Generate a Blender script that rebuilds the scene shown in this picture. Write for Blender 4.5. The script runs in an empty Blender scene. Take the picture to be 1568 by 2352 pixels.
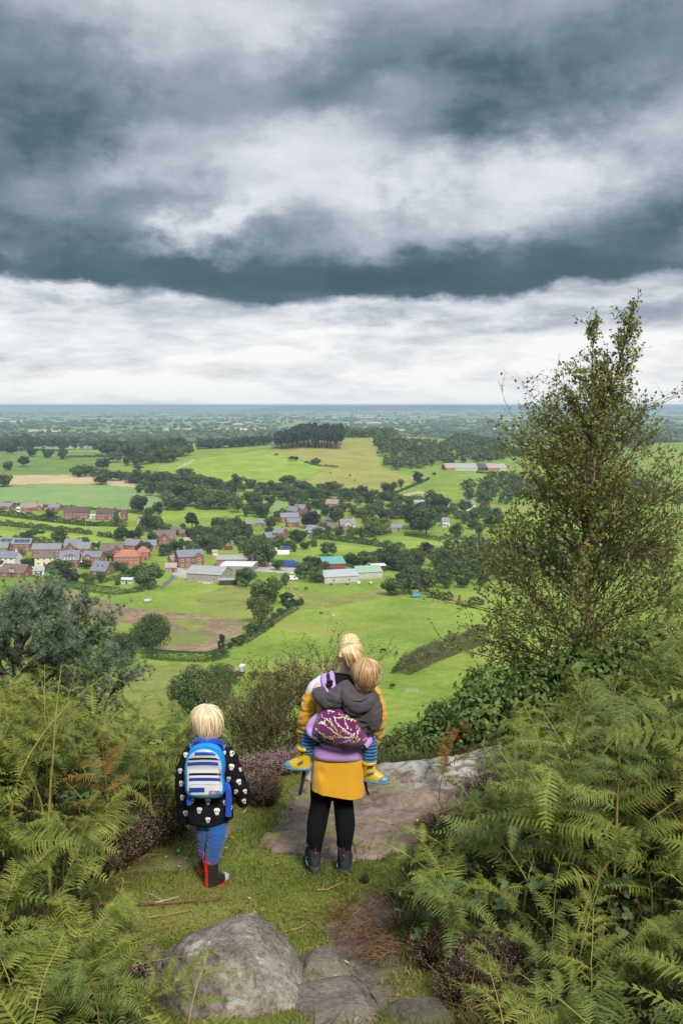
import bpy, bmesh, math, random
import numpy as np
from mathutils import Vector, Matrix, Quaternion
from mathutils.bvhtree import BVHTree

random.seed(7); rng = np.random.default_rng(7)
scene = bpy.context.scene
COL = scene.collection

# ------------------------------------------------------------------ camera, exposure
CAMZ = 100.0
PITCH = math.radians(6.14)
FPX = 2286.7                       # focal length in pixels of the 1568 x 2352 view of the photograph
cam_d = bpy.data.cameras.new('camera'); cam = bpy.data.objects.new('camera', cam_d); COL.objects.link(cam)
cam_d.sensor_fit = 'VERTICAL'; cam_d.sensor_height = 36.0; cam_d.lens = 35.0
cam_d.clip_start = 0.05; cam_d.clip_end = 80000
cam.location = (0, 0, CAMZ); cam.rotation_euler = (math.radians(90) - PITCH, 0, 0)
scene.camera = cam
EXPOSURE = 1.2
scene.view_settings.view_transform = 'Standard'; scene.view_settings.look = 'None'
scene.view_settings.exposure = EXPOSURE; scene.view_settings.gamma = 1.0
scene.view_settings.use_curve_mapping = False
scene.cycles.volume_bounces = 0
scene.cycles.max_bounces = 6; scene.cycles.diffuse_bounces = 3; scene.cycles.glossy_bounces = 2
scene.cycles.transmission_bounces = 4; scene.cycles.transparent_max_bounces = 8

SUN_EL, SUN_AZ = 42.0, 160.0       # azimuth clockwise from the view direction: the sun stands behind the camera, to its right
sun_d = bpy.data.lights.new('sun', 'SUN'); sun = bpy.data.objects.new('sun', sun_d); COL.objects.link(sun)
sun_d.energy = 2.1; sun_d.angle = math.radians(12); sun_d.color = (1.0, 0.94, 0.84)
_a, _e = math.radians(SUN_AZ), math.radians(SUN_EL)
_sd = Vector((math.sin(_a) * math.cos(_e), math.cos(_a) * math.cos(_e), math.sin(_e)))
sun.rotation_euler = _sd.to_track_quat('Z', 'Y').to_euler(); sun.location = (0, 0, 150)

# ------------------------------------------------------------------ node helpers
class S:
    """A shader value: arithmetic on it adds Math nodes."""
    nt = None
    def __init__(s, sock): s.s = sock
    def __add__(a, b): return M('ADD', a, b)
    __radd__ = __add__
    def __sub__(a, b): return M('SUBTRACT', a, b)
    def __rsub__(a, b): return M('SUBTRACT', b, a)
    def __mul__(a, b): return M('MULTIPLY', a, b)
    __rmul__ = __mul__
    def __truediv__(a, b): return M('DIVIDE', a, b)
    def __rtruediv__(a, b): return M('DIVIDE', b, a)
def _in(node, i, v):
    if v is None: return
    if isinstance(v, S): S.nt.links.new(v.s, node.inputs[i])
    else: node.inputs[i].default_value = v
def M(op, a, b=None, c=None, clamp=False):
    n = S.nt.nodes.new('ShaderNodeMath'); n.operation = op; n.use_clamp = clamp
    _in(n, 0, a); _in(n, 1, b); _in(n, 2, c); return S(n.outputs[0])
def V(x, y, z=0.0):
    n = S.nt.nodes.new('ShaderNodeCombineXYZ'); _in(n, 0, x); _in(n, 1, y); _in(n, 2, z); return S(n.outputs[0])
def sep(v):
    n = S.nt.nodes.new('ShaderNodeSeparateXYZ'); _in(n, 0, v); return [S(o) for o in n.outputs]
def VM(op, a, b=None):
    n = S.nt.nodes.new('ShaderNodeVectorMath'); n.operation = op; _in(n, 0, a); _in(n, 1, b)
    return S(n.outputs['Value'] if op in ('LENGTH', 'DOT_PRODUCT', 'DISTANCE') else n.outputs['Vector'])
def NOISE(vec, scale=5.0, detail=4.0, rough=0.5, dist=0.0, color=False, lac=2.0):
    n = S.nt.nodes.new('ShaderNodeTexNoise'); _in(n, 'Vector', vec)
    n.inputs['Scale'].default_value = scale; n.inputs['Detail'].default_value = detail
    n.inputs['Roughness'].default_value = rough; n.inputs['Distortion'].default_value = dist; n.inputs['Lacunarity'].default_value = lac
    return S(n.outputs['Color' if color else 0])
def VORONOI(vec, scale, out='Distance', feature='F1', rand=1.0):
    n = S.nt.nodes.new('ShaderNodeTexVoronoi'); n.feature = feature; _in(n, 'Vector', vec)
    n.inputs['Scale'].default_value = scale; n.inputs['Randomness'].default_value = rand
    return S(n.outputs[out])
def SS(x, a, b, lo=0.0, hi=1.0):
    n = S.nt.nodes.new('ShaderNodeMapRange'); n.interpolation_type = 'SMOOTHSTEP'
    _in(n, 0, x); _in(n, 1, a); _in(n, 2, b); _in(n, 3, lo); _in(n, 4, hi); return S(n.outputs[0])
def LIN(x, a, b, lo=0.0, hi=1.0):
    n = S.nt.nodes.new('ShaderNodeMapRange'); _in(n, 0, x); _in(n, 1, a); _in(n, 2, b); _in(n, 3, lo); _in(n, 4, hi); return S(n.outputs[0])
def RAMP(f, stops, interp='LINEAR'):
    n = S.nt.nodes.new('ShaderNodeValToRGB'); _in(n, 0, f); cr = n.color_ramp; cr.interpolation = interp
    while len(cr.elements) > 1: cr.elements.remove(cr.elements[-1])
    cr.elements[0].position = stops[0][0]; cr.elements[0].color = (*stops[0][1], 1)
    for p, c in stops[1:]:
        e = cr.elements.new(p); e.color = (*c, 1)
    return S(n.outputs[0])
def MIX(f, a, b, mode='MIX'):
    n = S.nt.nodes.new('ShaderNodeMix'); n.data_type = 'RGBA'; n.blend_type = mode; n.clamp_factor = True
    _in(n, 0, f)
    for i, v in ((6, a), (7, b)):
        if isinstance(v, S): S.nt.links.new(v.s, n.inputs[i])
        else: n.inputs[i].default_value = (*v, 1)
    return S(n.outputs[2])
def srgb(r, g, b):
    f = lambda c: c / 12.92 if c <= 0.04045 else ((c + 0.055) / 1.055) ** 2.4
    return tuple(f(c / 255.0) for c in (r, g, b))

# ------------------------------------------------------------------ sky
world = bpy.data.worlds.new('World'); scene.world = world; world.use_nodes = True
nt = world.node_tree; nt.nodes.clear(); S.nt = nt
_tc = nt.nodes.new('ShaderNodeTexCoord'); DIR = VM('NORMALIZE', S(_tc.outputs['Generated']))
dx, dy, dz = sep(DIR)
AZ = M('ARCTAN2', dx, dy) * 57.2958
EL = M('ARCSINE', dz, clamp=False) * 57.2958
def pxaz(px): return math.degrees(math.atan((px - 784) / FPX))
def pxel(py): return math.degrees(math.atan((1176 - py) / FPX)) - 6.14
zc = M('MAXIMUM', dz, 0.0)
CP = V(dx / (zc + 0.10), dy / (zc + 0.10), zc * 2.0)          # position on the cloud deck
w1 = NOISE(VM('MULTIPLY', DIR, (5.5, 5.5, 13.0)), 1.0, 3, 0.55, color=True)
w2 = NOISE(VM('MULTIPLY', DIR, (9, 9, 15)), 1.0, 9, 0.62, color=True)
wx1, wy1, _ = sep(w1); wx2, wy2, _ = sep(w2)
U = AZ + (wx1 - 0.5) * 6.0 + (wx2 - 0.5) * 9.5
W = EL + (wy1 - 0.5) * 2.5 + (wy2 - 0.5) * 6.0
PV = V(U, W, 0.0)
def blob(px, py, rx, ry, rot, amp):
    n = nt.nodes.new('ShaderNodeMapping'); n.vector_type = 'TEXTURE'
    n.inputs['Location'].default_value = (pxaz(px), pxel(py), 0)
    n.inputs['Rotation'].default_value = (0, 0, math.radians(rot))
    n.inputs['Scale'].default_value = (rx * 0.0245, ry * 0.0245, 1)
    nt.links.new(PV.s, n.inputs['Vector'])
    r = VM('LENGTH', S(n.outputs[0]))
    return M('EXPONENT', r * r * -0.9) * amp
MASSES = [  # px, py, rx, ry, tilt, strength (+ bright, - dark)
    (20, 230, 300, 120, 0, -.34), (220, 320, 280, 70, 20, -.14), (60, 400, 230, 90, 0, -.30), (60, 20, 340, 70, 0, .02),
    (470, 130, 190, 150, 0, .18), (600, 60, 130, 120, 0, .24), (150, 60, 260, 90, 0, .14), (800, 20, 700, 60, 0, .12), (330, 60, 140, 60, 10, .10),
    (760, 110, 150, 110, 0, -.10), (1000, 170, 330, 80, 0, -.22), (1330, 180, 330, 85, 14, -.26), (1160, 285, 170, 42, 0, -.26), (1500, 60, 250, 80, 0, -.08), (650, 190, 260, 60, 10, -.15),
    (760, 300, 230, 70, 15, .30), (850, 400, 330, 90, 10, .40), (290, 415, 160, 55, 25, .30), (560, 360, 200, 50, 20, .16), (1370, 380, 330, 85, 12, .36), (1120, 430, 300, 60, 5, .20),
    (500, 525, 130, 45, 25, .42), (1000, 530, 220, 40, 5, .16), (420, 570, 160, 26, 20, .18),
    (360, 490, 190, 32, 10, -.20), (650, 530, 110, 36, 0, -.16), (90, 560, 280, 55, 0, -.26), (300, 640, 420, 50, 0, -.38), (760, 645, 480, 60, 0, -.50), (1250, 610, 420, 55, 5, -.42), (1530, 500, 130, 90, 0, -.34), (1080, 660, 480, 28, 4, -.16), (30, 620, 40, 20, 0, .2),
]
val = None
for b in MASSES:
    t = blob(*b); val = t if val is None else val + t
fine = NOISE(CP, 2.0, 6, 0.58, 0.1)
finer = NOISE(VM('MULTIPLY', DIR, (11, 11, 15)), 1.0, 8, 0.60, 0.15)
bil = M('ABSOLUTE', finer - 0.5)
val = M('TANH', val * 1.8) * 0.44 + 0.50 + (fine - 0.5) * 0.34 + (finer - 0.5) * 0.52 - bil * 0.30
# the far, bright layer under the edge of the dark deck
edge = SS(AZ, pxaz(0), pxaz(700), 6.35, 5.55) + SS(AZ, pxaz(760), pxaz(1600), 0.0, 1.55)
streak = NOISE(VM('MULTIPLY', DIR, (15, 15, 58)), 1.0, 6, 0.62, 0.2)
streak2 = NOISE(VM('MULTIPLY', DIR, (7, 7, 36)), 1.0, 5, 0.55, 0.2)
low = 0.90 + (streak - 0.5) * 0.55 + (streak2 - 0.5) * 0.70 + SS(EL, 2.2, 0.6) * 0.03
low = low - SS(AZ, 4.0, 15.0) * SS(EL, 3.2, 5.0) * 0.14 - SS(EL, 3.6, 5.6) * 0.08
low = low + blob(860, 765, 200, 14, 0, -.12) + blob(1350, 715, 260, 22, 3, -.14) + blob(200, 715, 260, 14, 0, -.10)
k_low = SS(EL + (wy2 - 0.5) * 2.6 + (finer - 0.5) * 1.6, edge + 0.42, edge - 0.25)
val = val + (low - val) * k_low
cloud = RAMP(val, [(0.0, srgb(52, 74, 84)), (0.18, srgb(84, 104, 117)), (0.36, srgb(122, 138, 153)), (0.52, srgb(152, 163, 177)),
                   (0.68, srgb(186, 193, 203)), (0.82, srgb(224, 227, 232)), (0.96, srgb(250, 250, 250))])
teal = SS(EL, 10.0, 6.5) * SS(val, 0.40, 0.15)
cloud = MIX(teal * 0.55, cloud, srgb(62, 90, 97))
cloud = MIX(SS(EL, 1.6, 0.0) * 0.35, cloud, srgb(226, 238, 246))
# overcast luminance: the deck brightens smoothly from the horizon to overhead, as an overcast sky does
lum = SS(EL, 20.0, 70.0, 1.0, 3.6)
ground_k = SS(EL, -0.35, -2.0)
cloud = MIX(ground_k, cloud, (0.16, 0.20, 0.11))
cl = VM('SCALE', cloud, None); cl.s.node.inputs['Scale'].default_value = 1.0; nt.links.new(lum.s, cl.s.node.inputs['Scale'])
sky = nt.nodes.new('ShaderNodeTexSky'); sky.sky_type = 'NISHITA'; sky.sun_disc = False
sky.sun_elevation = math.radians(SUN_EL); sky.sun_rotation = math.radians(SUN_AZ)
bg1 = nt.nodes.new('ShaderNodeBackground'); nt.links.new(sky.outputs[0], bg1.inputs[0]); bg1.inputs[1].default_value = 0.06
bg2 = nt.nodes.new('ShaderNodeBackground'); nt.links.new(cl.s, bg2.inputs[0]); bg2.inputs[1].default_value = 0.435
mx = nt.nodes.new('ShaderNodeMixShader'); mx.inputs[0].default_value = 0.95
nt.links.new(bg1.outputs[0], mx.inputs[1]); nt.links.new(bg2.outputs[0], mx.inputs[2])
wo = nt.nodes.new('ShaderNodeOutputWorld'); nt.links.new(mx.outputs[0], wo.inputs[0])
world.cycles.sampling_method = 'MANUAL'; world.cycles.sample_map_resolution = 512
# ------------------------------------------------------------------ object helpers
def tag(o, label=None, cat=None, group=None, kind=None):
    if label: o['label'] = label
    if cat: o['category'] = cat
    if group: o['group'] = group
    if kind: o['kind'] = kind
    return o
def link(o, parent=None):
    COL.objects.link(o)
    if parent is not None: o.parent = parent
    return o
def empty(name, loc=(0, 0, 0), rz=0.0):
    o = bpy.data.objects.new(name, None); o.empty_display_size = 0.2
    o.location = loc; o.rotation_euler = (0, 0, rz); COL.objects.link(o); return o
def obj(name, mesh, parent=None, loc=None, rot=None, scale=None):
    o = bpy.data.objects.new(name, mesh); link(o, parent)
    if loc is not None: o.location = loc
    if rot is not None: o.rotation_euler = rot
    if scale is not None: o.scale = scale if hasattr(scale, '__len__') else (scale,) * 3
    return o
def copy_tree(o, parent=None):
    c = o.copy(); COL.objects.link(c); c.parent = parent
    for ch in KIDS.get(o.name, []): copy_tree(ch, c)
    return c
KIDS = {}
def note_kids(o, kids): KIDS[o.name] = kids

class Geo:
    """Collects vertices, polygons, a 'tint' per face and a material slot per face."""
    def __init__(s): s.v = []; s.f = []; s.t = []; s.m = []; s.n = 0
    def add(s, verts, faces, tint=0.5, mat=0):
        verts = np.asarray(verts, float).reshape(-1, 3); faces = np.asarray(faces, np.int64)
        if faces.ndim == 1: faces = faces.reshape(1, -1)
        s.v.append(verts); s.f.append(faces + s.n); s.n += len(verts)
        k = len(faces)
        s.t.append(np.full(k, tint, float) if np.isscalar(tint) else np.asarray(tint, float))
        s.m.append(np.full(k, mat, np.int32)); return s
    def mesh(s, name, mats, smooth=True):
        me = bpy.data.meshes.new(name)
        if not s.v: return me
        v = np.concatenate(s.v); loops = []; starts = []; tot = 0; tints = []; mi = []
        for f, t, m in zip(s.f, s.t, s.m):
            k = f.shape[1]; loops.append(f.ravel()); starts.append(tot + np.arange(len(f)) * k); tot += f.size
            tints.append(np.repeat(t, k)); mi.append(m)
        loops = np.concatenate(loops); starts = np.concatenate(starts); mi = np.concatenate(mi)
        me.vertices.add(len(v)); me.vertices.foreach_set('co', v.astype(np.float32).ravel())
        me.loops.add(len(loops)); me.loops.foreach_set('vertex_index', loops.astype(np.int32))
        me.polygons.add(len(starts)); me.polygons.foreach_set('loop_start', starts.astype(np.int32))
        me.polygons.foreach_set('material_index', mi.astype(np.int32))
        for m in (mats if isinstance(mats, (list, tuple)) else [mats]): me.materials.append(m)
        a = me.attributes.new('tint', 'FLOAT', 'CORNER'); a.data.foreach_set('value', np.concatenate(tints).astype(np.float32))
        me.update(calc_edges=True)
        me.polygons.foreach_set('use_smooth', np.full(len(starts), bool(smooth)))
        return me

def box(g, lo, hi, tint=0.5, mat=0, rz=0.0, at=(0, 0, 0)):
    x0, y0, z0 = lo; x1, y1, z1 = hi
    v = np.array([(x0, y0, z0), (x1, y0, z0), (x1, y1, z0), (x0, y1, z0), (x0, y0, z1), (x1, y0, z1), (x1, y1, z1), (x0, y1, z1)], float)
    if rz: c, s_ = math.cos(rz), math.sin(rz); v[:, :2] = np.stack([v[:, 0] * c - v[:, 1] * s_, v[:, 0] * s_ + v[:, 1] * c], 1)
    v += np.array(at)
    g.add(v, [(0, 3, 2, 1), (4, 5, 6, 7), (0, 1, 5, 4), (1, 2, 6, 5), (2, 3, 7, 6), (3, 0, 4, 7)], tint, mat)
def frames(pts):
    """Parallel-transport frames along a polyline."""
    pts = np.asarray(pts, float); d = np.gradient(pts, axis=0); d /= np.linalg.norm(d, axis=1)[:, None] + 1e-9
    ref = np.array([1.0, 0, 0]) if abs(d[0][0]) < 0.8 else np.array([0, 1.0, 0])
    n = ref - d[0] * ref.dot(d[0]); n /= np.linalg.norm(n); N = [n]
    for i in range(1, len(pts)):
        n = N[-1] - d[i] * N[-1].dot(d[i]); n /= np.linalg.norm(n) + 1e-9; N.append(n)
    N = np.array(N); return d, N, np.cross(d, N)
def tube(g, pts, rad, seg=6, tint=0.5, mat=0, caps=True):
    pts = np.asarray(pts, float); n = len(pts); rad = np.broadcast_to(np.asarray(rad, float), (n,))
    d, N, B = frames(pts); a = np.arange(seg) * 2 * math.pi / seg
    ring = pts[:, None, :] + rad[:, None, None] * (np.cos(a)[None, :, None] * N[:, None, :] + np.sin(a)[None, :, None] * B[:, None, :])
    i = np.arange(n - 1)[:, None] * seg; j = np.arange(seg)[None, :]; jn = (j + 1) % seg
    q = np.stack([i + j, i + jn, i + seg + jn, i + seg + j], -1).reshape(-1, 4)
    v = ring.reshape(-1, 3); g.add(v, q, tint, mat)
    if caps:
        g.add(np.concatenate([ring[0], pts[:1]]), [(seg, (k + 1) % seg, k) for k in range(seg)], tint, mat)
        g.add(np.concatenate([ring[-1], pts[-1:]]), [(seg, k, (k + 1) % seg) for k in range(seg)], tint, mat)
def loft(g, rings, tint=0.5, mat=0, close=True, caps=True):
    """rings: (n, m, 3) closed loops."""
    R = np.asarray(rings, float); n, m, _ = R.shape
    i = np.arange(n - 1)[:, None] * m; j = np.arange(m if close else m - 1)[None, :]; jn = (j + 1) % m
    g.add(R.reshape(-1, 3), np.stack([i + j, i + jn, i + m + jn, i + m + j], -1).reshape(-1, 4), tint, mat)
    if caps and close:
        for r, flip in ((R[0], True), (R[-1], False)):
            idx = [(m, (k + 1) % m, k) if flip else (m, k, (k + 1) % m) for k in range(m)]
            g.add(np.concatenate([r, r.mean(0, keepdims=True)]), idx, tint, mat)
def ellipse_rings(cs, rx, ry, m=24, power=2.0):
    """horizontal super-ellipse rings at centres cs with half-widths rx, ry"""
    a = np.arange(m) * 2 * math.pi / m; c, s_ = np.cos(a), np.sin(a)
    ex = np.sign(c) * np.abs(c) ** (2 / power); ey = np.sign(s_) * np.abs(s_) ** (2 / power)
    cs = np.asarray(cs, float); rx = np.asarray(rx, float); ry = np.asarray(ry, float)
    return np.stack([cs[:, None, 0] + rx[:, None] * ex, cs[:, None, 1] + ry[:, None] * ey, np.repeat(cs[:, 2:3], m, 1)], -1)

# value noise in numpy
def _hash(ix, iy, iz, seed):
    h = (ix.astype(np.int64) * 374761393 + iy.astype(np.int64) * 668265263 + iz.astype(np.int64) * 2147483647 + seed * 1274126177) & 0xFFFFFFFF
    h = ((h ^ (h >> 13)) * 1274126177) & 0xFFFFFFFF
    h = ((h ^ (h >> 16)) * 2246822519) & 0xFFFFFFFF
    return ((h ^ (h >> 15)) & 0xFFFF) / 65535.0
def vnoise(p, seed=0):
    p = np.asarray(p, float); f0 = np.floor(p); t = p - f0; t = t * t * (3 - 2 * t); i = f0.astype(np.int64); r = 0
    for a in (0, 1):
        for b in (0, 1):
            for c in (0, 1):
                w = (t[..., 0] if a else 1 - t[..., 0]) * (t[..., 1] if b else 1 - t[..., 1]) * (t[..., 2] if c else 1 - t[..., 2])
                r = r + w * _hash(i[..., 0] + a, i[..., 1] + b, i[..., 2] + c, seed)
    return r
def fbm(p, oct=4, seed=0, gain=0.5):
    p = np.asarray(p, float); r = 0; a = 1.0; tot = 0
    for k in range(oct):
        r = r + a * (vnoise(p, seed + k) - 0.5); tot += a; a *= gain; p = p * 2.03 + 17.1
    return r / tot * 2                    # about -1 .. 1
def fbm2(x, y, oct=4, seed=0, gain=0.5):
    x, y = np.broadcast_arrays(np.asarray(x, float), np.asarray(y, float))
    return fbm(np.stack([x, y, np.zeros_like(x)], -1), oct, seed, gain)
def sstep(x, a, b):
    t = np.clip((np.asarray(x, float) - a) / (b - a), 0, 1); return t * t * (3 - 2 * t)

def unit(n, r=rng):
    v = r.normal(size=(n, 3)); return v / np.linalg.norm(v, axis=1)[:, None]
def leaf_quads(g, c, nrm, size, r, tint, aspect=1.0, mat=0):
    """flat quads centred at c, facing nrm"""
    n = len(c); t = np.cross(nrm, unit(n, r)); t /= np.linalg.norm(t, axis=1)[:, None] + 1e-9; b = np.cross(nrm, t)
    s = (np.asarray(size) * np.ones(n))[:, None]
    v = np.stack([c - t * s * aspect, c - b * s * .62, c + t * s * aspect, c + b * s * .62], 1)
    g.add(v.reshape(-1, 3), np.arange(4 * n).reshape(n, 4), tint, mat)

# ------------------------------------------------------------------ materials
def material(name):
    m = bpy.data.materials.new(name); m.use_nodes = True; nt = m.node_tree; nt.nodes.clear(); S.nt = nt; return m
def finish(m, shader, disp=None):
    out = m.node_tree.nodes.new('ShaderNodeOutputMaterial'); m.node_tree.links.new(shader, out.inputs[0]); return m
def BSDF(color, rough=0.8, spec=0.3, bump=None, bump_s=0.3, bump_d=0.02, metal=0.0, sheen=0.0):
    nt = S.nt; n = nt.nodes.new('ShaderNodeBsdfPrincipled')
    if isinstance(color, S): nt.links.new(color.s, n.inputs['Base Color'])
    else: n.inputs['Base Color'].default_value = (*color, 1)
    _in(n, n.inputs.find('Roughness'), rough); n.inputs['Specular IOR Level'].default_value = spec; n.inputs['Metallic'].default_value = metal
    if sheen: n.inputs['Sheen Weight'].default_value = sheen; n.inputs['Sheen Roughness'].default_value = 0.6
    if bump is not None:
        b = nt.nodes.new('ShaderNodeBump'); b.inputs['Strength'].default_value = bump_s; b.inputs['Distance'].default_value = bump_d
        nt.links.new(bump.s, b.inputs['Height']); nt.links.new(b.outputs[0], n.inputs['Normal'])
    return n.outputs[0]
def POS(world_space=False):
    if world_space: return S(S.nt.nodes.new('ShaderNodeNewGeometry').outputs['Position'])
    return S(S.nt.nodes.new('ShaderNodeTexCoord').outputs['Object'])
def ATTR(name='tint'):
    n = S.nt.nodes.new('ShaderNodeAttribute'); n.attribute_name = name; return S(n.outputs['Fac'])
def RAND():
    return S(S.nt.nodes.new('ShaderNodeObjectInfo').outputs['Random'])
def plain(name, c, rough=0.7, spec=0.3, metal=0.0, var=0.12, scale=8.0, bump=0.0, bump_d=0.005, sheen=0.0):
    """one colour with mild grain"""
    m = material(name); n = NOISE(POS(), scale, 4, 0.6)
    lo = tuple(x * (1 - var) for x in c); hi = tuple(min(1, x * (1 + var)) for x in c)
    col = RAMP(n, [(0.3, lo), (0.7, hi)])
    return finish(m, BSDF(col, rough, spec, n if bump else None, bump, bump_d, metal, sheen))
def leafmat(name, stops, rough=0.5, trans=0.35, objvar=0.0, spec=0.25):
    """leaf colour by the per-face tint, light passing through thin blades"""
    m = material(name); t = ATTR()
    if objvar: t = t + (RAND() - 0.5) * objvar
    col = RAMP(t, stops); nt = m.node_tree
    p = BSDF(col, rough, spec)
    tr = nt.nodes.new('ShaderNodeBsdfTranslucent'); nt.links.new(col.s, tr.inputs[0])
    mx = nt.nodes.new('ShaderNodeMixShader'); mx.inputs[0].default_value = trans
    nt.links.new(p, mx.inputs[1]); nt.links.new(tr.outputs[0], mx.inputs[2])
    return finish(m, mx.outputs[0])

# ------------------------------------------------------------------ picture <-> place
CP_, SP_ = math.cos(PITCH), math.sin(PITCH)
def ray(px, py):
    X = (px - 784) / FPX; Y = (1176 - py) / FPX
    return np.array([X, CP_ + Y * SP_, -SP_ + Y * CP_])
def project(p):
    p = np.asarray(p, float); x = p[..., 0]; y = p[..., 1]; z = p[..., 2] - CAMZ
    f = y * CP_ - z * SP_; u = y * SP_ + z * CP_
    return 784 + FPX * x / f, 1176 - FPX * u / f
# ------------------------------------------------------------------ the lie of the land
# drop below the camera at distances y (rows) for directions given by picture columns (columns)
_cols = np.array([-900, 0, 250, 500, 700, 900, 1100, 1300, 1600, 2500.0])
_T = (_cols - 784) / FPX
_prof = {
    # y:     -900   0    250   500   700   900  1100  1300  1600  2500
    9.4:   [3.45]*10,
    10.3:  [3.9, 3.9, 4.1, 4.2, 4.3, 4.2, 4.1, 4.0, 3.8, 3.8],
    11.5:  [5.0, 5.0, 5.4, 5.6, 5.7, 5.4, 5.2, 5.0, 4.8, 4.8],
    14:    [7.5, 7.3, 7.8, 8.4, 8.6, 8.2, 7.8, 7.4, 7.0, 7.0],
    20:    [12, 12, 13, 14, 14, 14, 13, 12.5, 12, 12],
    40:    [25, 25, 27, 28, 28, 28, 27, 26, 25, 25],
    80:    [43, 43, 44, 45, 45, 45, 44, 43, 42, 42],
    130:   [56, 56, 57, 57, 57, 57, 56, 55, 54, 54],
    200:   [65, 65, 66, 66.5, 67, 66, 65, 64, 62, 62],
    300:   [75, 75, 75.3, 75.5, 75.5, 74, 73, 73, 72, 72],
    400:   [80.5, 80.5, 80.3, 80, 79.5, 79, 79, 79, 78, 78],
    533:   [84, 84, 84, 83.8, 83.5, 83.3, 83.5, 84, 84, 84],
    700:   [84.5, 84.5, 85, 85, 85, 85, 85.5, 86, 86, 86],
    850:   [79, 79, 79.5, 80, 80.5, 81, 82, 83, 83, 83],
    1000:  [74, 75, 75.5, 75.5, 75.5, 76.5, 79.5, 81, 81, 80],
    1200:  [71, 70.5, 70.5, 66, 63.5, 66, 77, 81, 79, 74],
    1350:  [68, 67, 68, 60, 54, 54, 72, 82, 75, 66],
    1500:  [70, 67.5, 72, 62, 49.5, 47, 64, 82, 68, 55],
    1650:  [78, 76, 80, 72, 56, 46, 60, 84, 60, 48],
    1850:  [86, 86, 86, 84, 76, 66, 68, 87, 64, 52],
    2100:  [89, 89, 88, 86, 86, 84, 84, 90, 78, 70],
    2500:  [91, 91, 88, 79, 82, 89, 91, 92, 90, 88],
    3000:  [92, 92, 91, 88, 89, 91, 92, 93, 93, 93],
    5000:  [92]*10, 9000: [92]*10, 12500: [90, 90, 90, 90, 86, 84, 84, 84, 86, 88],
    31000: [88]*10,
}
_ys = np.array(sorted(_prof)); _tab = np.array([_prof[y] for y in _ys])
_LY = np.linspace(math.log(9.4), math.log(31000), 900); _LT = np.linspace(_T[0], _T[-1], 160)
_d1 = np.stack([np.interp(_LY, np.log(_ys), _tab[:, k]) for k in range(len(_cols))], 1)
_dense = np.stack([np.interp(_LT, _T, r) for r in _d1])
def _smooth(a, k, axis):
    w = np.hanning(2 * k + 3)[1:-1]; w /= w.sum()
    ap = np.pad(a, [(k, k) if i == axis else (0, 0) for i in range(2)], mode='edge')
    return np.apply_along_axis(lambda v: np.convolve(v, w, 'valid'), axis, ap)
_dense = _smooth(_smooth(_dense, 9, 1), 8, 0)
def _look(t, ly):
    u = np.clip((t - _LT[0]) / (_LT[1] - _LT[0]), 0, len(_LT) - 1.001); w = np.clip((ly - _LY[0]) / (_LY[1] - _LY[0]), 0, len(_LY) - 1.001)
    i = u.astype(int); j = w.astype(int); fu = u - i; fw = w - j; D = _dense
    return (D[j, i] * (1 - fu) + D[j, i + 1] * fu) * (1 - fw) + (D[j + 1, i] * (1 - fu) + D[j + 1, i + 1] * fu) * fw
_NY = np.array([-20, -6, 0, 2, 3.2, 4.4, 5.5, 6.5, 7.5, 8.6, 9.2, 9.6])
_ND = np.array([-1.0, 0.8, 1.6, 2.2, 2.58, 2.88, 3.05, 3.18, 3.26, 3.36, 3.45, 3.62])
_nyd = np.linspace(-20, 9.6, 600); _ndd = np.convolve(np.pad(np.interp(_nyd, _NY, _ND), 12, mode='edge'), np.hanning(27)[1:-1] / np.hanning(27).sum(), 'valid')
def bank(x, y):
    """the sides of the path rise towards the bracken"""
    l = sstep(-x, 1.0 + 0.05 * y, 3.2) * 0.42; r = sstep(x, 0.75 + 0.03 * y, 3.0) * 0.62
    return (l + r) * sstep(y, 18, 9) + (sstep(np.abs(x), 3, 9) * 0.5) * sstep(y, 16, 8)
def drop(x, y):
    x, y = np.broadcast_arrays(np.asarray(x, float), np.asarray(y, float))
    near = np.interp(y, _nyd, _ndd)
    yy = np.maximum(y, 9.4); far = _look(x / yy, np.log(yy))
    k = sstep(y, 9.0, 10.6)
    d = near * (1 - k) + far * k
    # undulation grows with distance
    amp = sstep(y, 150, 600) * 1.6 * sstep(y, 2600, 1500)
    d = d - amp * fbm2(x / 170.0, y / 170.0, 2, 5) * 0.8
    # low ridges on the far side of the plain
    for px, yd, h, w in ((660, 14000, 62, 560), (730, 14400, 40, 900), (870, 15000, 70, 1300), (1010, 15600, 58, 1100), (1130, 15600, 48, 1200), (1230, 16500, 52, 1500), (1400, 17500, 60, 2600)):
        cx = (px - 784) / FPX * yd
        d = d - .60 * h * np.exp(-((x - cx) / w) ** 2 - ((y - yd) / 1500.0) ** 2)
    for px, yd, h, w in ((60, 25000, 50, 2600), (200, 26000, 42, 2600), (430, 28000, 42, 3400), (650, 28000, 30, 4000)):
        cx = (px - 784) / FPX * yd
        d = d - h * np.exp(-((x - cx) / w) ** 2 - ((y - yd) / 1600.0) ** 2)
    nb = bank(x, y) + sstep(y, 13, 9) * (fbm2(x * 0.9, y * 0.9, 3, 11) * 0.05)
    return d - nb
def zat(x, y): return CAMZ - drop(x, y)
_marchy = np.concatenate([np.linspace(3, 20, 120), np.geomspace(20.2, 30500, 1500)])
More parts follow.
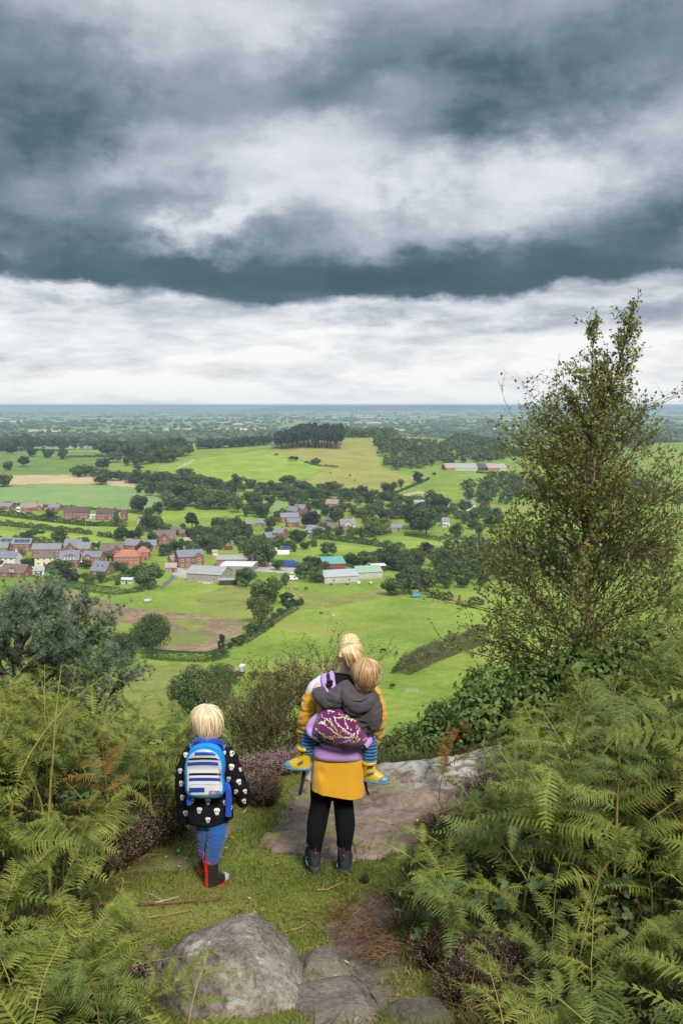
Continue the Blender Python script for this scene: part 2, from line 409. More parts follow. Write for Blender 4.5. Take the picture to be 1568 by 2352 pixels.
def ground(px, py, ymin=3.0):
    """the first point of the land that the picture point shows, beyond the distance ymin"""
    r = ray(px, py); k = r / r[1]; ys = _marchy[_marchy >= ymin]
    zz = CAMZ + k[2] * ys; g = zat(k[0] * ys, ys); hit = np.nonzero(zz <= g)[0]
    if len(hit) == 0: y = ys[-1]
    else:
        i = hit[0]
        if i == 0: y = ys[0]
        else:
            a, b = (zz - g)[i - 1], (zz - g)[i]; y = ys[i - 1] + (ys[i] - ys[i - 1]) * a / (a - b + 1e-12)
    x = k[0] * y; return np.array([x, y, float(zat(x, y))])
def at_y(px, py, y):
    r = ray(px, py); return np.array([r[0] / r[1] * y, y, CAMZ + r[2] / r[1] * y])
def mpp(p):   # metres per picture pixel at a place
    return math.sqrt(p[0] ** 2 + p[1] ** 2 + (p[2] - CAMZ) ** 2) / FPX

def inpoly(x, y, poly):
    poly = np.asarray(poly); ins = np.zeros(x.shape, bool); n = len(poly); j = n - 1
    for i in range(n):
        xi, yi = poly[i]; xj, yj = poly[j]
        c = ((yi > y) != (yj > y)) & (x < (xj - xi) * (y - yi) / (yj - yi + 1e-12) + xi); ins ^= c; j = i
    return ins
def wpoly(pts, ymin=60): return [tuple(ground(px, py, ymin)[:2]) for px, py in pts]

# ------------------------------------------------------------------ ground materials
def field_mat(name, lo, mid, hi, scale=0.05, stripe=None, fine=0.4, blot=None, bump=0.25):
    m = material(name); P = POS(True)
    a = NOISE(P, scale, 5, 0.6); b = NOISE(P, fine, 4, 0.65)
    f = a * 0.45 + b * 0.35 + NOISE(P, 1.6, 3, .6) * .2
    if stripe:
        ang, sc, k = stripe; x, y, _ = sep(P)
        u = x * math.cos(ang) + y * math.sin(ang); w = M('SINE', u * sc + (a - 0.5) * 3.0)
        f = f + w * k
    col = RAMP(f, [(0.39, lo), (0.5, mid), (0.61, hi)])
    if blot:
        c, sc, t0, t1 = blot; n = NOISE(P, sc, 5, 0.62); col = MIX(SS(n, t0, t1), col, c)
    return finish(m, BSDF(col, 0.9, 0.1, b, bump, 0.25))
G_bright = field_mat('pasture grass', (0.118, 0.183, 0.024), (0.186, 0.262, 0.037), (0.276, 0.336, 0.055), 0.03, blot=((0.262, 0.244, 0.067), .018, .53, .72))
G_deep = field_mat('deep green grass', (0.096, 0.165, 0.034), (0.138, 0.213, 0.044), (0.186, 0.262, 0.056), 0.03)
G_pale = field_mat('pale crop grass', (0.151, 0.232, 0.071), (0.207, 0.293, 0.095), (0.262, 0.348, 0.122), 0.02, stripe=(1.2, 1.1, .03))
G_olive = field_mat('dry hill grass', (0.200, 0.201, 0.044), (0.282, 0.275, 0.059), (0.358, 0.329, 0.085), 0.03, blot=((0.318, 0.244, 0.110), .03, .56, .7))
G_lime = field_mat('lime grass', (0.151, 0.232, 0.027), (0.227, 0.317, 0.041), (0.318, 0.390, 0.063), 0.04, stripe=(1.0, .8, .02))
G_rough = field_mat('rough yellowed grass', (0.146, 0.165, 0.037), (0.207, 0.226, 0.051), (0.268, 0.275, 0.073), 0.12)
G_stubble = field_mat('straw stubble', (.36, .26, .14), (.46, .34, .19), (.54, .41, .25), 0.03, stripe=(1.3, 1.6, .03))
G_earth = field_mat('cleared brown earth', (.15, .105, .058), (.24, .17, .095), (.33, .25, .14), 0.10, stripe=(0.6, 0.5, .02), blot=((.17, .20, .05), .045, .48, .66))
G_track = field_mat('pale farm track', (.32, .25, .18), (.42, .34, .25), (.5, .42, .32), 0.2)
G_lane = field_mat('grey lane', (.10, .10, .10), (.14, .14, .135), (.18, .17, .16), 0.3)
G_yard = field_mat('pale gravel yard', (.30, .27, .23), (.40, .36, .31), (.5, .46, .4), 0.3)
G_slope = field_mat('dark slope turf', (.05, .085, .014), (.08, .13, .02), (.12, .18, .03), 0.2, fine=3)  # a darker green than the valley pastures
# the plain: a patchwork of small fields
mp = material('plain patchwork'); P = POS(True); x_, y_, _z = sep(P)
cell = VORONOI(V(x_ * (1 / 260.0), y_ * (1 / 330.0)), 1.0, 'Color'); cr_, cg_, cb_ = sep(cell)
pc = RAMP(cr_, [(0, (.12, .23, .05)), (.22, (.17, .29, .07)), (.42, (.24, .36, .10)), (.58, (.14, .25, .06)), (.68, (.52, .46, .27)), (.80, (.62, .55, .36)), (.88, (.27, .34, .12)), (.95, (.45, .40, .25))], 'CONSTANT')
en = VORONOI(V(x_ * (1 / 260.0), y_ * (1 / 330.0)), 1.0, 'Distance', 'DISTANCE_TO_EDGE')
pn = NOISE(P, 0.004, 5, 0.65)
pc = MIX(SS(en, 0.06, 0.02) * 0.9, pc, (.028, .055, .018))
pc = MIX(SS(pn, 0.56, 0.64) * 0.6, pc, (.030, .058, .020))
G_plain = finish(mp, BSDF(pc, 0.95, 0.05))

FIELDS = [  # object name, material, corner points in the picture, nearest distance
    ('pasture', G_deep, [(-200, 1042), (0, 1036), (60, 1032), (150, 1035), (240, 1045), (280, 1053), (262, 1064), (200, 1072), (160, 1080), (165, 1090), (0, 1092), (-200, 1092)], 700),
    ('stubble_field', G_stubble, [(-200, 1093), (0, 1093), (160, 1091), (300, 1101), (312, 1119), (220, 1112), (120, 1110), (0, 1115), (-200, 1116)], 600),
    ('pasture', G_pale, [(-200, 1117), (0, 1116), (120, 1111), (220, 1113), (300, 1120), (368, 1139), (362, 1155), (340, 1171), (300, 1176), (200, 1167), (0, 1159), (-200, 1159)], 500),
    ('pasture', G_lime, [(-100, 1183), (15, 1187), (130, 1201), (340, 1213), (330, 1221), (200, 1212), (60, 1202), (-100, 1197)], 400),
    ('pasture', G_lime, [(-100, 1216), (10, 1218), (100, 1224), (270, 1238), (262, 1252), (120, 1246), (0, 1240), (-100, 1240)], 400),
    ('pasture', G_lime, [(360, 1172), (400, 1160), (470, 1166), (560, 1178), (620, 1188), (600, 1196), (540, 1200), (470, 1188), (380, 1196)], 500),
    ('pasture', G_pale, [(625, 1154), (700, 1156), (760, 1160), (745, 1180), (640, 1186), (622, 1172)], 600),
    ('pasture', G_lime, [(290, 1090), (400, 1063), (470, 1052), (600, 1034), (640, 1038), (690, 1058), (742, 1077), (690, 1100), (600, 1122), (520, 1108), (400, 1092)], 700),
    ('pasture', G_olive, [(620, 1045), (640, 1028), (790, 1006), (870, 1002), (866, 1076), (955, 1098), (930, 1128), (860, 1134), (700, 1108), (742, 1077), (690, 1056), (645, 1042)], 700),
    ('pasture', G_olive, [(905, 1010), (940, 1004), (1080, 1000), (1070, 1016), (960, 1022)], 1300),
    ('pasture', G_bright, [(925, 1134), (1000, 1088), (1080, 1084), (1230, 1092), (1250, 1130), (1110, 1140), (1000, 1138)], 700),
    ('pasture', G_bright, [(380, 1032), (400, 1008), (440, 1003), (640, 1002), (640, 1012), (560, 1016), (450, 1030)], 1800),
    ('pasture', G_lime, [(910, 1246), (1085, 1234), (1095, 1262), (1080, 1275), (950, 1270), (870, 1262)], 400),
    ('pasture', G_lime, [(650, 1252), (700, 1248), (760, 1250), (900, 1265), (955, 1278), (900, 1285), (700, 1276), (640, 1272)], 400),
    ('bare_earth', G_earth, [(60, 1335), (115, 1342), (190, 1364), (290, 1393), (420, 1409), (562, 1424), (566, 1440), (545, 1462), (500, 1496), (380, 1502), (340, 1500), (380, 1450), (290, 1430), (100, 1420), (0, 1380)], 150),
    ('rough_grass', G_rough, [(440, 1372), (520, 1346), (575, 1352), (566, 1400), (520, 1404), (460, 1390)], 150),
    ('rough_grass', G_rough, [(660, 1350), (740, 1366), (830, 1362), (900, 1345), (1000, 1352), (860, 1376), (760, 1396), (690, 1402), (650, 1380)], 150),
    ('rough_grass', G_rough, [(180, 1580), (230, 1560), (330, 1528), (400, 1526), (470, 1524), (500, 1600), (380, 1640), (200, 1640)], 120),
    ('green_strip', G_rough, [(395, 1430), (410, 1416), (480, 1430), (450, 1452)], 150),
    ('farm_lane', G_lane, [(368, 1352), (378, 1338), (396, 1326), (400, 1318), (407, 1320), (402, 1330), (384, 1346), (374, 1354)], 200),
    ('farm_track', G_track, [(410, 1072), (446, 1054), (450, 1056), (418, 1074)], 700),
    ('farm_track', G_track, [(920, 1138), (960, 1128), (990, 1133), (985, 1137), (960, 1133), (930, 1142)], 600),
    ('farmyard', G_yard, [(425, 1232), (470, 1234), (466, 1248), (418, 1244)], 400),
    ('farmyard', G_yard, [(380, 1300), (405, 1298), (440, 1316), (500, 1338), (470, 1340), (400, 1320)], 300),
    ('village_lane', G_lane, [(735, 1207), (750, 1188), (762, 1176), (768, 1180), (756, 1196), (746, 1210)], 500),
    ('farmyard', G_yard, [(560, 1296), (620, 1292), (700, 1306), (690, 1318), (580, 1312)], 300),
]
FPOLY = [(n, m, np.array(wpoly(p, ym))) for n, m, p, ym in FIELDS]

# ------------------------------------------------------------------ terrain sheet, split along the field boundaries
ys = np.concatenate([np.geomspace(13, 150, 60)[:-1], np.geomspace(150, 1700, 330)[:-1], np.geomspace(1700, 31000, 150)])
ts = np.concatenate([np.linspace(-0.80, -0.42, 24)[:-1], np.linspace(-0.42, 0.42, 440), np.linspace(0.42, 0.80, 24)[1:]])
TX = ts[None, :] * ys[:, None]; TY = np.repeat(ys[:, None], len(ts), 1); TZ = zat(TX, TY)
nc = len(ts); ii, jj = np.meshgrid(np.arange(len(ys) - 1), np.arange(nc - 1), indexing='ij')
quads = np.stack([ii * nc + jj, ii * nc + jj + 1, (ii + 1) * nc + jj + 1, (ii + 1) * nc + jj], -1).reshape(-1, 4)
allv = np.stack([TX, TY, TZ], -1).reshape(-1, 3); cen = allv[quads].mean(1)
cls = np.full(len(quads), -1); wob = np.stack([fbm2(cen[:, 0] / 12, cen[:, 1] / 12, 2, 3), fbm2(cen[:, 0] / 12, cen[:, 1] / 12, 2, 9)], 1) * 1.2
for k, (n, m, pl) in enumerate(FPOLY):
    lo, hi = pl.min(0) - 3, pl.max(0) + 3
    idx = np.nonzero((cen[:, 0] > lo[0]) & (cen[:, 0] < hi[0]) & (cen[:, 1] > lo[1]) & (cen[:, 1] < hi[1]))[0]
    c = cen[idx, :2] + wob[idx]; cls[idx[inpoly(c[:, 0], c[:, 1], pl)]] = k
def sub_mesh(name, sel, mat):
    q = quads[sel]; u, inv = np.unique(q, return_inverse=True)
    return Geo().add(allv[u], inv.reshape(-1, 4)).mesh(name, mat)
def ground_piece(name, sel, mat):
    if sel.any(): tag(obj(name, sub_mesh(name, sel, mat)), kind='structure')
far_h = (cls < 0) & (cen[:, 1] > 12600) & (cen[:, 1] < 19500) & (cen[:, 2] > 26 + 4 * fbm2(cen[:, 0] / 500, cen[:, 1] / 900, 3, 77))
G_far = field_mat('far wooded hill', (.030, .050, .022), (.060, .095, .035), (.16, .21, .07), 0.002, fine=.006)
ground_piece('distant_hills', far_h, G_far)
ground_piece('plain', (cls < 0) & (cen[:, 1] >= 1900) & ~far_h, G_plain)
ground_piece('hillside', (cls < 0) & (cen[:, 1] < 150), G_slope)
ground_piece('valley_ground', (cls < 0) & (cen[:, 1] >= 150) & (cen[:, 1] < 1900), G_bright)
for k, (n, m, pl) in enumerate(FPOLY): ground_piece(n, cls == k, m)
# ------------------------------------------------------------------ tree kinds
L_oak = leafmat('dark broadleaf foliage', [(0, (.026, .046, .013)), (.5, (.058, .095, .024)), (1, (.115, .165, .042))], trans=0.2, objvar=0.75)
L_ash = leafmat('grey green foliage', [(0, (.036, .056, .018)), (.5, (.075, .108, .032)), (1, (.135, .175, .050))], trans=0.2, objvar=0.5)
L_lime = leafmat('yellow green foliage', [(0, (.065, .090, .015)), (.5, (.120, .150, .026)), (1, (.190, .215, .045))], trans=0.25, objvar=0.3)
L_copper = leafmat('copper purple foliage', [(0, (.016, .010, .014)), (.5, (.034, .020, .026)), (1, (.06, .036, .040))], trans=0.15, objvar=0.2)
L_pine = leafmat('dark pine needles', [(0, (.012, .026, .014)), (.5, (.024, .047, .022)), (1, (.042, .074, .032))], trans=0.1, objvar=0.4)
L_rust = leafmat('russet thorn foliage', [(0, (.055, .055, .020)), (.5, (.110, .105, .036)), (1, (.17, .16, .055))], trans=0.2, objvar=0.4)
L_hedge = leafmat('hedge foliage', [(0, (.022, .040, .010)), (.5, (.044, .074, .016)), (1, (.078, .120, .026))], trans=0.2, objvar=0.3)
L_hedge2 = leafmat('clipped bright hedge foliage', [(0, (.045, .080, .010)), (.5, (.080, .130, .018)), (1, (.12, .18, .028))], trans=0.2, objvar=0.2)
B_bark = plain('grey brown bark', (.085, .068, .052), .9, .1, var=.4, scale=3)
B_pine = plain('reddish pine bark', (.16, .085, .055), .9, .1, var=.35, scale=2)

def crown(seed, n, blobs, leaf, ztop=1.0, zbot=0.25, width=0.5, shape='round', droop=0.0):
    r = np.random.default_rng(seed); g = Geo(); cz = (ztop + zbot) / 2; hz = (ztop - zbot) / 2
    cs, rs = [], []
    for k in range(blobs):
        for _ in range(60):
            p = r.uniform(-1, 1, 3)
            if np.linalg.norm(p) <= 1: break
        if shape == 'cone': rad = 1 - 0.85 * (p[2] * .5 + .5)
        elif shape == 'dome': rad = math.sqrt(max(0.05, 1 - (max(p[2], 0)) ** 2))
        elif shape == 'tall': rad = (1 - 0.55 * abs(p[2]) ** 1.6)
        else: rad = 1.0
        b = (0.36 if shape != 'cone' else 0.26) * r.uniform(0.75, 1.2)
        q = np.array([p[0] * rad * (1 - b * .8), p[1] * rad * (1 - b * .8), p[2] * (1 - b * .8)])
        if shape == 'dome': q[2] = q[2] * .9
        cs.append(np.array([q[0] * width, q[1] * width, cz + q[2] * hz])); rs.append(b)
    per = n // blobs; tone = r.uniform(.25, .75, blobs)
    for k in range(blobs):
        d = unit(per, r); rr = rs[k] * r.uniform(0.55, 1.08, per) ** .7
        d2 = d * np.array([1, 1, .85]); c = cs[k] + d2 * rr[:, None] * np.array([width, width, hz]) * np.array([1, 1, 1.0])
        if droop: c[:, 2] -= droop * r.uniform(0, 1, per) ** 2 * (rr / rs[k])
        c[:, 2] = np.maximum(c[:, 2], 0.015)
        nr = d + unit(per, r) * .7; nr /= np.linalg.norm(nr, axis=1)[:, None]
        leaf_quads(g, c, nr, leaf * r.uniform(.6, 1.25, per), r, np.clip(tone[k] + r.normal(0, .16, per), 0, 1))
    return g, np.array(cs)
def trunk_geo(seed, cs, h0, r0, limbs=6, top=0.75):
    r = np.random.default_rng(seed); g = Geo()
    z = np.linspace(0, top, 7); bx = np.cumsum(r.normal(0, .008, 7)); by = np.cumsum(r.normal(0, .008, 7))
    spine = np.stack([bx - bx[0], by - by[0], z], 1); rad = r0 * np.interp(z / top, [0, .08, .5, 1], [1.45, 1, .7, .2])
    tube(g, spine, rad, 7)
    for c in cs[r.permutation(len(cs))[:limbs]]:
        z0 = max(h0, min(c[2] * .72, top * .8)); p0 = np.array([np.interp(z0, z, spine[:, 0]), np.interp(z0, z, spine[:, 1]), z0])
        m = p0 * .45 + c * .55; m[2] = p0[2] * .6 + c[2] * .4
        tube(g, [p0, m, c], [r0 * .42, r0 * .28, r0 * .1], 5)
    return g
PROTO = {}
def proto(kind, nvar, mat, bark, n, blobs, leaf, **kw):
    h0 = kw.pop('h0', .2); r0 = kw.pop('r0', .022); limbs = kw.pop('limbs', 7); top = kw.pop('top', .72); out = []
    for k in range(nvar):
        s = abs(hash_(kind)) % 1000 + k * 17; g, cs = crown(s, n, blobs, leaf, **kw)
        out.append((g.mesh(kind + '_crown', mat, smooth=False), trunk_geo(s + 5, cs, h0, r0, limbs, top).mesh(kind + '_trunk', bark)))
    PROTO[kind] = out
def hash_(s): return sum((i + 1) * ord(c) for i, c in enumerate(s))
proto('oak_tree', 5, L_oak, B_bark, 3400, 26, .042, width=.60, zbot=.02)
proto('ash_tree', 4, L_ash, B_bark, 2900, 26, .038, width=.47, zbot=.03, shape='tall')
proto('willow_tree', 3, L_lime, B_bark, 2800, 18, .034, width=.56, zbot=.08, droop=.20)
proto('copper_beech', 2, L_copper, B_bark, 2600, 22, .042, width=.56, zbot=.04)
proto('bush', 4, L_hedge, B_bark, 1500, 14, .060, width=.66, zbot=.0, shape='dome', h0=.05, r0=.02, top=.5, limbs=5)
proto('thorn_bush', 3, L_rust, B_bark, 1300, 12, .055, width=.7, zbot=.14, shape='dome', h0=.1, r0=.03, top=.5, limbs=6)
proto('cypress_tree', 2, L_pine, B_bark, 1300, 16, .042, width=.24, zbot=.03, shape='cone', h0=.05, r0=.02)
proto('fir_tree', 2, L_pine, B_bark, 1700, 20, .042, width=.36, zbot=.08, shape='cone', h0=.08, r0=.02)
proto('pine_tree', 5, L_pine, B_pine, 1300, 14, .046, width=.27, zbot=.30, shape='tall', h0=.45, r0=.013, limbs=4, top=.9)
proto('near_oak', 2, L_oak, B_bark, 15000, 44, .019, width=.60, zbot=.03, limbs=14)
proto('near_ash', 2, L_ash, B_bark, 14000, 40, .018, width=.52, zbot=.03, limbs=14)
proto('near_thorn', 2, L_rust, B_bark, 5000, 18, .028, width=.7, zbot=.16, shape='dome', h0=.1, r0=.03, top=.5, limbs=8)
PROTO['yew_tree'] = [(a, b) for a, b in PROTO['fir_tree']]
NTREE = [0]
def tree(kind, px, py, hpx, label, group=None, wpx=None, ymin=60, pos=None, h=None, cat=None, parts=True):
    p = ground(px, py, ymin) if pos is None else np.array(pos, float)
    hm = hpx * mpp(p) if h is None else h
    near = {'oak_tree': 'near_oak', 'ash_tree': 'near_ash', 'thorn_bush': 'near_thorn'}.get(kind)
    v = PROTO[near if near and p[1] < 330 else kind]; cr, tr = v[NTREE[0] % len(v)]; NTREE[0] += 1
    natural = {'oak_tree': 1.2, 'ash_tree': .94, 'willow_tree': 1.08, 'copper_beech': 1.08, 'bush': 1.3, 'thorn_bush': 1.4, 'cypress_tree': .5, 'fir_tree': .72, 'yew_tree': .72, 'pine_tree': .5}[kind]
    sx = hm * (random.uniform(.9, 1.1) if wpx is None else (wpx * mpp(p)) / (natural * hm))
    root = empty(kind, (p[0], p[1], p[2] - .02 * hm), random.uniform(0, 6.28)); root.scale = (sx, sx, hm)
    tag(root, label, cat or ('bush' if 'bush' in kind else 'tree'), group)
    obj('crown', cr, root); obj('trunk', tr, root); return root

ONE = [  # kind, x, y of the foot, height, width (picture px), label
    ('oak_tree', 20, 1080, 26, 26, 'small open tree alone at the left end of the dark green hill pasture'),
    ('oak_tree', 55, 1072, 27, 28, 'round dark tree standing lowest in the middle of the left hill pasture'),
    ('oak_tree', 8, 1118, 34, 44, 'large dark tree at the far left tip of the straw field'),
    ('oak_tree', 238, 1079, 30, 38, 'bushy dark tree at the right end of the dark green hill pasture'),
    ('oak_tree', 232, 1113, 38, 52, 'wide dark oak standing in the middle of the straw stubble field'),
    ('oak_tree', 320, 1174, 46, 50, 'large round oak on the right edge of the pale crop field'),
    ('cypress_tree', 367, 1182, 36, 28, 'narrow dark tree just right of the round oak by the pale crop field'),
    ('yew_tree', 441, 1217, 46, 52, 'dark pointed yew in the lime green strip above the village'),
    ('copper_beech', 714, 1214, 46, 48, 'dark purple copper beech beside the brick houses in the valley'),
    ('copper_beech', 167, 1340, 36, 44, 'dark purple tree in front of the gardens of the lower village'),
    ('copper_beech', 975, 1278, 36, 44, 'purple brown tree at the top of the dense copse right of the barns'),
    ('willow_tree', 206, 1342, 34, 42, 'yellow green garden tree right of the purple tree by the clipped hedge'),
    ('oak_tree', 342, 1354, 74, 74, 'big dark oak standing at the corner of the village gardens by the grey lane'),
    ('oak_tree', 586, 1298, 76, 62, 'tall dark tree behind the farm silos in the valley'),
    ('willow_tree', 600, 1432, 78, 74, 'pale olive willow standing alone at the point of the brown earth field'),
    ('oak_tree', 612, 1388, 76, 84, 'massive dark oak just behind the pale olive willow'),
    ('oak_tree', 565, 1348, 50, 54, 'rounded dark tree left of the massive oak below the white barn roof'),
    ('oak_tree', 350, 1502, 104, 100, 'large spreading oak at the lower edge of the brown earth field'),
    ('ash_tree', 282, 1528, 84, 86, 'grey green tree left of the spreading oak, beside the pine'),
    ('cypress_tree', 510, 1497, 50, 28, 'small narrow dark conifer at the lower corner of the brown earth field'),
    ('oak_tree', 602, 1189, 44, 50, 'round dark oak on the right of the pale meadow above the village'),
    ('oak_tree', 545, 1178, 44, 32, 'slim dark oak left of the round oak on the pale meadow'),
    ('ash_tree', 138, 1259, 48, 46, 'grey green tree above the slate roofs of the lower village'),
    ('oak_tree', 663, 1118, 30, 46, 'wide round tree at the foot of the bright hill field'),
    ('oak_tree', 960, 1110, 30, 28, 'dark tree at the corner of the flank wood beside the dry hill field'),
    ('oak_tree', 893, 1134, 34, 42, 'pair-crowned dark tree standing in the dry hill field below the wood'),
    ('ash_tree', 920, 1120, 22, 20, 'small tree right of the dark tree in the dry hill field'),
    ('willow_tree', 872, 1228, 48, 76, 'broad yellowish weeping willow right of the white cottage'),
    ('oak_tree', 978, 1230, 78, 74, 'tall dark tree right of the weeping willow in the valley'),
    ('ash_tree', 1048, 1234, 36, 40, 'olive green round tree below the white house at right'),
    ('ash_tree', 1076, 1151, 34, 34, 'thin open tree on the bright field left of the birch'),
    ('oak_tree', 753, 1278, 38, 46, 'dark rounded tree at the end of the blue lorry yard'),
    ('oak_tree', 685, 1247, 38, 50, 'dark tree between the copper beech and the white tank yard'),
    ('ash_tree', 268, 1207, 38, 18, 'thin pale tree in front of the right hand pair of brick semis'),
    ('oak_tree', 118, 1194, 27, 36, 'round dark tree hiding the bungalow left of the brick semis'),
    ('oak_tree', 408, 1270, 40, 42, 'round tree in front of the brown roofed brick house'),
    ('willow_tree', 46, 1292, 32, 34, 'pale weeping garden tree between the white house and the solar roofs'),
    ('oak_tree', 130, 1326, 46, 44, 'dark garden tree below the cream house in the lower village'),
    ('oak_tree', 281, 1242, 36, 36, 'bright leafed tree on the hedge above the village'),
    ('copper_beech', 302, 1242, 26, 30, 'small dark purple tree above the orange tiled house'),
    ('willow_tree', 403, 1231, 18, 26, 'orange green bush tree beside the brown roofed house'),
    ('cypress_tree', 250, 1290, 20, 14, 'clipped dark conifer left of two beside the orange tiled house'),
    ('cypress_tree', 260, 1290, 20, 14, 'clipped dark conifer right of two beside the orange tiled house'),
    ('bush', 573, 1460, 34, 44, 'rounded green bush in the hedge below the pale olive willow'),
    ('bush', 546, 1484, 26, 36, 'grey bush between the small conifer and the rounded green bush'),
    ('oak_tree', 455, 1668, 150, 150, 'big dark bushy tree below the clipped hedge on the slope'),
    ('ash_tree', 508, 1610, 100, 70, 'olive green tree behind the big dark bushy tree'),
    ('ash_tree', 450, 1745, 100, 150, 'grey green bush directly behind the boy'),
    ('thorn_bush', 545, 1562, 24, 32, 'dark round thorn bush above the white trailer'),
    ('thorn_bush', 585, 1560, 22, 32, 'russet thorn bush first right of the white trailer'),
    ('thorn_bush', 612, 1561, 22, 32, 'russet thorn bush in the middle of three beyond the white trailer'),
    ('thorn_bush', 640, 1562, 24, 34, 'grey thorn bush at the right end of the row beyond the white trailer'),
    ('thorn_bush', 901, 1582, 14, 18, 'lone little thorn tree in the field right of the toddler'),
    ('bush', 673, 1059, 14, 26, 'round dark bush alone on the dry hill field under the pine wood'),
    ('bush', 725, 1067, 18, 26, 'olive thorn bush on the dry hill field right of the round bush'),
    ('bush', 635, 1046, 6, 12, 'tiny dark bush at the lower left corner of the pine wood'),
    ('bush', 318, 1079, 12, 26, 'low bush on the bright hill field beside the track'),
    ('oak_tree', 439, 1024, 12, 12, 'small round tree alone on the far green field'),
    ('oak_tree', 996, 1092, 8, 12, 'small round bush in the field left of the far farm'),
]
for k, x, y, h, w, lab in ONE: tree(k, x, y, h, lab, wpx=w)
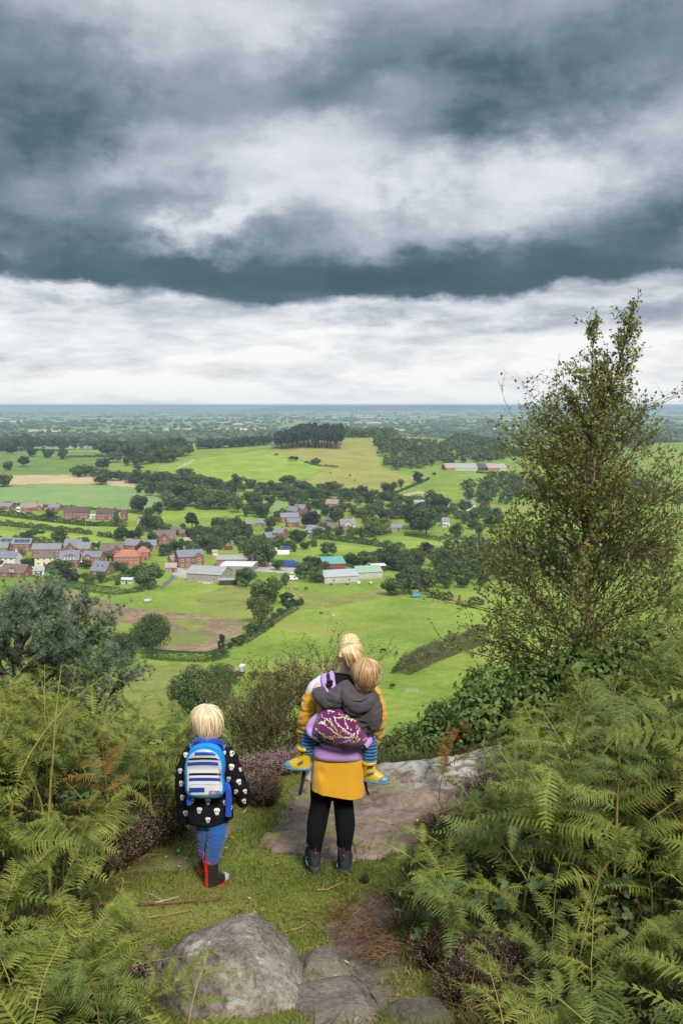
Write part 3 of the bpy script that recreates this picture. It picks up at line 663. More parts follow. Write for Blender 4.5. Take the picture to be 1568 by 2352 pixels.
MANY = [  # group, label, category kind list, feet
    ('trees along the top of the left hill pasture', 'dark broadleaf tree in the row along the top of the left hill pasture', ['oak_tree', 'oak_tree', 'ash_tree'],
     [(-14, 1034, 28), (2, 1036, 26), (20, 1034, 30), (34, 1032, 32), (48, 1031, 30), (60, 1032, 32), (74, 1031, 32), (88, 1031, 30), (100, 1031, 28), (122, 1032, 30), (147, 1034, 28), (172, 1032, 26), (202, 1029, 20), (217, 1029, 20), (188, 1030, 18), (75, 1049, 22), (111, 1052, 23), (145, 1055, 23), (26, 1043, 24)]),
    ('trees of the wood in the dip between the hill fields', 'dark tree in the wood that fills the dip between the hill fields', ['oak_tree', 'oak_tree', 'ash_tree'],
     [(235, 1044, 30), (246, 1047, 36), (258, 1048, 38), (275, 1046, 38), (288, 1052, 34), (300, 1052, 42), (318, 1052, 40), (335, 1054, 44), (352, 1056, 42), (370, 1060, 44), (385, 1062, 42), (400, 1058, 38), (413, 1049, 32), (430, 1046, 28), (310, 1069, 28), (327, 1067, 30), (345, 1064, 32), (292, 1070, 22), (268, 1062, 24), (408, 1036, 34), (378, 1040, 34), (345, 1036, 32), (318, 1036, 30), (182, 1096, 28), (200, 1094, 26), (216, 1094, 24), (170, 1092, 18), (247, 1102, 24), (263, 1104, 24), (276, 1104, 22), (288, 1102, 20)]),
    ('trees in the hedgerow at the foot of the hill', 'broadleaf tree in the long hedgerow at the foot of the hill', ['oak_tree', 'oak_tree', 'ash_tree', 'oak_tree'],
     [(310, 1110, 30), (325, 1108, 26), (340, 1106, 28), (358, 1112, 28), (372, 1114, 30), (388, 1114, 32), (405, 1115, 30), (425, 1110, 36), (440, 1114, 26), (455, 1117, 30), (470, 1114, 22), (485, 1115, 24), (500, 1122, 24), (515, 1124, 20), (530, 1124, 22), (546, 1120, 32), (575, 1122, 24), (600, 1127, 20), (622, 1127, 24), (640, 1130, 24), (652, 1132, 26), (690, 1130, 30), (705, 1132, 26), (738, 1132, 24), (755, 1130, 24), (772, 1132, 26), (808, 1142, 24), (830, 1142, 26), (858, 1144, 22), (875, 1147, 20), (330, 1124, 22), (350, 1128, 22)]),
    ('trees between the pale crop field and the valley houses', 'dark tree in the belt right of the pale crop field', ['oak_tree', 'oak_tree', 'ash_tree'],
     [(382, 1142, 36), (400, 1150, 42), (386, 1172, 42), (425, 1163, 56), (440, 1150, 44), (457, 1163, 48), (482, 1170, 56), (506, 1170, 52), (522, 1162, 42), (410, 1172, 40), (345, 1185, 22), (357, 1176, 20), (575, 1162, 32), (592, 1158, 28), (566, 1187, 28), (585, 1180, 30), (620, 1160, 22)]),
    ('trees around the valley houses', 'leafy tree among the scattered houses of the middle valley', ['ash_tree', 'oak_tree', 'willow_tree', 'oak_tree', 'ash_tree'],
     [(660, 1152, 28), (680, 1150, 26), (700, 1152, 28), (720, 1152, 32), (735, 1152, 32), (750, 1147, 28), (800, 1152, 28), (825, 1162, 26), (850, 1162, 22), (870, 1167, 24), (845, 1184, 26), (883, 1197, 32), (900, 1192, 30), (920, 1192, 36), (948, 1217, 36), (990, 1172, 46), (1012, 1174, 42), (1108, 1152, 32), (1065, 1177, 30), (1040, 1180, 26), (940, 1170, 26), (915, 1160, 24), (895, 1172, 24), (852, 1234, 36), (770, 1200, 44), (782, 1196, 30), (746, 1185, 26), (700, 1195, 20), (640, 1195, 22), (1090, 1200, 36), (1110, 1190, 36), (1130, 1210, 40), (1020, 1200, 22), (965, 1216, 64)]),
    ('trees between the farm and the upper village', 'bushy tree in the belt between the farm and the upper village', ['ash_tree', 'oak_tree', 'ash_tree', 'willow_tree'],
     [(335, 1217, 32), (350, 1222, 36), (366, 1224, 36), (325, 1230, 26), (462, 1257, 46), (476, 1264, 42), (490, 1252, 42), (515, 1247, 44), (535, 1242, 42), (555, 1237, 38), (500, 1227, 38), (520, 1217, 32), (545, 1217, 30), (470, 1235, 30), (448, 1250, 30), (570, 1293, 62), (608, 1302, 62), (634, 1260, 32), (572, 1240, 28), (590, 1250, 26), (620, 1232, 26), (334, 1277, 30), (352, 1254, 34), (310, 1258, 24), (230, 1266, 20), (210, 1262, 18), (195, 1256, 24)]),
    ('trees of the copse right of the barns', 'dense dark green tree in the copse right of the long barns', ['oak_tree', 'oak_tree', 'ash_tree'],
     [(800, 1296, 30), (815, 1302, 38), (835, 1302, 40), (860, 1307, 42), (885, 1307, 44), (905, 1310, 44), (925, 1312, 42), (950, 1308, 42), (920, 1347, 38), (950, 1342, 46), (985, 1347, 44), (1010, 1340, 42), (1040, 1332, 48), (1070, 1330, 46), (1088, 1324, 46), (1020, 1302, 42), (1050, 1302, 42), (1000, 1302, 38), (905, 1367, 42), (940, 1364, 46), (980, 1360, 42), (1105, 1310, 46), (1130, 1320, 50), (1110, 1270, 34), (700, 1330, 44), (725, 1338, 40), (745, 1322, 32), (712, 1310, 34), (640, 1310, 28), (655, 1345, 26)]),
    ('garden trees of the lower village', 'rounded garden tree between the houses of the lower village', ['oak_tree', 'ash_tree', 'bush'],
     [(146, 1326, 40), (232, 1340, 28), (196, 1306, 22), (62, 1304, 22), (76, 1300, 18), (112, 1312, 20), (268, 1312, 22), (284, 1318, 24), (305, 1326, 24), (322, 1330, 30), (270, 1345, 18), (150, 1300, 14), (380, 1276, 26), (372, 1278, 22), (12, 1300, 20), (92, 1290, 14)]),
]
for grp, lab, kinds, feet in MANY:
    for k, (x, y, h) in enumerate(feet): tree(kinds[k % len(kinds)], x, y, h * random.uniform(1.0, 1.22), lab, grp)
EXTRA = [('trees in the hedgerow at the foot of the hill', 'broadleaf tree in the long hedgerow at the foot of the hill', [(320, 1132), (345, 1138), (362, 1128), (536, 1136), (556, 1130), (590, 1138), (612, 1142), (630, 1144), (648, 1148), (668, 1136), (682, 1138), (712, 1140), (726, 1144), (742, 1142), (760, 1146), (785, 1140), (795, 1146), (820, 1152), (842, 1154), (890, 1150), (905, 1152)], 24),
    ('trees around the valley houses', 'leafy tree among the scattered houses of the middle valley', [(672, 1168), (690, 1172), (708, 1176), (728, 1170), (742, 1168), (780, 1166), (792, 1176), (812, 1184), (828, 1190), (838, 1202), (856, 1188), (866, 1180), (910, 1180), (932, 1186), (946, 1190), (958, 1184), (972, 1186), (1005, 1190), (1024, 1186), (1050, 1192), (1066, 1204), (1085, 1216), (1100, 1230), (655, 1196), (632, 1206), (622, 1216), (730, 1232), (752, 1232), (778, 1232), (812, 1236), (830, 1238)], 28),
    ('trees between the farm and the upper village', 'bushy tree in the belt between the farm and the upper village', [(432, 1262), (445, 1272), (455, 1280), (486, 1272), (500, 1262), (512, 1258), (548, 1252), (560, 1262), (596, 1268), (610, 1262), (645, 1252), (660, 1262), (675, 1268), (700, 1262), (720, 1256), (318, 1238), (384, 1226), (420, 1224), (440, 1234), (452, 1226)], 26),
    ('trees of the copse right of the barns', 'dense dark green tree in the copse right of the long barns', [(1120, 1290), (1060, 1282), (1030, 1280), (1000, 1284), (960, 1292), (930, 1296), (895, 1292), (870, 1292), (845, 1290), (1090, 1290), (1105, 1345), (1060, 1350), (1025, 1352)], 36)]
for grp, lab, feet, h0 in EXTRA:
    for k, (x, y) in enumerate(feet): tree(('ash_tree', 'oak_tree', 'ash_tree', 'oak_tree', 'willow_tree')[k % 5], x, y, h0 * random.uniform(.8, 1.25), lab, grp)
BUSHES = [(673, 1394, 24), (660, 1402, 22), (645, 1412, 18), (630, 1422, 18), (690, 1390, 18), (655, 1385, 30), (625, 1440, 16), (600, 1450, 20), (590, 1458, 16), (560, 1472, 18), (528, 1490, 18), (515, 1505, 14), (490, 1510, 14)]
for x, y, h in BUSHES: tree('bush' if h > 17 else 'thorn_bush', x, y, h, 'scrubby bush in the overgrown stream line below the willow', 'scrub along the stream line')

# pine wood on the hill top
for k in range(150):
    f = random.random(); d = random.random() ** 1.3
    p = ground(632 + 152 * f, 1031 + 1.5 * math.sin(f * 9), 900)
    p[1] += d * 95; p[0] = p[0] * (1 + d * 95 / p[1] * .9); p[2] = zat(p[0], p[1])
    tree('pine_tree', 0, 0, 0, 'tall dark pine with a bare trunk in the pine wood on the hill', 'pines of the hill wood', pos=p, h=random.uniform(25, 31) * (.62 + .42 * math.sin(min(1, f * 1.5) * 1.9)))
for x in (797, 800): tree('pine_tree', x, 1004, 27, 'tall pine standing apart on the skyline right of the pine wood', 'pines apart on the skyline', ymin=900)
# ------------------------------------------------------------------ woods that read as one mass
def woodland(name, label, places, mat, per=170, leaf=.09, seed=1, cat='woodland'):
    r = np.random.default_rng(seed); g = Geo(); cache = [crown(seed * 31 + k, per, 9, leaf, width=.52, zbot=.0)[0] for k in range(5)]
    for x, y, h in places:
        c = cache[r.integers(5)]; a = r.uniform(0, 6.28); R = np.array([[math.cos(a), -math.sin(a), 0], [math.sin(a), math.cos(a), 0], [0, 0, 1]])
        for v, f, t in zip(c.v, c.f, c.t):
            g.v.append(v @ R.T * h * np.array([r.uniform(.9, 1.2)] * 2 + [1]) + np.array([x, y, float(zat(x, y)) - .3])); g.f.append(f - f.min() + g.n); g.n += len(v)
            g.t.append(np.clip(t + r.normal(0, .15), 0, 1)); g.m.append(np.zeros(len(f), np.int32))
    return tag(obj(name, g.mesh(name, mat, smooth=False)), label, cat, kind='stuff')
def line_places(pts, n, depth, h, ymin=700, seed=3):
    n = int(n * 1.7)
    r = np.random.default_rng(seed); P = np.array([ground(x, y, ymin) for x, y in pts]); s = np.linspace(0, len(P) - 1, n) + r.normal(0, .05, n); s = np.clip(s, 0, len(P) - 1.001)
    i = s.astype(int); q = P[i] + (P[i + 1] - P[i]) * (s - i)[:, None]; q[:, 1] += r.uniform(0, depth, n)
    return [(a[0], a[1], h * r.uniform(.7, 1.15)) for a in q]
woodland('skyline_wood', 'dark wood along the skyline of the hill right of the pines', line_places([(792, 1006), (850, 1006), (900, 1004), (960, 1001), (1020, 1000), (1085, 1000)], 110, 50, 15, 1200), L_oak, seed=2)
poly = np.array(wpoly([(858, 1012), (880, 1014), (960, 1022), (1030, 1022), (1085, 1010), (1140, 1020), (1175, 1048), (1150, 1058), (1090, 1064), (1000, 1072), (965, 1088), (930, 1084), (885, 1076), (868, 1050)], 900))
_r = np.random.default_rng(8); pl = []
while len(pl) < 620:
    q = _r.uniform(poly.min(0), poly.max(0))
    if inpoly(q[:1], q[1:], poly)[0]: pl.append((q[0], q[1], _r.uniform(10, 16)))
woodland('flank_wood', 'dense dark wood on the right flank of the hill', pl, L_oak, 150, .095, seed=3)
woodland('ridge_wood', 'dark band of trees along the far green ridge', line_places([(390, 1006), (440, 1001), (520, 1000), (600, 1001), (650, 1001)], 90, 60, 17, 1800), L_oak, seed=4)
woodland('ridge_wood', 'line of trees beneath the far green field left of the pines', line_places([(455, 1040), (500, 1036), (560, 1034), (615, 1034)], 60, 50, 14, 1400), L_oak, seed=5)
woodland('ridge_wood', 'dark trees behind the hill pasture at the far left', line_places([(-150, 1022), (0, 1020), (120, 1016), (260, 1020), (380, 1020)], 130, 200, 16, 1500), L_oak, seed=6)
woodland('edge_wood', 'dark wooded hill at the right edge behind the birch', line_places([(1480, 1040), (1540, 1010), (1620, 985), (1750, 975)], 130, 160, 16, 1100), L_oak, seed=7)
woodland('edge_wood', 'dark trees of the valley hidden behind the birch', line_places([(1130, 1180), (1200, 1150), (1300, 1160), (1400, 1180), (1500, 1160), (1640, 1170)], 70, 200, 13, 500), L_oak, seed=9)
woodland('edge_wood', 'lower wood of the valley hidden behind the birch', line_places([(1120, 1350), (1200, 1330), (1320, 1340), (1450, 1350), (1640, 1330)], 60, 120, 12, 200), L_oak, seed=12)
woodland('edge_wood', 'green belt of trees behind the far farm', line_places([(1120, 1062), (1180, 1050), (1260, 1060), (1380, 1050)], 60, 100, 13, 900), L_oak, seed=13)
# trees of the plain: thousands of far copses and hedge trees
def far_trees():
    r = np.random.default_rng(21); g = Geo(); n = 6800
    rows = r.uniform(946, 1022, n); y = 90.0 / np.tan(np.arctan((rows - 1176) / FPX) + PITCH); y = np.clip(y, 1950, 24000)
    t = r.uniform(-.5, .5, n); x = t * y
    keep = (fbm2(x / 420, y / 700, 3, 31) + r.uniform(-.55, .55, n)) > .02; x, y = x[keep], y[keep]; n = len(x)
    w = r.uniform(5, 11, n) * (1 + (r.random(n) < .12) * 1.6) * (1 + y / 14000); h = r.uniform(6, 13, n); z = zat(x, y)
    a = np.arange(6) * math.pi / 3
    ring = lambda rad, zz, ph: np.stack([np.cos(a + ph) * rad, np.sin(a + ph) * rad, np.full(6, zz)], 1)
    base = np.concatenate([ring(.75, 0, 0), ring(1, .45, .5), ring(.6, .85, 0), [[0, 0, 1.0]]])
    F = [(i, (i + 1) % 6, 6 + (i + 1) % 6, 6 + i) for i in range(6)] + [(6 + i, 6 + (i + 1) % 6, 12 + (i + 1) % 6, 12 + i) for i in range(6)]
    T = [(12 + i, 12 + (i + 1) % 6, 18) for i in range(6)]
    j = r.uniform(.75, 1.25, (n, 19, 3)); v = base[None] * j
    v[:, :, 0] *= w[:, None]; v[:, :, 1] *= w[:, None]; v[:, :, 2] *= h[:, None]
    v += np.stack([x, y, z], 1)[:, None, :]; off = np.arange(n)[:, None, None] * 19; tint = r.uniform(.1, .9, n)
    g.add(v.reshape(-1, 3), (np.array(F)[None] + off).reshape(-1, 4), np.repeat(tint, 12))
    g.f.append((np.array(T)[None] + off).reshape(-1, 3)); g.t.append(np.repeat(tint, 6)); g.m.append(np.zeros(n * 6, np.int32))
    return g
tag(obj('plain_woodland', far_trees().mesh('plain_woodland', L_oak, smooth=False)), 'countless hedge trees and copses scattered over the far plain', 'woodland', kind='stuff')

# ------------------------------------------------------------------ hedges
def hedge(pts, hm, wm, label, mat=None, clipped=False, ymin=60, dens=1.0, leaf=.35, name='hedge'):
    P = np.array([ground(x, y, ymin) for x, y in pts]); g = Geo(); r = np.random.default_rng(len(pts) * 7 + int(abs(P[0][0]) * 3) % 997)
    for a, b in zip(P[:-1], P[1:]):
        L = float(np.linalg.norm((b - a)[:2])); n = int(L * 46 * dens * (hm / 2) ** .5) + 8
        d = (b - a)[:2] / max(L, 1e-6); nrm = np.array([-d[1], d[0]]); s = r.uniform(0, 1, n)
        th = r.uniform(0, math.pi, n); hh = hm * (1 if clipped else 1 + .55 * fbm2(s * L / 4 + a[0], np.zeros(n), 2, 4)) 
        if clipped: cx = np.clip(np.cos(th) * 1.5, -1, 1); cz = np.clip(np.sin(th) * 1.6, 0, 1)
        else: cx, cz = np.cos(th), np.sin(th)
        q = r.uniform(.75, 1.05, n) if not clipped else r.uniform(.93, 1.0, n)
        lat = cx * wm / 2 * q; up = cz * hh * q
        c = np.stack([a[0] + d[0] * s * L + nrm[0] * lat, a[1] + d[1] * s * L + nrm[1] * lat, np.zeros(n)], 1); c[:, 2] = zat(c[:, 0], c[:, 1]) + up
        nv = np.stack([nrm[0] * cx, nrm[1] * cx, cz + .05], 1) + unit(n, r) * (.35 if clipped else .7); nv /= np.linalg.norm(nv, axis=1)[:, None]
        leaf_quads(g, c, nv, leaf * r.uniform(.6, 1.2, n), r, np.clip(.5 + r.normal(0, .2, n) + .25 * fbm2(s * L / 3, np.ones(n) * 3, 2, 2), 0, 1))
    return tag(obj(name, g.mesh(name, mat or L_hedge, smooth=False)), label, 'hedge')
hedge([(-60, 1155), (0, 1159), (100, 1165), (200, 1170), (300, 1178), (345, 1184)], 2.2, 2.2, 'long thin hedge along the bottom of the pale crop field')
hedge([(-60, 1181), (0, 1184), (60, 1191), (130, 1200), (200, 1208), (292, 1210)], 4.2, 4, 'thick tall hedge in front of the upper row of brick houses', dens=.7, leaf=.5)
hedge([(-60, 1201), (40, 1210), (130, 1219), (210, 1228)], 3.2, 3.4, 'dark hedge between the two lime green strips', dens=.8, leaf=.45)
hedge([(226, 1231), (248, 1234), (272, 1238)], 3.4, 3.4, 'short dark hedge piece right of the gap in the lime strip', dens=.8, leaf=.45)
hedge([(-20, 1242), (50, 1245), (125, 1247)], 3.4, 3.4, 'dark hedge just above the solar roofed houses', dens=.8, leaf=.45)
tree('bush', 75, 1237, 26, 'dense dark clump of bushes on the lime strip at left', wpx=56)
hedge([(108, 1338), (150, 1347), (185, 1354), (230, 1362), (272, 1366)], 3.0, 3.0, 'clipped bright hedge between the gardens and the brown earth field', L_hedge2, True, dens=1.6, leaf=.3)
hedge([(272, 1366), (300, 1362), (330, 1358)], 2.0, 2.4, 'pale overgrown hedge beside the summer house', L_ash, dens=1.2, leaf=.3)
hedge([(205, 1268), (240, 1278), (275, 1287), (320, 1290)], 2.2, 1.8, 'bright clipped hedge behind the slate roofed houses', L_hedge2, True, dens=1.3)
hedge([(713, 1236), (760, 1240), (840, 1250), (880, 1256), (925, 1262)], 4.0, 4.5, 'broad dark hedge crossing the valley meadow', dens=.7, leaf=.5)
hedge([(700, 1198), (760, 1214), (820, 1222), (900, 1226)], 2.4, 2.4, 'garden hedge below the white cottage', dens=.9)
hedge([(930, 1230), (1000, 1240), (1085, 1240)], 2.2, 2.4, 'low hedge right of the weeping willow', dens=.9)
hedge([(1000, 1276), (1060, 1264), (1100, 1258)], 3.0, 3, 'hedge at the right end of the meadow beside the birch', dens=.9)
hedge([(1093, 1086), (1140, 1090), (1190, 1094)], 3.0, 3, 'dark hedge in the field below the far farm', dens=.6, leaf=.6, ymin=600)
hedge([(908, 1134), (940, 1120), (965, 1110), (985, 1100)], 2.0, 2.4, 'thin hedge climbing beside the dry hill field', dens=.6, leaf=.5, ymin=600)
hedge([(560, 1120), (640, 1126), (720, 1134), (800, 1142), (900, 1150), (1000, 1156)], 4.5, 6, 'ragged hedge at the foot of the hill fields', dens=.45, leaf=.7, ymin=500)
hedge([(290, 1108), (380, 1116), (460, 1120), (520, 1126)], 4.5, 6, 'ragged hedge under the hedgerow trees left of the hill', dens=.45, leaf=.7, ymin=500)
hedge([(920, 1550), (950, 1535), (985, 1518), (1020, 1505), (1060, 1490), (1110, 1472)], 4.6, 6.0, 'thick brown green thorn hedge running up to the birch', L_rust, dens=5, leaf=.19)
hedge([(330, 1512), (380, 1516), (430, 1519), (480, 1520), (520, 1508)], 2.8, 2.6, 'dark clipped hedge below the spreading oak', None, True, dens=6, leaf=.15)
hedge([(985, 1372), (1010, 1375), (1038, 1380)], 2.6, 3, 'low hedge right of the blue trailer', dens=1.2)
hedge([(1076, 1388), (1110, 1390)], 2.6, 3, 'short low hedge beside the birch leaves', dens=1.2)
hedge([(555, 1478), (600, 1450), (640, 1420), (680, 1398)], 1.5, 4, 'low rough scrub line along the stream', L_ash, dens=1.1, leaf=.28)
hedge([(150, 1052), (200, 1050), (260, 1050)], 2.5, 3, 'hedge along the top right of the left hill pasture', dens=.5, leaf=.6, ymin=700)
hedge([(0, 1038), (60, 1034), (150, 1037)], 2.5, 3, 'hedge under the trees along the top of the left hill pasture', dens=.5, leaf=.6, ymin=700)
hedge([(700, 1062), (730, 1070), (775, 1074)], 2.0, 4, 'low gorse line on the dry hill field', L_ash, dens=.5, leaf=.5, ymin=700)
hedge([(330, 1340), (310, 1330), (280, 1326), (240, 1338)], 1.8, 1.4, 'garden hedge behind the summer house', dens=1.2, leaf=.28)
# ------------------------------------------------------------------ the air
def haze():
    g = Geo(); box(g, (-21000, -60, -2.0), (21000, 32500, 103.5)); m = bpy.data.materials.new('haze'); m.use_nodes = True; nt = m.node_tree; nt.nodes.clear()
    v = nt.nodes.new('ShaderNodeVolumePrincipled'); v.inputs['Color'].default_value = (.68, .85, 1.0, 1); v.inputs['Density'].default_value = HAZE; v.inputs['Anisotropy'].default_value = .2
    o = nt.nodes.new('ShaderNodeOutputMaterial'); nt.links.new(v.outputs[0], o.inputs['Volume'])
    m.cycles.homogeneous_volume = True
    tag(obj('haze', g.mesh('haze', m, smooth=False)), kind='stuff')
HAZE = 1.2e-4
haze()
# ------------------------------------------------------------------ buildings
def brickmat(name, a, b):
    m = material(name); P = POS(); x, y, z = sep(P)
    nt = m.node_tree; n = nt.nodes.new('ShaderNodeTexBrick'); nt.links.new(V(x + y, z, 0.0).s, n.inputs['Vector'])
    n.inputs['Color1'].default_value = (*a, 1); n.inputs['Color2'].default_value = (*b, 1); n.inputs['Mortar'].default_value = (.35, .30, .26, 1)
    n.inputs['Scale'].default_value = 4.2; n.inputs['Mortar Size'].default_value = .012
    c = MIX(NOISE(P, .7, 4, .6) * .5, S(n.outputs[0]), tuple(q * .55 for q in a))
    return finish(m, BSDF(c, .9, .1))
def roofmat(name, c, rows=3.4, var=.28):
    m = material(name); P = POS(); x, y, z = sep(P)
    w = M('SINE', z * rows * 6.28); n = NOISE(P, .9, 5, .65); n2 = NOISE(VM('MULTIPLY', P, (3, 3, 7)), 1, 3, .6)
    f = n * .6 + n2 * .4 + w * .05
    return finish(m, BSDF(RAMP(f, [(.3, tuple(q * (1 - var) for q in c)), (.5, c), (.7, tuple(q * (1 + var) for q in c))]), .75, .25))
W = {'brick': brickmat('red brick', (.27, .115, .080), (.21, .085, .060)), 'orange': brickmat('orange brick', (.38, .15, .075), (.32, .12, .065)),
     'pinkbrick': brickmat('weathered pink brick', (.36, .19, .14), (.30, .15, .11)),
     'white': plain('white render', (.60, .59, .56), .85, .2, var=.06, scale=1), 'cream': plain('cream render', (.60, .54, .42), .85, .2, var=.08, scale=1),
     'block': plain('grey block wall', (.30, .27, .23), .95, .1, var=.25, scale=1.2), 'stone': plain('brown stone wall', (.27, .20, .15), .95, .1, var=.3, scale=2),
     'dark': plain('dark timber wall', (.06, .045, .035), .9, .1, var=.3, scale=2), 'sheet': plain('pale sheet wall', (.40, .39, .36), .7, .3, var=.15, scale=.8),
     'sage': plain('sage painted boards', (.42, .50, .40), .7, .3, var=.08, scale=2), 'red': plain('rusty red boards', (.22, .06, .045), .8, .2, var=.3, scale=1)}
R = {'grey': roofmat('grey slate', (.20, .20, .215)), 'slate': roofmat('blue grey slate', (.17, .18, .215)), 'brown': roofmat('brown tile', (.155, .115, .095)),
     'darkbrown': roofmat('dark brown tile', (.10, .062, .052)), 'pink': roofmat('pinkish concrete tile', (.27, .20, .18)), 'orange': roofmat('orange red tile', (.36, .145, .09)),
     'sheet': roofmat('weathered cement sheet', (.30, .30, .29), .6, .15), 'white': roofmat('white flat sheet', (.60, .60, .58), .3, .1), 'green': roofmat('faded green sheet', (.25, .36, .26), .6, .12),
     'teal': roofmat('turquoise sheet', (.13, .29, .265), .6, .10), 'steel': roofmat('grey green steel sheet', (.33, .37, .36), .6, .08), 'dark': roofmat('dark felt', (.07, .07, .075), .6, .2), 'tin': roofmat('rusty tin', (.34, .27, .23), .6, .25)}
C_white = plain('white painted frame', (.78, .78, .76), .5, .4, var=.03); C_glass = material('window glass'); finish(C_glass, BSDF((.035, .045, .055), .08, .6))
C_pot = plain('clay chimney pot', (.42, .19, .10), .8, .2); C_door = plain('dark painted door', (.05, .06, .07), .5, .4); C_solar = plain('dark solar panel', (.03, .04, .08), .15, .6, var=.2)
def _window():
    f = Geo(); box(f, (-.62, -.05, 0), (.62, .03, .09)); box(f, (-.62, -.05, 1.11), (.62, .03, 1.2)); box(f, (-.62, -.052, .09), (-.53, .03, 1.11)); box(f, (.53, -.052, .09), (.62, .03, 1.11)); box(f, (-.04, -.053, .09), (.04, .03, 1.11))
    p = Geo(); box(p, (-.53, -.03, .09), (.53, .02, 1.11)); return f.mesh('window', C_white, False), p.mesh('pane', C_glass, False)
WIN, PANE = _window()
def _door():
    d = Geo(); box(d, (-.45, -.05, 0), (.45, .02, 2.0)); return d.mesh('door', C_door, False)
DOOR = _door()
def chimney_mesh(w):
    c = Geo(); box(c, (-.45, -.3, -1.2), (.45, .3, 1.0)); box(c, (-.5, -.35, 1.0), (.5, .35, 1.12)); 
    for x in (-.22, .22): tube(c, [(x, 0, 1.1), (x, 0, 1.5)], .11, 7, mat=1)
    return c.mesh('chimney', [w, C_pot], False)
CHM = {k: chimney_mesh(W[k]) for k in ('brick', 'orange', 'white', 'cream', 'pinkbrick', 'stone')}
def gable_roof(L, D, e, rise, over=.35, th=.16, hip=0.0):
    g = Geo(); hx, hy = L / 2 + over, D / 2 + over; drop_ = rise * over / (D / 2)
    r0 = hx - hip * (D / 2 + over); zr = e + rise; ze = e - drop_
    for dz, flip in ((th, False), (0.0, True)):
        v = [(-hx, -hy, ze + dz), (hx, -hy, ze + dz), (hx, hy, ze + dz), (-hx, hy, ze + dz), (-r0, 0, zr + dz), (r0, 0, zr + dz)]
        q = [(0, 1, 5, 4), (2, 3, 4, 5)]; t = [(1, 2, 5), (3, 0, 4)]
        if flip: q = [x[::-1] for x in q]; t = [x[::-1] for x in t]
        g.add(v, q)
        if hip > 0: g.add(v, t)
    v = [(-hx, -hy, ze), (hx, -hy, ze), (hx, hy, ze), (-hx, hy, ze), (-r0, 0, zr), (r0, 0, zr)]; w = [(a, b, c + th) for a, b, c in v]
    F = [(0, 1, 7, 6), (2, 3, 9, 8)]
    if hip == 0: F += [(1, 5, 11, 7), (5, 2, 8, 11), (3, 4, 10, 9), (4, 0, 6, 10)]
    else: F += [(1, 2, 8, 7), (3, 0, 6, 9)]
    g.add(v + w, F); return g
def gable_wall(L, D, e, rise, hip=0.0):
    g = Geo(); a, b = L / 2, D / 2
    v = [(-a, -b, -1), (a, -b, -1), (a, b, -1), (-a, b, -1), (-a, -b, e), (a, -b, e), (a, b, e), (-a, b, e), (-a, 0, e + rise * .98), (a, 0, e + rise * .98)]
    g.add(v, [(0, 1, 5, 4), (1, 2, 6, 5), (2, 3, 7, 6), (3, 0, 4, 7)])
    if hip == 0: g.add(v, [(5, 6, 9), (7, 4, 8)])
    return g
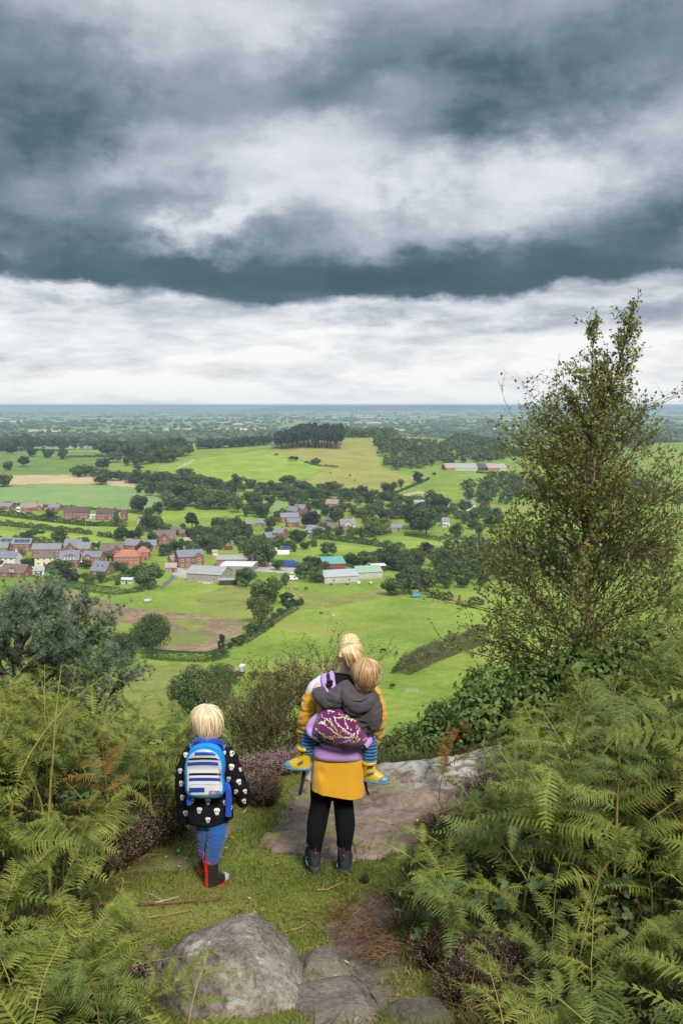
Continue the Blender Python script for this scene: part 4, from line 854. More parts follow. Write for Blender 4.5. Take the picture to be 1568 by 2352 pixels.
def building(name, px, py, wpx, label, wall='brick', roof='grey', D=8.0, eave=5.0, rise=2.6, rz=.12, hip=0.0, chim=(), win=3, storeys=2, door=True, cat='house', ymin=60, group=None, side=True, wing=None, extra=None, gablefront=0, sky=0, lean=None, solar=0, dorm=0):
    p = ground(px, py, ymin); mp_ = mpp(p); L = wpx * mp_ * (.93 if D < 12 else .86)
    root = empty(name, (p[0], p[1] + D / 2 * .5, p[2]), rz); root.location.z = float(zat(p[0], p[1] + D / 4)); tag(root, label, cat, group)
    obj('wall', gable_wall(L, D, eave, rise, hip).mesh('wall', W[wall], False), root)
    rf = obj('roof', gable_roof(L, D, eave, rise, hip=hip).mesh('roof', R[roof], False), root)
    for c in chim: obj('chimney', CHM.get(wall, CHM['brick']), rf, (c * L / 2 * .93, 0, eave + rise - .1))
    def win_at(x, y, z, r=0.0, s=1.0):
        w = obj('window', WIN, root, (x, y, z), (0, 0, r), s); obj('pane', PANE, w)
    for s_ in range(storeys):
        z = .9 + s_ * 2.5
        for k in range(win):
            x = (-.5 + (k + .5) / win) * L * .92
            if s_ == 0 and door and k == win // 2: obj('door', DOOR, root, (x, -D / 2 - .03, 0)); continue
            win_at(x, -D / 2 - .02, z, 0, 1.0)
        if side and abs(rz) > .05:
            sx = -1 if rz > 0 else 1   # the gable turned to the viewer
            win_at(sx * (L / 2 + .02), -D * .15, z, math.pi / 2 * (-1 if sx < 0 else 1), .85)
    if wing:   # a cross gable that comes forward: (x fraction, width, projection)
        fx, ww, pr = wing; e2, r2 = eave, rise * min(1.0, ww / D * 1.05); x0 = fx * L / 2; d2 = D / 2 + pr
        w = obj('gable_wing', gable_wall(d2, ww, e2, r2).mesh('gable_wing', W[wall], False), root, (x0, -d2 / 2, 0), (0, 0, math.pi / 2))
        obj('wing_roof', gable_roof(d2, ww, e2, r2).mesh('wing_roof', R[roof], False), root, (x0, -d2 / 2, .03), (0, 0, math.pi / 2))
        for s_ in range(storeys): win_at(x0, -d2 - .02, .9 + s_ * 2.5, 0, 1.1)
    for k in range(sky):  # roof lights
        x = (-.5 + (k + .5) / sky) * L * .6; f = .5; g = Geo(); box(g, (-.45, -.6, 0), (.45, .6, .08)); o = obj('roof_light', g.mesh('roof_light', C_glass, False), rf, (x, -D / 2 * f, eave + rise * (1 - f) + .17)); o.rotation_euler = (math.atan2(rise, D / 2), 0, 0)
    if solar:
        for k in range(solar):
            g = Geo(); box(g, (-L * .4 / solar, -D * .17, 0), (L * .4 / solar, D * .17, .07)); x = (-.5 + (k + .5) / solar) * L * .86; o = obj('solar_panel', g.mesh('solar_panel', C_solar, False), rf, (x, -D * .27, eave + rise * .47 + .17)); o.rotation_euler = (math.atan2(rise, D / 2), 0, 0)
    for k in range(dorm):
        x = (-.5 + (k + .5) / dorm) * L * .62; g = Geo(); box(g, (-1.0, -1.2, 0), (1.0, 1.6, 1.3)); o = obj('dormer', g.mesh('dormer', W['white'] if wall in ('brick', 'white') else W[wall], False), root, (x, -D / 2 + 1.3, eave + .25)); 
        gr = gable_roof(3.0, 2.2, 1.3, .9, .2, .1); q = obj('dormer_roof', gr.mesh('dormer_roof', R[roof], False), root, (x, -D / 2 + 1.45, eave + .26), (0, 0, math.pi / 2))
        win_at(x, -D / 2 + .06, eave + .35, 0, .9)
    if extra: extra(root, L, D, eave, rise)
    return root
def conservatory(side=1, w=3.4, d=3.2, h=2.3):
    def f(root, L, D, e, r):
        g = Geo(); box(g, (-w / 2, -d / 2, -.5), (w / 2, d / 2, .6)); 
        for x in np.linspace(-w / 2, w / 2, 5): box(g, (x - .06, -d / 2 - .01, .6), (x + .06, -d / 2 + .1, h))
        box(g, (-w / 2, -d / 2 - .012, h - .12), (w / 2, -d / 2 + .1, h))
        o = obj('conservatory', g.mesh('conservatory', C_white, False), root, (side * (L / 2 + w / 2 - .4), -D / 2 + .3, 0))
        q = Geo(); box(q, (-w / 2 + .05, -d / 2 + .05, .6), (w / 2 - .05, d / 2 - .05, h - .05)); obj('pane', q.mesh('pane', C_glass, False), o)
        obj('conservatory_roof', gable_roof(w, d, h, 1.0, .15, .1, 1.0).mesh('conservatory_roof', C_white, False), o)
    return f
H = building
# upper row
H('bungalow', 14, 1170, 34, 'grey roofed brick bungalow at the far left end of the upper row', 'brick', 'grey', 8, 2.6, 2.4, -.2, chim=(), storeys=1)
H('bungalow', 73, 1173, 50, 'pink tiled bungalow with a white conservatory on its left in the upper row', 'brick', 'pink', 9, 2.7, 3.0, .15, chim=(.5,), storeys=1, extra=conservatory(-1), wing=(.7, 5, 1.0))
H('bungalow', 127, 1173, 28, 'small brick bungalow half hidden behind the round tree of the upper row', 'brick', 'grey', 8, 2.7, 2.4, -.2, chim=(.4,), storeys=1)
H('house_pair', 176, 1192, 58, 'left one of two dark roofed brick house pairs with three chimneys in the upper row', 'brick', 'darkbrown', 8, 5.0, 3.0, .12, chim=(-.95, 0, .9), win=6)
H('house_pair', 245, 1194, 46, 'right one of two dark roofed brick house pairs, behind the thin pale tree', 'brick', 'darkbrown', 8, 5.0, 3.0, .1, chim=(-.9, 0, .9), win=5)
H('garage', 211, 1191, 18, 'low white outbuilding between the two dark roofed brick house pairs', 'white', 'white', 5, 2.4, .5, 0, win=2, storeys=1, side=False, cat='garage')
H('house', 285, 1195, 14, 'narrow brick house right of the dark roofed pairs', 'brick', 'darkbrown', 7, 4.4, 2.4, .1, win=1, door=False)
H('bungalow', 334, 1202, 32, 'brown roofed bungalow with a white gable below the pale crop field', 'white', 'brown', 8, 2.5, 2.6, -.1, storeys=1, wing=(-.5, 5, .8))
# lower village
H('house', 16, 1264, 30, 'left brick house of two with solar panels on the roof', 'brick', 'grey', 8, 4.6, 2.6, .05, solar=2, storeys=2)
H('house', 52, 1266, 42, 'right brick house of two with solar panels on the roof', 'brick', 'grey', 8, 4.6, 2.6, .05, solar=3, storeys=2)
H('house', 6, 1276, 26, 'brick house below the solar roofs at the left edge', 'brick', 'grey', 8, 4.6, 2.8, .1, chim=(.8,))
H('terrace', 108, 1280, 66, 'long grey roofed brick terrace behind the cream house', 'brick', 'grey', 8, 4.8, 2.7, .08, chim=(-.9, 0, .9), win=6)
H('house', 170, 1274, 42, 'grey roofed brick house with a steep cross gable behind the dormer house', 'brick', 'grey', 9, 4.6, 4.0, -.25, chim=(.6,), wing=(.2, 6, 2))
H('house', 196, 1276, 28, 'grey roofed brick house adjoining the steep cross gable', 'brick', 'grey', 8, 4.4, 3.0, -.1, win=2)
H('cottage', 21, 1300, 44, 'white rendered house with a slate roof at the left edge', 'white', 'slate', 8, 4.8, 2.8, -.2, win=3, chim=(.85,))
H('house', 103, 1299, 44, 'cream rendered house with a brown hipped roof', 'cream', 'brown', 8.5, 4.6, 2.8, .12, hip=.8, win=3)
H('house', 160, 1303, 44, 'brick house with a steep slate roof, dormers and a white conservatory', 'brick', 'slate', 8, 4.4, 4.2, .15, chim=(-.8,), dorm=2, sky=1, extra=conservatory(1, 4.5, 3.6, 2.5), win=3)
H('house', 214, 1299, 44, 'orange brick house with a grey roof and a front gable', 'orange', 'slate', 8, 4.9, 2.5, -.1, chim=(.85,), wing=(-.35, 4.5, .6), win=3)
H('bungalow', 234, 1321, 40, 'slate roofed brick bungalow with two roof lights at the garden hedge', 'brick', 'slate', 9, 2.6, 4.0, -.3, storeys=1, sky=2, win=2)
H('house', 292, 1298, 62, 'long brick house with an orange tiled hipped roof', 'orange', 'orange', 9, 5.0, 3.0, .12, hip=.85, win=5, chim=(.2,))
H('house', 328, 1286, 30, 'orange tiled wing behind the long orange roofed house', 'orange', 'orange', 8, 4.6, 2.6, .1, hip=.7, win=2)
H('bungalow', 257, 1273, 54, 'brown roofed bungalow with roof lights behind the orange roofed house', 'brick', 'brown', 10, 2.6, 3.6, .05, storeys=1, sky=2, wing=(.55, 6, 1))
H('house', 307, 1271, 40, 'brick house with a grey gable roof just above the orange roofed house', 'brick', 'grey', 8, 5, 3.0, -.45, chim=(.3,), win=2)
H('bungalow', 342, 1262, 34, 'grey roofed bungalow right of the brick gable house', 'stone', 'grey', 8, 2.6, 2.8, .1, storeys=1, chim=(-.6,))
H('house', 376, 1252, 54, 'large brick house with a steep brown roof and a front gable', 'brick', 'brown', 10, 4.2, 4.6, .2, wing=(.0, 7, 2), chim=(-.5,), win=3)
H('garage', 403, 1229, 24, 'brown roofed outbuilding behind the large brown roofed house', 'brick', 'brown', 7, 2.6, 2.4, .3, storeys=1, win=1, cat='garage')
H('garage', 424, 1233, 20, 'small brick garage above the pale yard', 'brick', 'brown', 6, 2.5, 2.2, -.3, storeys=1, win=1, cat='garage')
H('farmhouse', 434, 1302, 62, 'tall red brick farmhouse with a slate roof and two chimneys', 'brick', 'slate', 9, 5.8, 2.8, .35, chim=(-.95, .35), win=4, wing=(.62, 5, .8))
H('dormer_bungalow', 36, 1325, 62, 'brown roofed bungalow with a flat white dormer behind the pine', 'brick', 'brown', 9, 2.6, 3.4, -.25, storeys=1, win=3, dorm=1)
H('garden_room', 88, 1321, 26, 'white garden room with a pale roof beside the dormer bungalow', 'white', 'sheet', 5, 2.5, 1.6, .2, storeys=1, win=2, cat='garden room')
H('barn', 480, 1333, 100, 'grey roofed block built farm barn at the top of the green field', 'block', 'sheet', 13, 3.6, 2.8, -.32, win=3, storeys=1, door=False, cat='barn', chim=())
H('barn', 533, 1299, 74, 'long low brick barn with a grey roof beside the silos', 'pinkbrick', 'sheet', 9, 3.6, 1.6, .03, win=3, storeys=1, door=False, cat='barn')
H('shed', 548, 1313, 84, 'white flat roofed farm shed between the brick barn and the block barn', 'block', 'white', 15, 3.4, .5, -.1, win=0, storeys=0, door=False, cat='shed')
H('shed', 524, 1343, 44, 'low open dark shed at the edge of the green field', 'dark', 'sheet', 5, 2.4, .5, .1, win=0, storeys=0, door=False, cat='shed')
H('summer_house', 293, 1341, 26, 'pale green wooden summer house by the clipped hedge', 'sage', 'white', 4, 2.2, .5, -.1, win=3, storeys=1, cat='summer house')
H('outbuilding', 392, 1314, 26, 'small stone lean-to building left of the farmhouse', 'stone', 'tin', 6, 2.6, 1.8, .1, win=2, storeys=1, cat='outbuilding')
H('outbuilding', 398, 1300, 20, 'little gabled stone outhouse behind the lean-to', 'stone', 'pink', 5, 3.4, 2.0, .6, win=1, storeys=1, cat='outbuilding')
H('barn', 760, 1316, 58, 'open red barn with a turquoise and grey roof', 'red', 'teal', 14, 5.2, 2.4, .25, win=0, storeys=0, door=False, cat='barn')
H('long_shed', 776, 1337, 86, 'grey roofed front half of the long farm shed with a white gable', 'sheet', 'steel', 11, 3.2, 2.2, .30, win=2, storeys=1, door=False, cat='shed')
H('long_shed', 842, 1327, 62, 'pale green roofed rear half of the long farm shed', 'sheet', 'green', 11, 3.2, 2.2, .30, win=0, storeys=0, door=False, cat='shed')
H('lean_to', 866, 1312, 34, 'pale lean-to roof at the far end of the long farm shed', 'dark', 'white', 7, 3.0, .5, .25, win=0, storeys=0, door=False, cat='shed')
# the middle valley
H('house', 675, 1190, 24, 'rear brick house of three with slate roofs left of the copper beech', 'brick', 'slate', 8, 5.2, 3.2, -.4, win=2, chim=(.8,))
H('house', 690, 1186, 26, 'right hand brick house of three with a tall chimney left of the copper beech', 'brick', 'slate', 8, 5.6, 3.2, -.35, win=2, chim=(-.8,))
H('house', 664, 1200, 44, 'front brick house of three with a low grey roof left of the copper beech', 'brick', 'grey', 8, 4.2, 2.6, .15, win=4, chim=(-.9,))
H('house', 672, 1210, 30, 'grey roofed brick cottage below the three slate roofed houses', 'brick', 'slate', 8, 3.4, 2.6, .2, win=2, storeys=1)
H('house', 764, 1170, 30, 'pink brick house on the rise above the village lane', 'pinkbrick', 'pink', 8, 4.8, 3.0, -.25, win=2, chim=(.3,))
H('cottage', 798, 1218, 38, 'white cottage with a grey cross gabled roof left of the weeping willow', 'cream', 'grey', 8, 4.2, 3.2, .15, win=2, wing=(-.1, 5, 1), chim=(.8,))
H('bungalow', 765, 1221, 26, 'red brick bungalow left of the white cottage', 'brick', 'brown', 8, 2.6, 2.8, -.2, storeys=1, win=2)
H('bungalow', 796, 1226, 28, 'brown roofed bungalow below the white cottage', 'brick', 'brown', 8, 2.5, 2.6, .1, storeys=1, win=2)
H('cottage', 718, 1229, 26, 'pale cottage with a slate roof below the copper beech', 'white', 'grey', 8, 3.6, 2.8, -.4, win=2, storeys=1)
H('garage', 738, 1226, 16, 'small white garage right of the pale cottage', 'white', 'white', 5, 2.4, .6, 0, storeys=1, win=1, cat='garage')
H('house', 643, 1238, 28, 'grey roofed brick house below the hedge line of the middle valley', 'brick', 'grey', 8, 4.2, 2.6, -.5, win=2, chim=(.5,))
H('house', 614, 1250, 16, 'narrow grey gabled building behind the tall dark farm tree', 'block', 'slate', 7, 4.6, 2.6, .5, win=1)
H('bungalow', 908, 1219, 28, 'low grey roofed bungalow right of the weeping willow', 'stone', 'grey', 7, 2.5, 2.2, .05, storeys=1, win=2)
H('house', 1022, 1210, 18, 'grey roofed house between the tall tree and the olive tree', 'white', 'grey', 7, 4, 2.4, .1, win=2)
H('house', 1078, 1172, 24, 'white house seen left of the birch leaves', 'white', 'grey', 8, 5, 2.6, .1, win=2)
H('house', 533, 1148, 28, 'grey roofed brick house among the trees right of the pale crop field', 'brick', 'pink', 8, 3.6, 2.8, -.1, win=2)
H('house', 455, 1130, 20, 'brown roofed house deep in the trees below the hill', 'brick', 'pink', 8, 3.6, 2.6, .1, win=2)
H('long_shed', 957, 1162, 36, 'long pale roofed building in the trees of the right valley', 'block', 'sheet', 9, 3, 1.6, .05, win=2, storeys=1, door=False, cat='shed')
H('bungalow', 568, 1212, 18, 'small brick gable house left end above the farm', 'brick', 'grey', 7, 2.8, 2.4, .6, storeys=1, win=1)
H('bungalow', 601, 1209, 24, 'grey roofed bungalow by the yellow bush above the farm', 'stone', 'grey', 7, 2.6, 2.4, -.2, storeys=1, win=2)
# far farm and far sheds
for x, w, r_, lab in ((1030, 26, 'tin', 'leftmost low shed of the far farm below the flank wood'), (1050, 34, 'sheet', 'grey barn second from the left in the far farm'), (1078, 34, 'sheet', 'broad grey barn in the middle of the far farm'), (1101, 32, 'dark', 'dark fronted barn right of the middle of the far farm'), (1128, 30, 'tin', 'brick barn at the right end of the far farm'), (1150, 20, 'sheet', 'small pale shed past the right end of the far farm')):
    H('barn', x, 1080, w, lab, {'tin': 'pinkbrick', 'dark': 'dark'}.get(r_, 'sheet'), r_, 16, 2.8, 4.6, .22, win=0, storeys=0, door=False, cat='barn', ymin=700)
H('shed', 604, 1015, 30, 'pale shed group left of the pine wood on the far ridge', 'pinkbrick', 'sheet', 14, 4.5, 2.5, .1, win=0, storeys=0, door=False, cat='shed', ymin=1500)
H('shed', 633, 1016, 22, 'small farm shed right beside the pale shed on the far ridge', 'sheet', 'tin', 12, 4.5, 2.5, .1, win=0, storeys=0, door=False, cat='shed', ymin=1500)

# ------------------------------------------------------------------ vehicles and farm things
P_white = plain('white vehicle paint', (.75, .75, .74), .35, .5, var=.03); P_blue = plain('blue tarpaulin', (.035, .09, .28), .6, .3, var=.15, scale=1); P_turq = plain('turquoise trailer paint', (.06, .33, .48), .5, .4, var=.1, scale=1)
P_tyre = plain('black tyre', (.02, .02, .02), .9, .1); P_grey = plain('weathered grey metal', (.40, .39, .36), .5, .4, var=.15, scale=2); P_maroon = plain('maroon container paint', (.20, .03, .05), .6, .3, var=.15, scale=1)
P_green = plain('green container paint', (.13, .28, .19), .6, .3, var=.15, scale=1); P_orange = plain('faded orange machine paint', (.50, .16, .08), .6, .3, var=.2, scale=2); P_pink = plain('rusty pink steel', (.48, .28, .23), .8, .2, var=.2, scale=2)
P_silver = plain('galvanised silo steel', (.42, .45, .47), .35, .6, var=.08, metal=.5); P_dark = plain('dark vehicle trim', (.03, .03, .035), .5, .4)
P_wood = plain('weathered wood', (.20, .16, .11), .9, .1, var=.25, scale=4)
def wheel_mesh(r=.4, w=.22):
    g = Geo(); tube(g, [(-w / 2, 0, 0), (w / 2, 0, 0)], r, 14); tube(g, [(-w / 2 - .01, 0, 0), (w / 2 + .01, 0, 0)], r * .55, 10, mat=1); return g.mesh('wheel', [P_tyre, P_grey])
WHEEL = wheel_mesh()
def rounded_box(sx, sy, sz, r, mat, name):
    bm = bmesh.new(); bmesh.ops.create_cube(bm, size=1); bmesh.ops.scale(bm, vec=(sx, sy, sz), verts=bm.verts)
    bmesh.ops.bevel(bm, geom=bm.edges[:], offset=r, segments=2, affect='EDGES', profile=.6); me = bpy.data.meshes.new(name); bm.to_mesh(me); bm.free(); me.materials.append(mat); return me
def site(name, px, py, rz, label, cat, ymin=60):
    p = ground(px, py, ymin); return tag(empty(name, p, rz), label, cat)
def van(px, py, rz, label, s=1.0):
    t = site('delivery_van', px, py, rz, label, 'van'); t.scale = (s, s, s); g = Geo()
    prof = [(-2.5, .45), (2.4, .45), (2.5, 1.0), (1.75, 1.25), (1.15, 2.15), (-2.5, 2.2)]
    n = len(prof); v = [(x, -.95, z) for x, z in prof] + [(x, .95, z) for x, z in prof]
    for i in range(n): g.add([v[i], v[(i + 1) % n], v[n + (i + 1) % n], v[n + i]], [(3, 2, 1, 0)])
    for o_, fl in ((0, False), (n, True)):
        idx = [0, 1, 2, 3, 4, 5]; g.add([v[o_ + i] for i in idx], [idx[::-1] if fl else idx])
    obj('body', g.mesh('body', P_white, False), t)
    q = Geo(); q.add([(1.72, -.8, 1.28), (1.72, .8, 1.28), (1.2, .8, 2.05), (1.2, -.8, 2.05)], [(0, 1, 2, 3)]); obj('windscreen', q.mesh('windscreen', C_glass, False), t).location.x = .03
    for y in (-.965, .965): 
        q = Geo(); box(q, (.35, -.01, 1.25), (1.25, .01, 1.95)); obj('side_window', q.mesh('side_window', C_glass, False), t, (0, y, 0))
    for x in (-1.6, 1.6):
        for y in (-.85, .85): obj('wheel', WHEEL, t, (x, y, .4), (0, 0, math.pi / 2))
    return t
van(672, 1333, .15, 'white delivery van parked beside the long farm shed')
van(178, 1270, .1, 'white van half hidden by the roofs of the lower village', .9)
t = site('lorry', 664, 1303, 2.95, 'blue curtain sided lorry parked among the trees left of the barns', 'lorry')
obj('cargo_box', rounded_box(7.4, 2.5, 2.7, .08, P_blue, 'cargo_box'), t, (1.0, 0, 2.25)); obj('cab', rounded_box(1.9, 2.4, 2.5, .15, P_blue, 'cab'), t, (-3.8, 0, 1.75)); g = Geo(); box(g, (-4.7, -1.0, .55), (4.6, 1.0, .9)); obj('chassis', g.mesh('chassis', P_dark, False), t)
q = Geo(); box(q, (-4.78, -1.0, 1.8), (-4.74, 1.0, 2.7)); obj('windscreen', q.mesh('windscreen', C_glass, False), t)
for x in (-3.7, 2.2, 3.4):
    for y in (-1.0, 1.0): obj('wheel', WHEEL, t, (x, y, .42), (0, 0, math.pi / 2))
def trailer(px, py, rz, mat, label, sx, sy, sz, name='box_trailer', roof=None):
    t = site(name, px, py, rz, label, 'trailer'); obj('body', rounded_box(sx, sy, sz, .06, mat, 'body'), t, (0, 0, .55 + sz / 2))
    g = Geo(); box(g, (-sx / 2 - .06, -sy / 2 - .06, 0), (sx / 2 + .06, sy / 2 + .06, .1)); obj('roof_panel', g.mesh('roof_panel', roof or P_grey, False), t, (0, 0, .552 + sz))
    for y in (-1, 1): obj('wheel', WHEEL, t, (0, y * (sy / 2 - .05), .38), (0, 0, math.pi / 2))
    g = Geo(); tube(g, [(sx / 2, 0, .5), (sx / 2 + 1.1, 0, .45)], .06, 6); obj('drawbar', g.mesh('drawbar', P_dark), t); return t
trailer(956, 1372, .12, P_turq, 'turquoise box trailer standing in the field below the copse', 4.0, 2.2, 2.2)
trailer(557, 1545, 1.4, P_grey, 'pale grey livestock trailer on the grass above the shrub', 2.2, 1.3, 1.5, 'livestock_trailer', P_white)
trailer(541, 1547, 1.2, P_pink, 'small rusty pink trailer left of the pale livestock trailer', 1.6, 1.2, .6, 'small_trailer', P_pink)
def container(px, py, w, mat, label, rz=.1, sz=2.4):
    p = ground(px, py); L = w * mpp(p); t = site('container', px, py, rz, label, 'container'); obj('body', rounded_box(L, 2.4, sz, .05, mat, 'body'), t, (0, 0, sz / 2))
    g = Geo()
    for x in np.linspace(-L / 2 + .2, L / 2 - .2, 12): box(g, (x - .06, -1.25, .15), (x + .06, -1.19, sz - .15))
    obj('ribs', g.mesh('ribs', mat, False), t)
    g = Geo()
    for x in (-.25, .25): tube(g, [(L / 2 + .03, x, .2), (L / 2 + .03, x, sz - .2)], .03, 5)
    obj('door_bar', g.mesh('door_bar', P_grey), t)
container(525, 1263, 18, P_maroon, 'maroon container at the edge of the paddock above the brick barn', .2); container(538, 1251, 18, P_green, 'green container behind the maroon container', .35)
container(648, 1273, 32, P_white, 'long white container in the cluttered yard behind the farm trees', .1, 2.2); container(656, 1264, 16, P_blue, 'blue container behind the long white one in the cluttered yard', .1); container(629, 1268, 12, P_white, 'short white container at the left of the cluttered yard', .3)
H('shed', 492, 1276, 12, 'small wooden hut in the paddock above the brick barn', 'cream', 'tin', 3, 2.2, 1.0, .5, win=0, storeys=0, door=False, cat='shed')
def silo(px, py, label):
    t = site('silo', px, py, 0, label, 'silo'); g = Geo()
    a = np.linspace(0, 2 * math.pi, 17)[:-1]; prof = [(.15, 1.4), (1.25, 3.0), (1.3, 3.02), (1.3, 6.0), (1.15, 6.3), (.2, 6.9)]
    loft(g, [[(r_ * math.cos(q), r_ * math.sin(q), z) for q in a] for r_, z in prof]); obj('tank', g.mesh('tank', P_silver), t)
    for q in range(4):
        g = Geo(); x, y = 1.15 * math.cos(q * 1.57 + .8), 1.15 * math.sin(q * 1.57 + .8); tube(g, [(x, y, -.3), (x, y, 3.1)], .07, 6); obj('leg', g.mesh('leg', P_silver), t)
silo(572, 1297, 'taller steel feed silo at the end of the long brick barn'); silo(582, 1299, 'steel feed silo just right of the taller one by the brick barn')
t = site('water_tank', 339, 1384, .5, 'grey metal tank lying on the green field above the brown earth', 'tank'); g = Geo(); tube(g, [(-1.6, 0, .8), (-1.5, 0, .8), (1.5, 0, .8), (1.6, 0, .8)], [.5, .8, .8, .5], 16); obj('barrel', g.mesh('barrel', P_grey), t)
for x in (-.8, .8):
    g = Geo(); tube(g, [(x - .06, 0, .8), (x + .06, 0, .8)], .83, 16); obj('band', g.mesh('band', P_pink), t)
t = site('slurry_tanker', 121, 1376, .9, 'orange red tanker standing on the brown earth beside the pine', 'tanker'); g = Geo(); tube(g, [(-1.7, 0, 1.2), (-1.5, 0, 1.2), (1.5, 0, 1.2), (1.7, 0, 1.2)], [.5, .8, .8, .5], 14); obj('barrel', g.mesh('barrel', P_orange), t)
for y in (-.8, .8): obj('wheel', WHEEL, t, (0, y, .45), (0, 0, math.pi / 2), 1.2)
t = site('flat_trailer', 147, 1380, .3, 'rusty pink flat trailer on the brown earth', 'trailer'); g = Geo(); box(g, (-1.7, -1.0, .6), (1.7, 1.0, .75)); obj('deck', g.mesh('deck', P_pink, False), t)
for y in (-.9, .9): obj('wheel', WHEEL, t, (0, y, .38), (0, 0, math.pi / 2))
t = site('plough', 270, 1401, .6, 'dark grey plough left on the brown earth', 'plough'); g = Geo(); tube(g, [(-1.8, 0, 1.0), (1.8, .3, .9)], .09, 6); tube(g, [(-.6, 0, 1.0), (-.4, 0, 1.9), (.2, 0, 1.0)], .06, 6); obj('beam', g.mesh('beam', P_grey), t)
for x in (-1.4, -.6, .2, 1.0):
    g = Geo(); tube(g, [(x, .05, .95), (x + .1, -.1, .4), (x + .35, -.3, .05)], [.05, .1, .03], 6); obj('share', g.mesh('share', P_grey), t)
# timber sheep shelter and gate in the near field
t = site('field_shelter', 993, 1508, .3, 'small brown timber shelter in the thorn hedge of the near field', 'shelter'); g = Geo(); box(g, (-1.6, -.9, 0), (1.6, .9, 1.5)); obj('wall', g.mesh('wall', W['dark'], False), t); obj('roof', gable_roof(3.2, 1.8, 1.5, .5, .2, .08).mesh('roof', R['tin'], False), t)
t = site('metal_gate', 945, 1591, .05, 'low galvanised gate at the end of the thorn hedge', 'gate')
for z in (.25, .5, .75, 1.0):
    g = Geo(); tube(g, [(-1.5, 0, z), (1.5, 0, z)], .035, 6); obj('bar', g.mesh('bar', P_grey), t)
for x in (-1.5, 0, 1.5):
    g = Geo(); tube(g, [(x, .0, 0), (x, .0, 1.1)], .05, 6); obj('post', g.mesh('post', P_grey), t)
# power poles
for x, y, h, lab in ((38, 1239, 26, 'left wooden power pole of the twin pole above the solar roofs'), (46, 1239, 26, 'right wooden power pole of the twin pole above the solar roofs'), (96, 1262, 20, 'single wooden power pole in the lower village'), (78, 1240, 26, 'rusty iron mast in front of the dark bush clump')):
    t = site('power_pole', x, y, 0, lab, 'power pole'); hh = h * mpp(ground(x, y)); g = Geo(); tube(g, [(0, 0, -.3), (0, 0, hh)], [.14, .1], 7); obj('post', g.mesh('post', P_wood), t); g = Geo(); box(g, (-.9, -.06, hh - .5), (.9, .06, hh - .35)); obj('crossarm', g.mesh('crossarm', P_wood, False), t)
# grazing animals
A_dark = plain('dark brown hide', (.03, .022, .018), .9, .1); A_sheep = plain('pale fleece', (.55, .50, .42), .95, .1); A_brown = plain('chestnut hide', (.14, .075, .04), .9, .1)
def grazer(px, py, rz, mat, label, L=1.7, kind='cow', ymin=60, group=None):
    p = ground(px, py, ymin); g = Geo(); h = L * .62
    x = np.array([-.5, -.44, -.3, 0, .25, .42, .5]) * L; rz_ = np.array([.03, .15, .20, .21, .21, .15, .08]) * L; ry_ = rz_ * .72
    a = np.linspace(0, 2 * math.pi, 13)[:-1]
    loft(g, [[(x[i], ry_[i] * math.cos(q), h + rz_[i] * math.sin(q)) for q in a] for i in range(len(x))])
    tube(g, [(.42 * L, 0, h + .05 * L), (.62 * L, 0, h - .12 * L), (.70 * L, 0, h - .34 * L)], [.11 * L, .08 * L, .06 * L], 8); tube(g, [(.66 * L, 0, h - .28 * L), (.78 * L, 0, h - .52 * L)], [.085 * L, .045 * L], 8)
    for s_ in (-1, 1):
        tube(g, [(.34 * L, s_ * .1 * L, h - .05 * L), (.33 * L, s_ * .1 * L, h * .45), (.34 * L, s_ * .1 * L, 0)], [.075 * L, .04 * L, .03 * L], 7)
        tube(g, [(-.36 * L, s_ * .1 * L, h), (-.31 * L, s_ * .11 * L, h * .62), (-.40 * L, s_ * .1 * L, h * .34), (-.37 * L, s_ * .1 * L, 0)], [.10 * L, .07 * L, .04 * L, .03 * L], 7)
        tube(g, [(.66 * L, s_ * .03 * L, h - .26 * L), (.62 * L, s_ * .12 * L, h - .24 * L)], [.02 * L, .03 * L], 5)
    tube(g, [(-.49 * L, 0, h + .08 * L), (-.55 * L, 0, h - .1 * L), (-.53 * L, 0, h - .34 * L)], [.03 * L, .015 * L, .025 * L], 5)
    o = obj(kind, g.mesh(kind, mat), None, p, (0, 0, rz)); tag(o, label, kind, group)
grazer(879, 1499, .2, A_dark, 'dark pony grazing right of the woman in the near field', 1.6, 'pony'); grazer(910, 1505, 1.2, A_brown, 'chestnut pony grazing with its rump to the viewer', 1.5, 'pony')
grazer(737, 1411, .3, A_dark, 'black sheep lying out in the near field below the farm', 1.0, 'sheep'); grazer(765, 1417, 2.8, A_sheep, 'pale sheep grazing right of the black sheep', 1.1, 'sheep')
for x, y in ((804, 1094), (758, 1088), (777, 1118), (832, 1118), (815, 1105)): grazer(x, y, random.uniform(0, 6), A_dark, 'dark cow grazing on the dry hill field', 2.2, 'cow', 700, 'cows on the dry hill field')
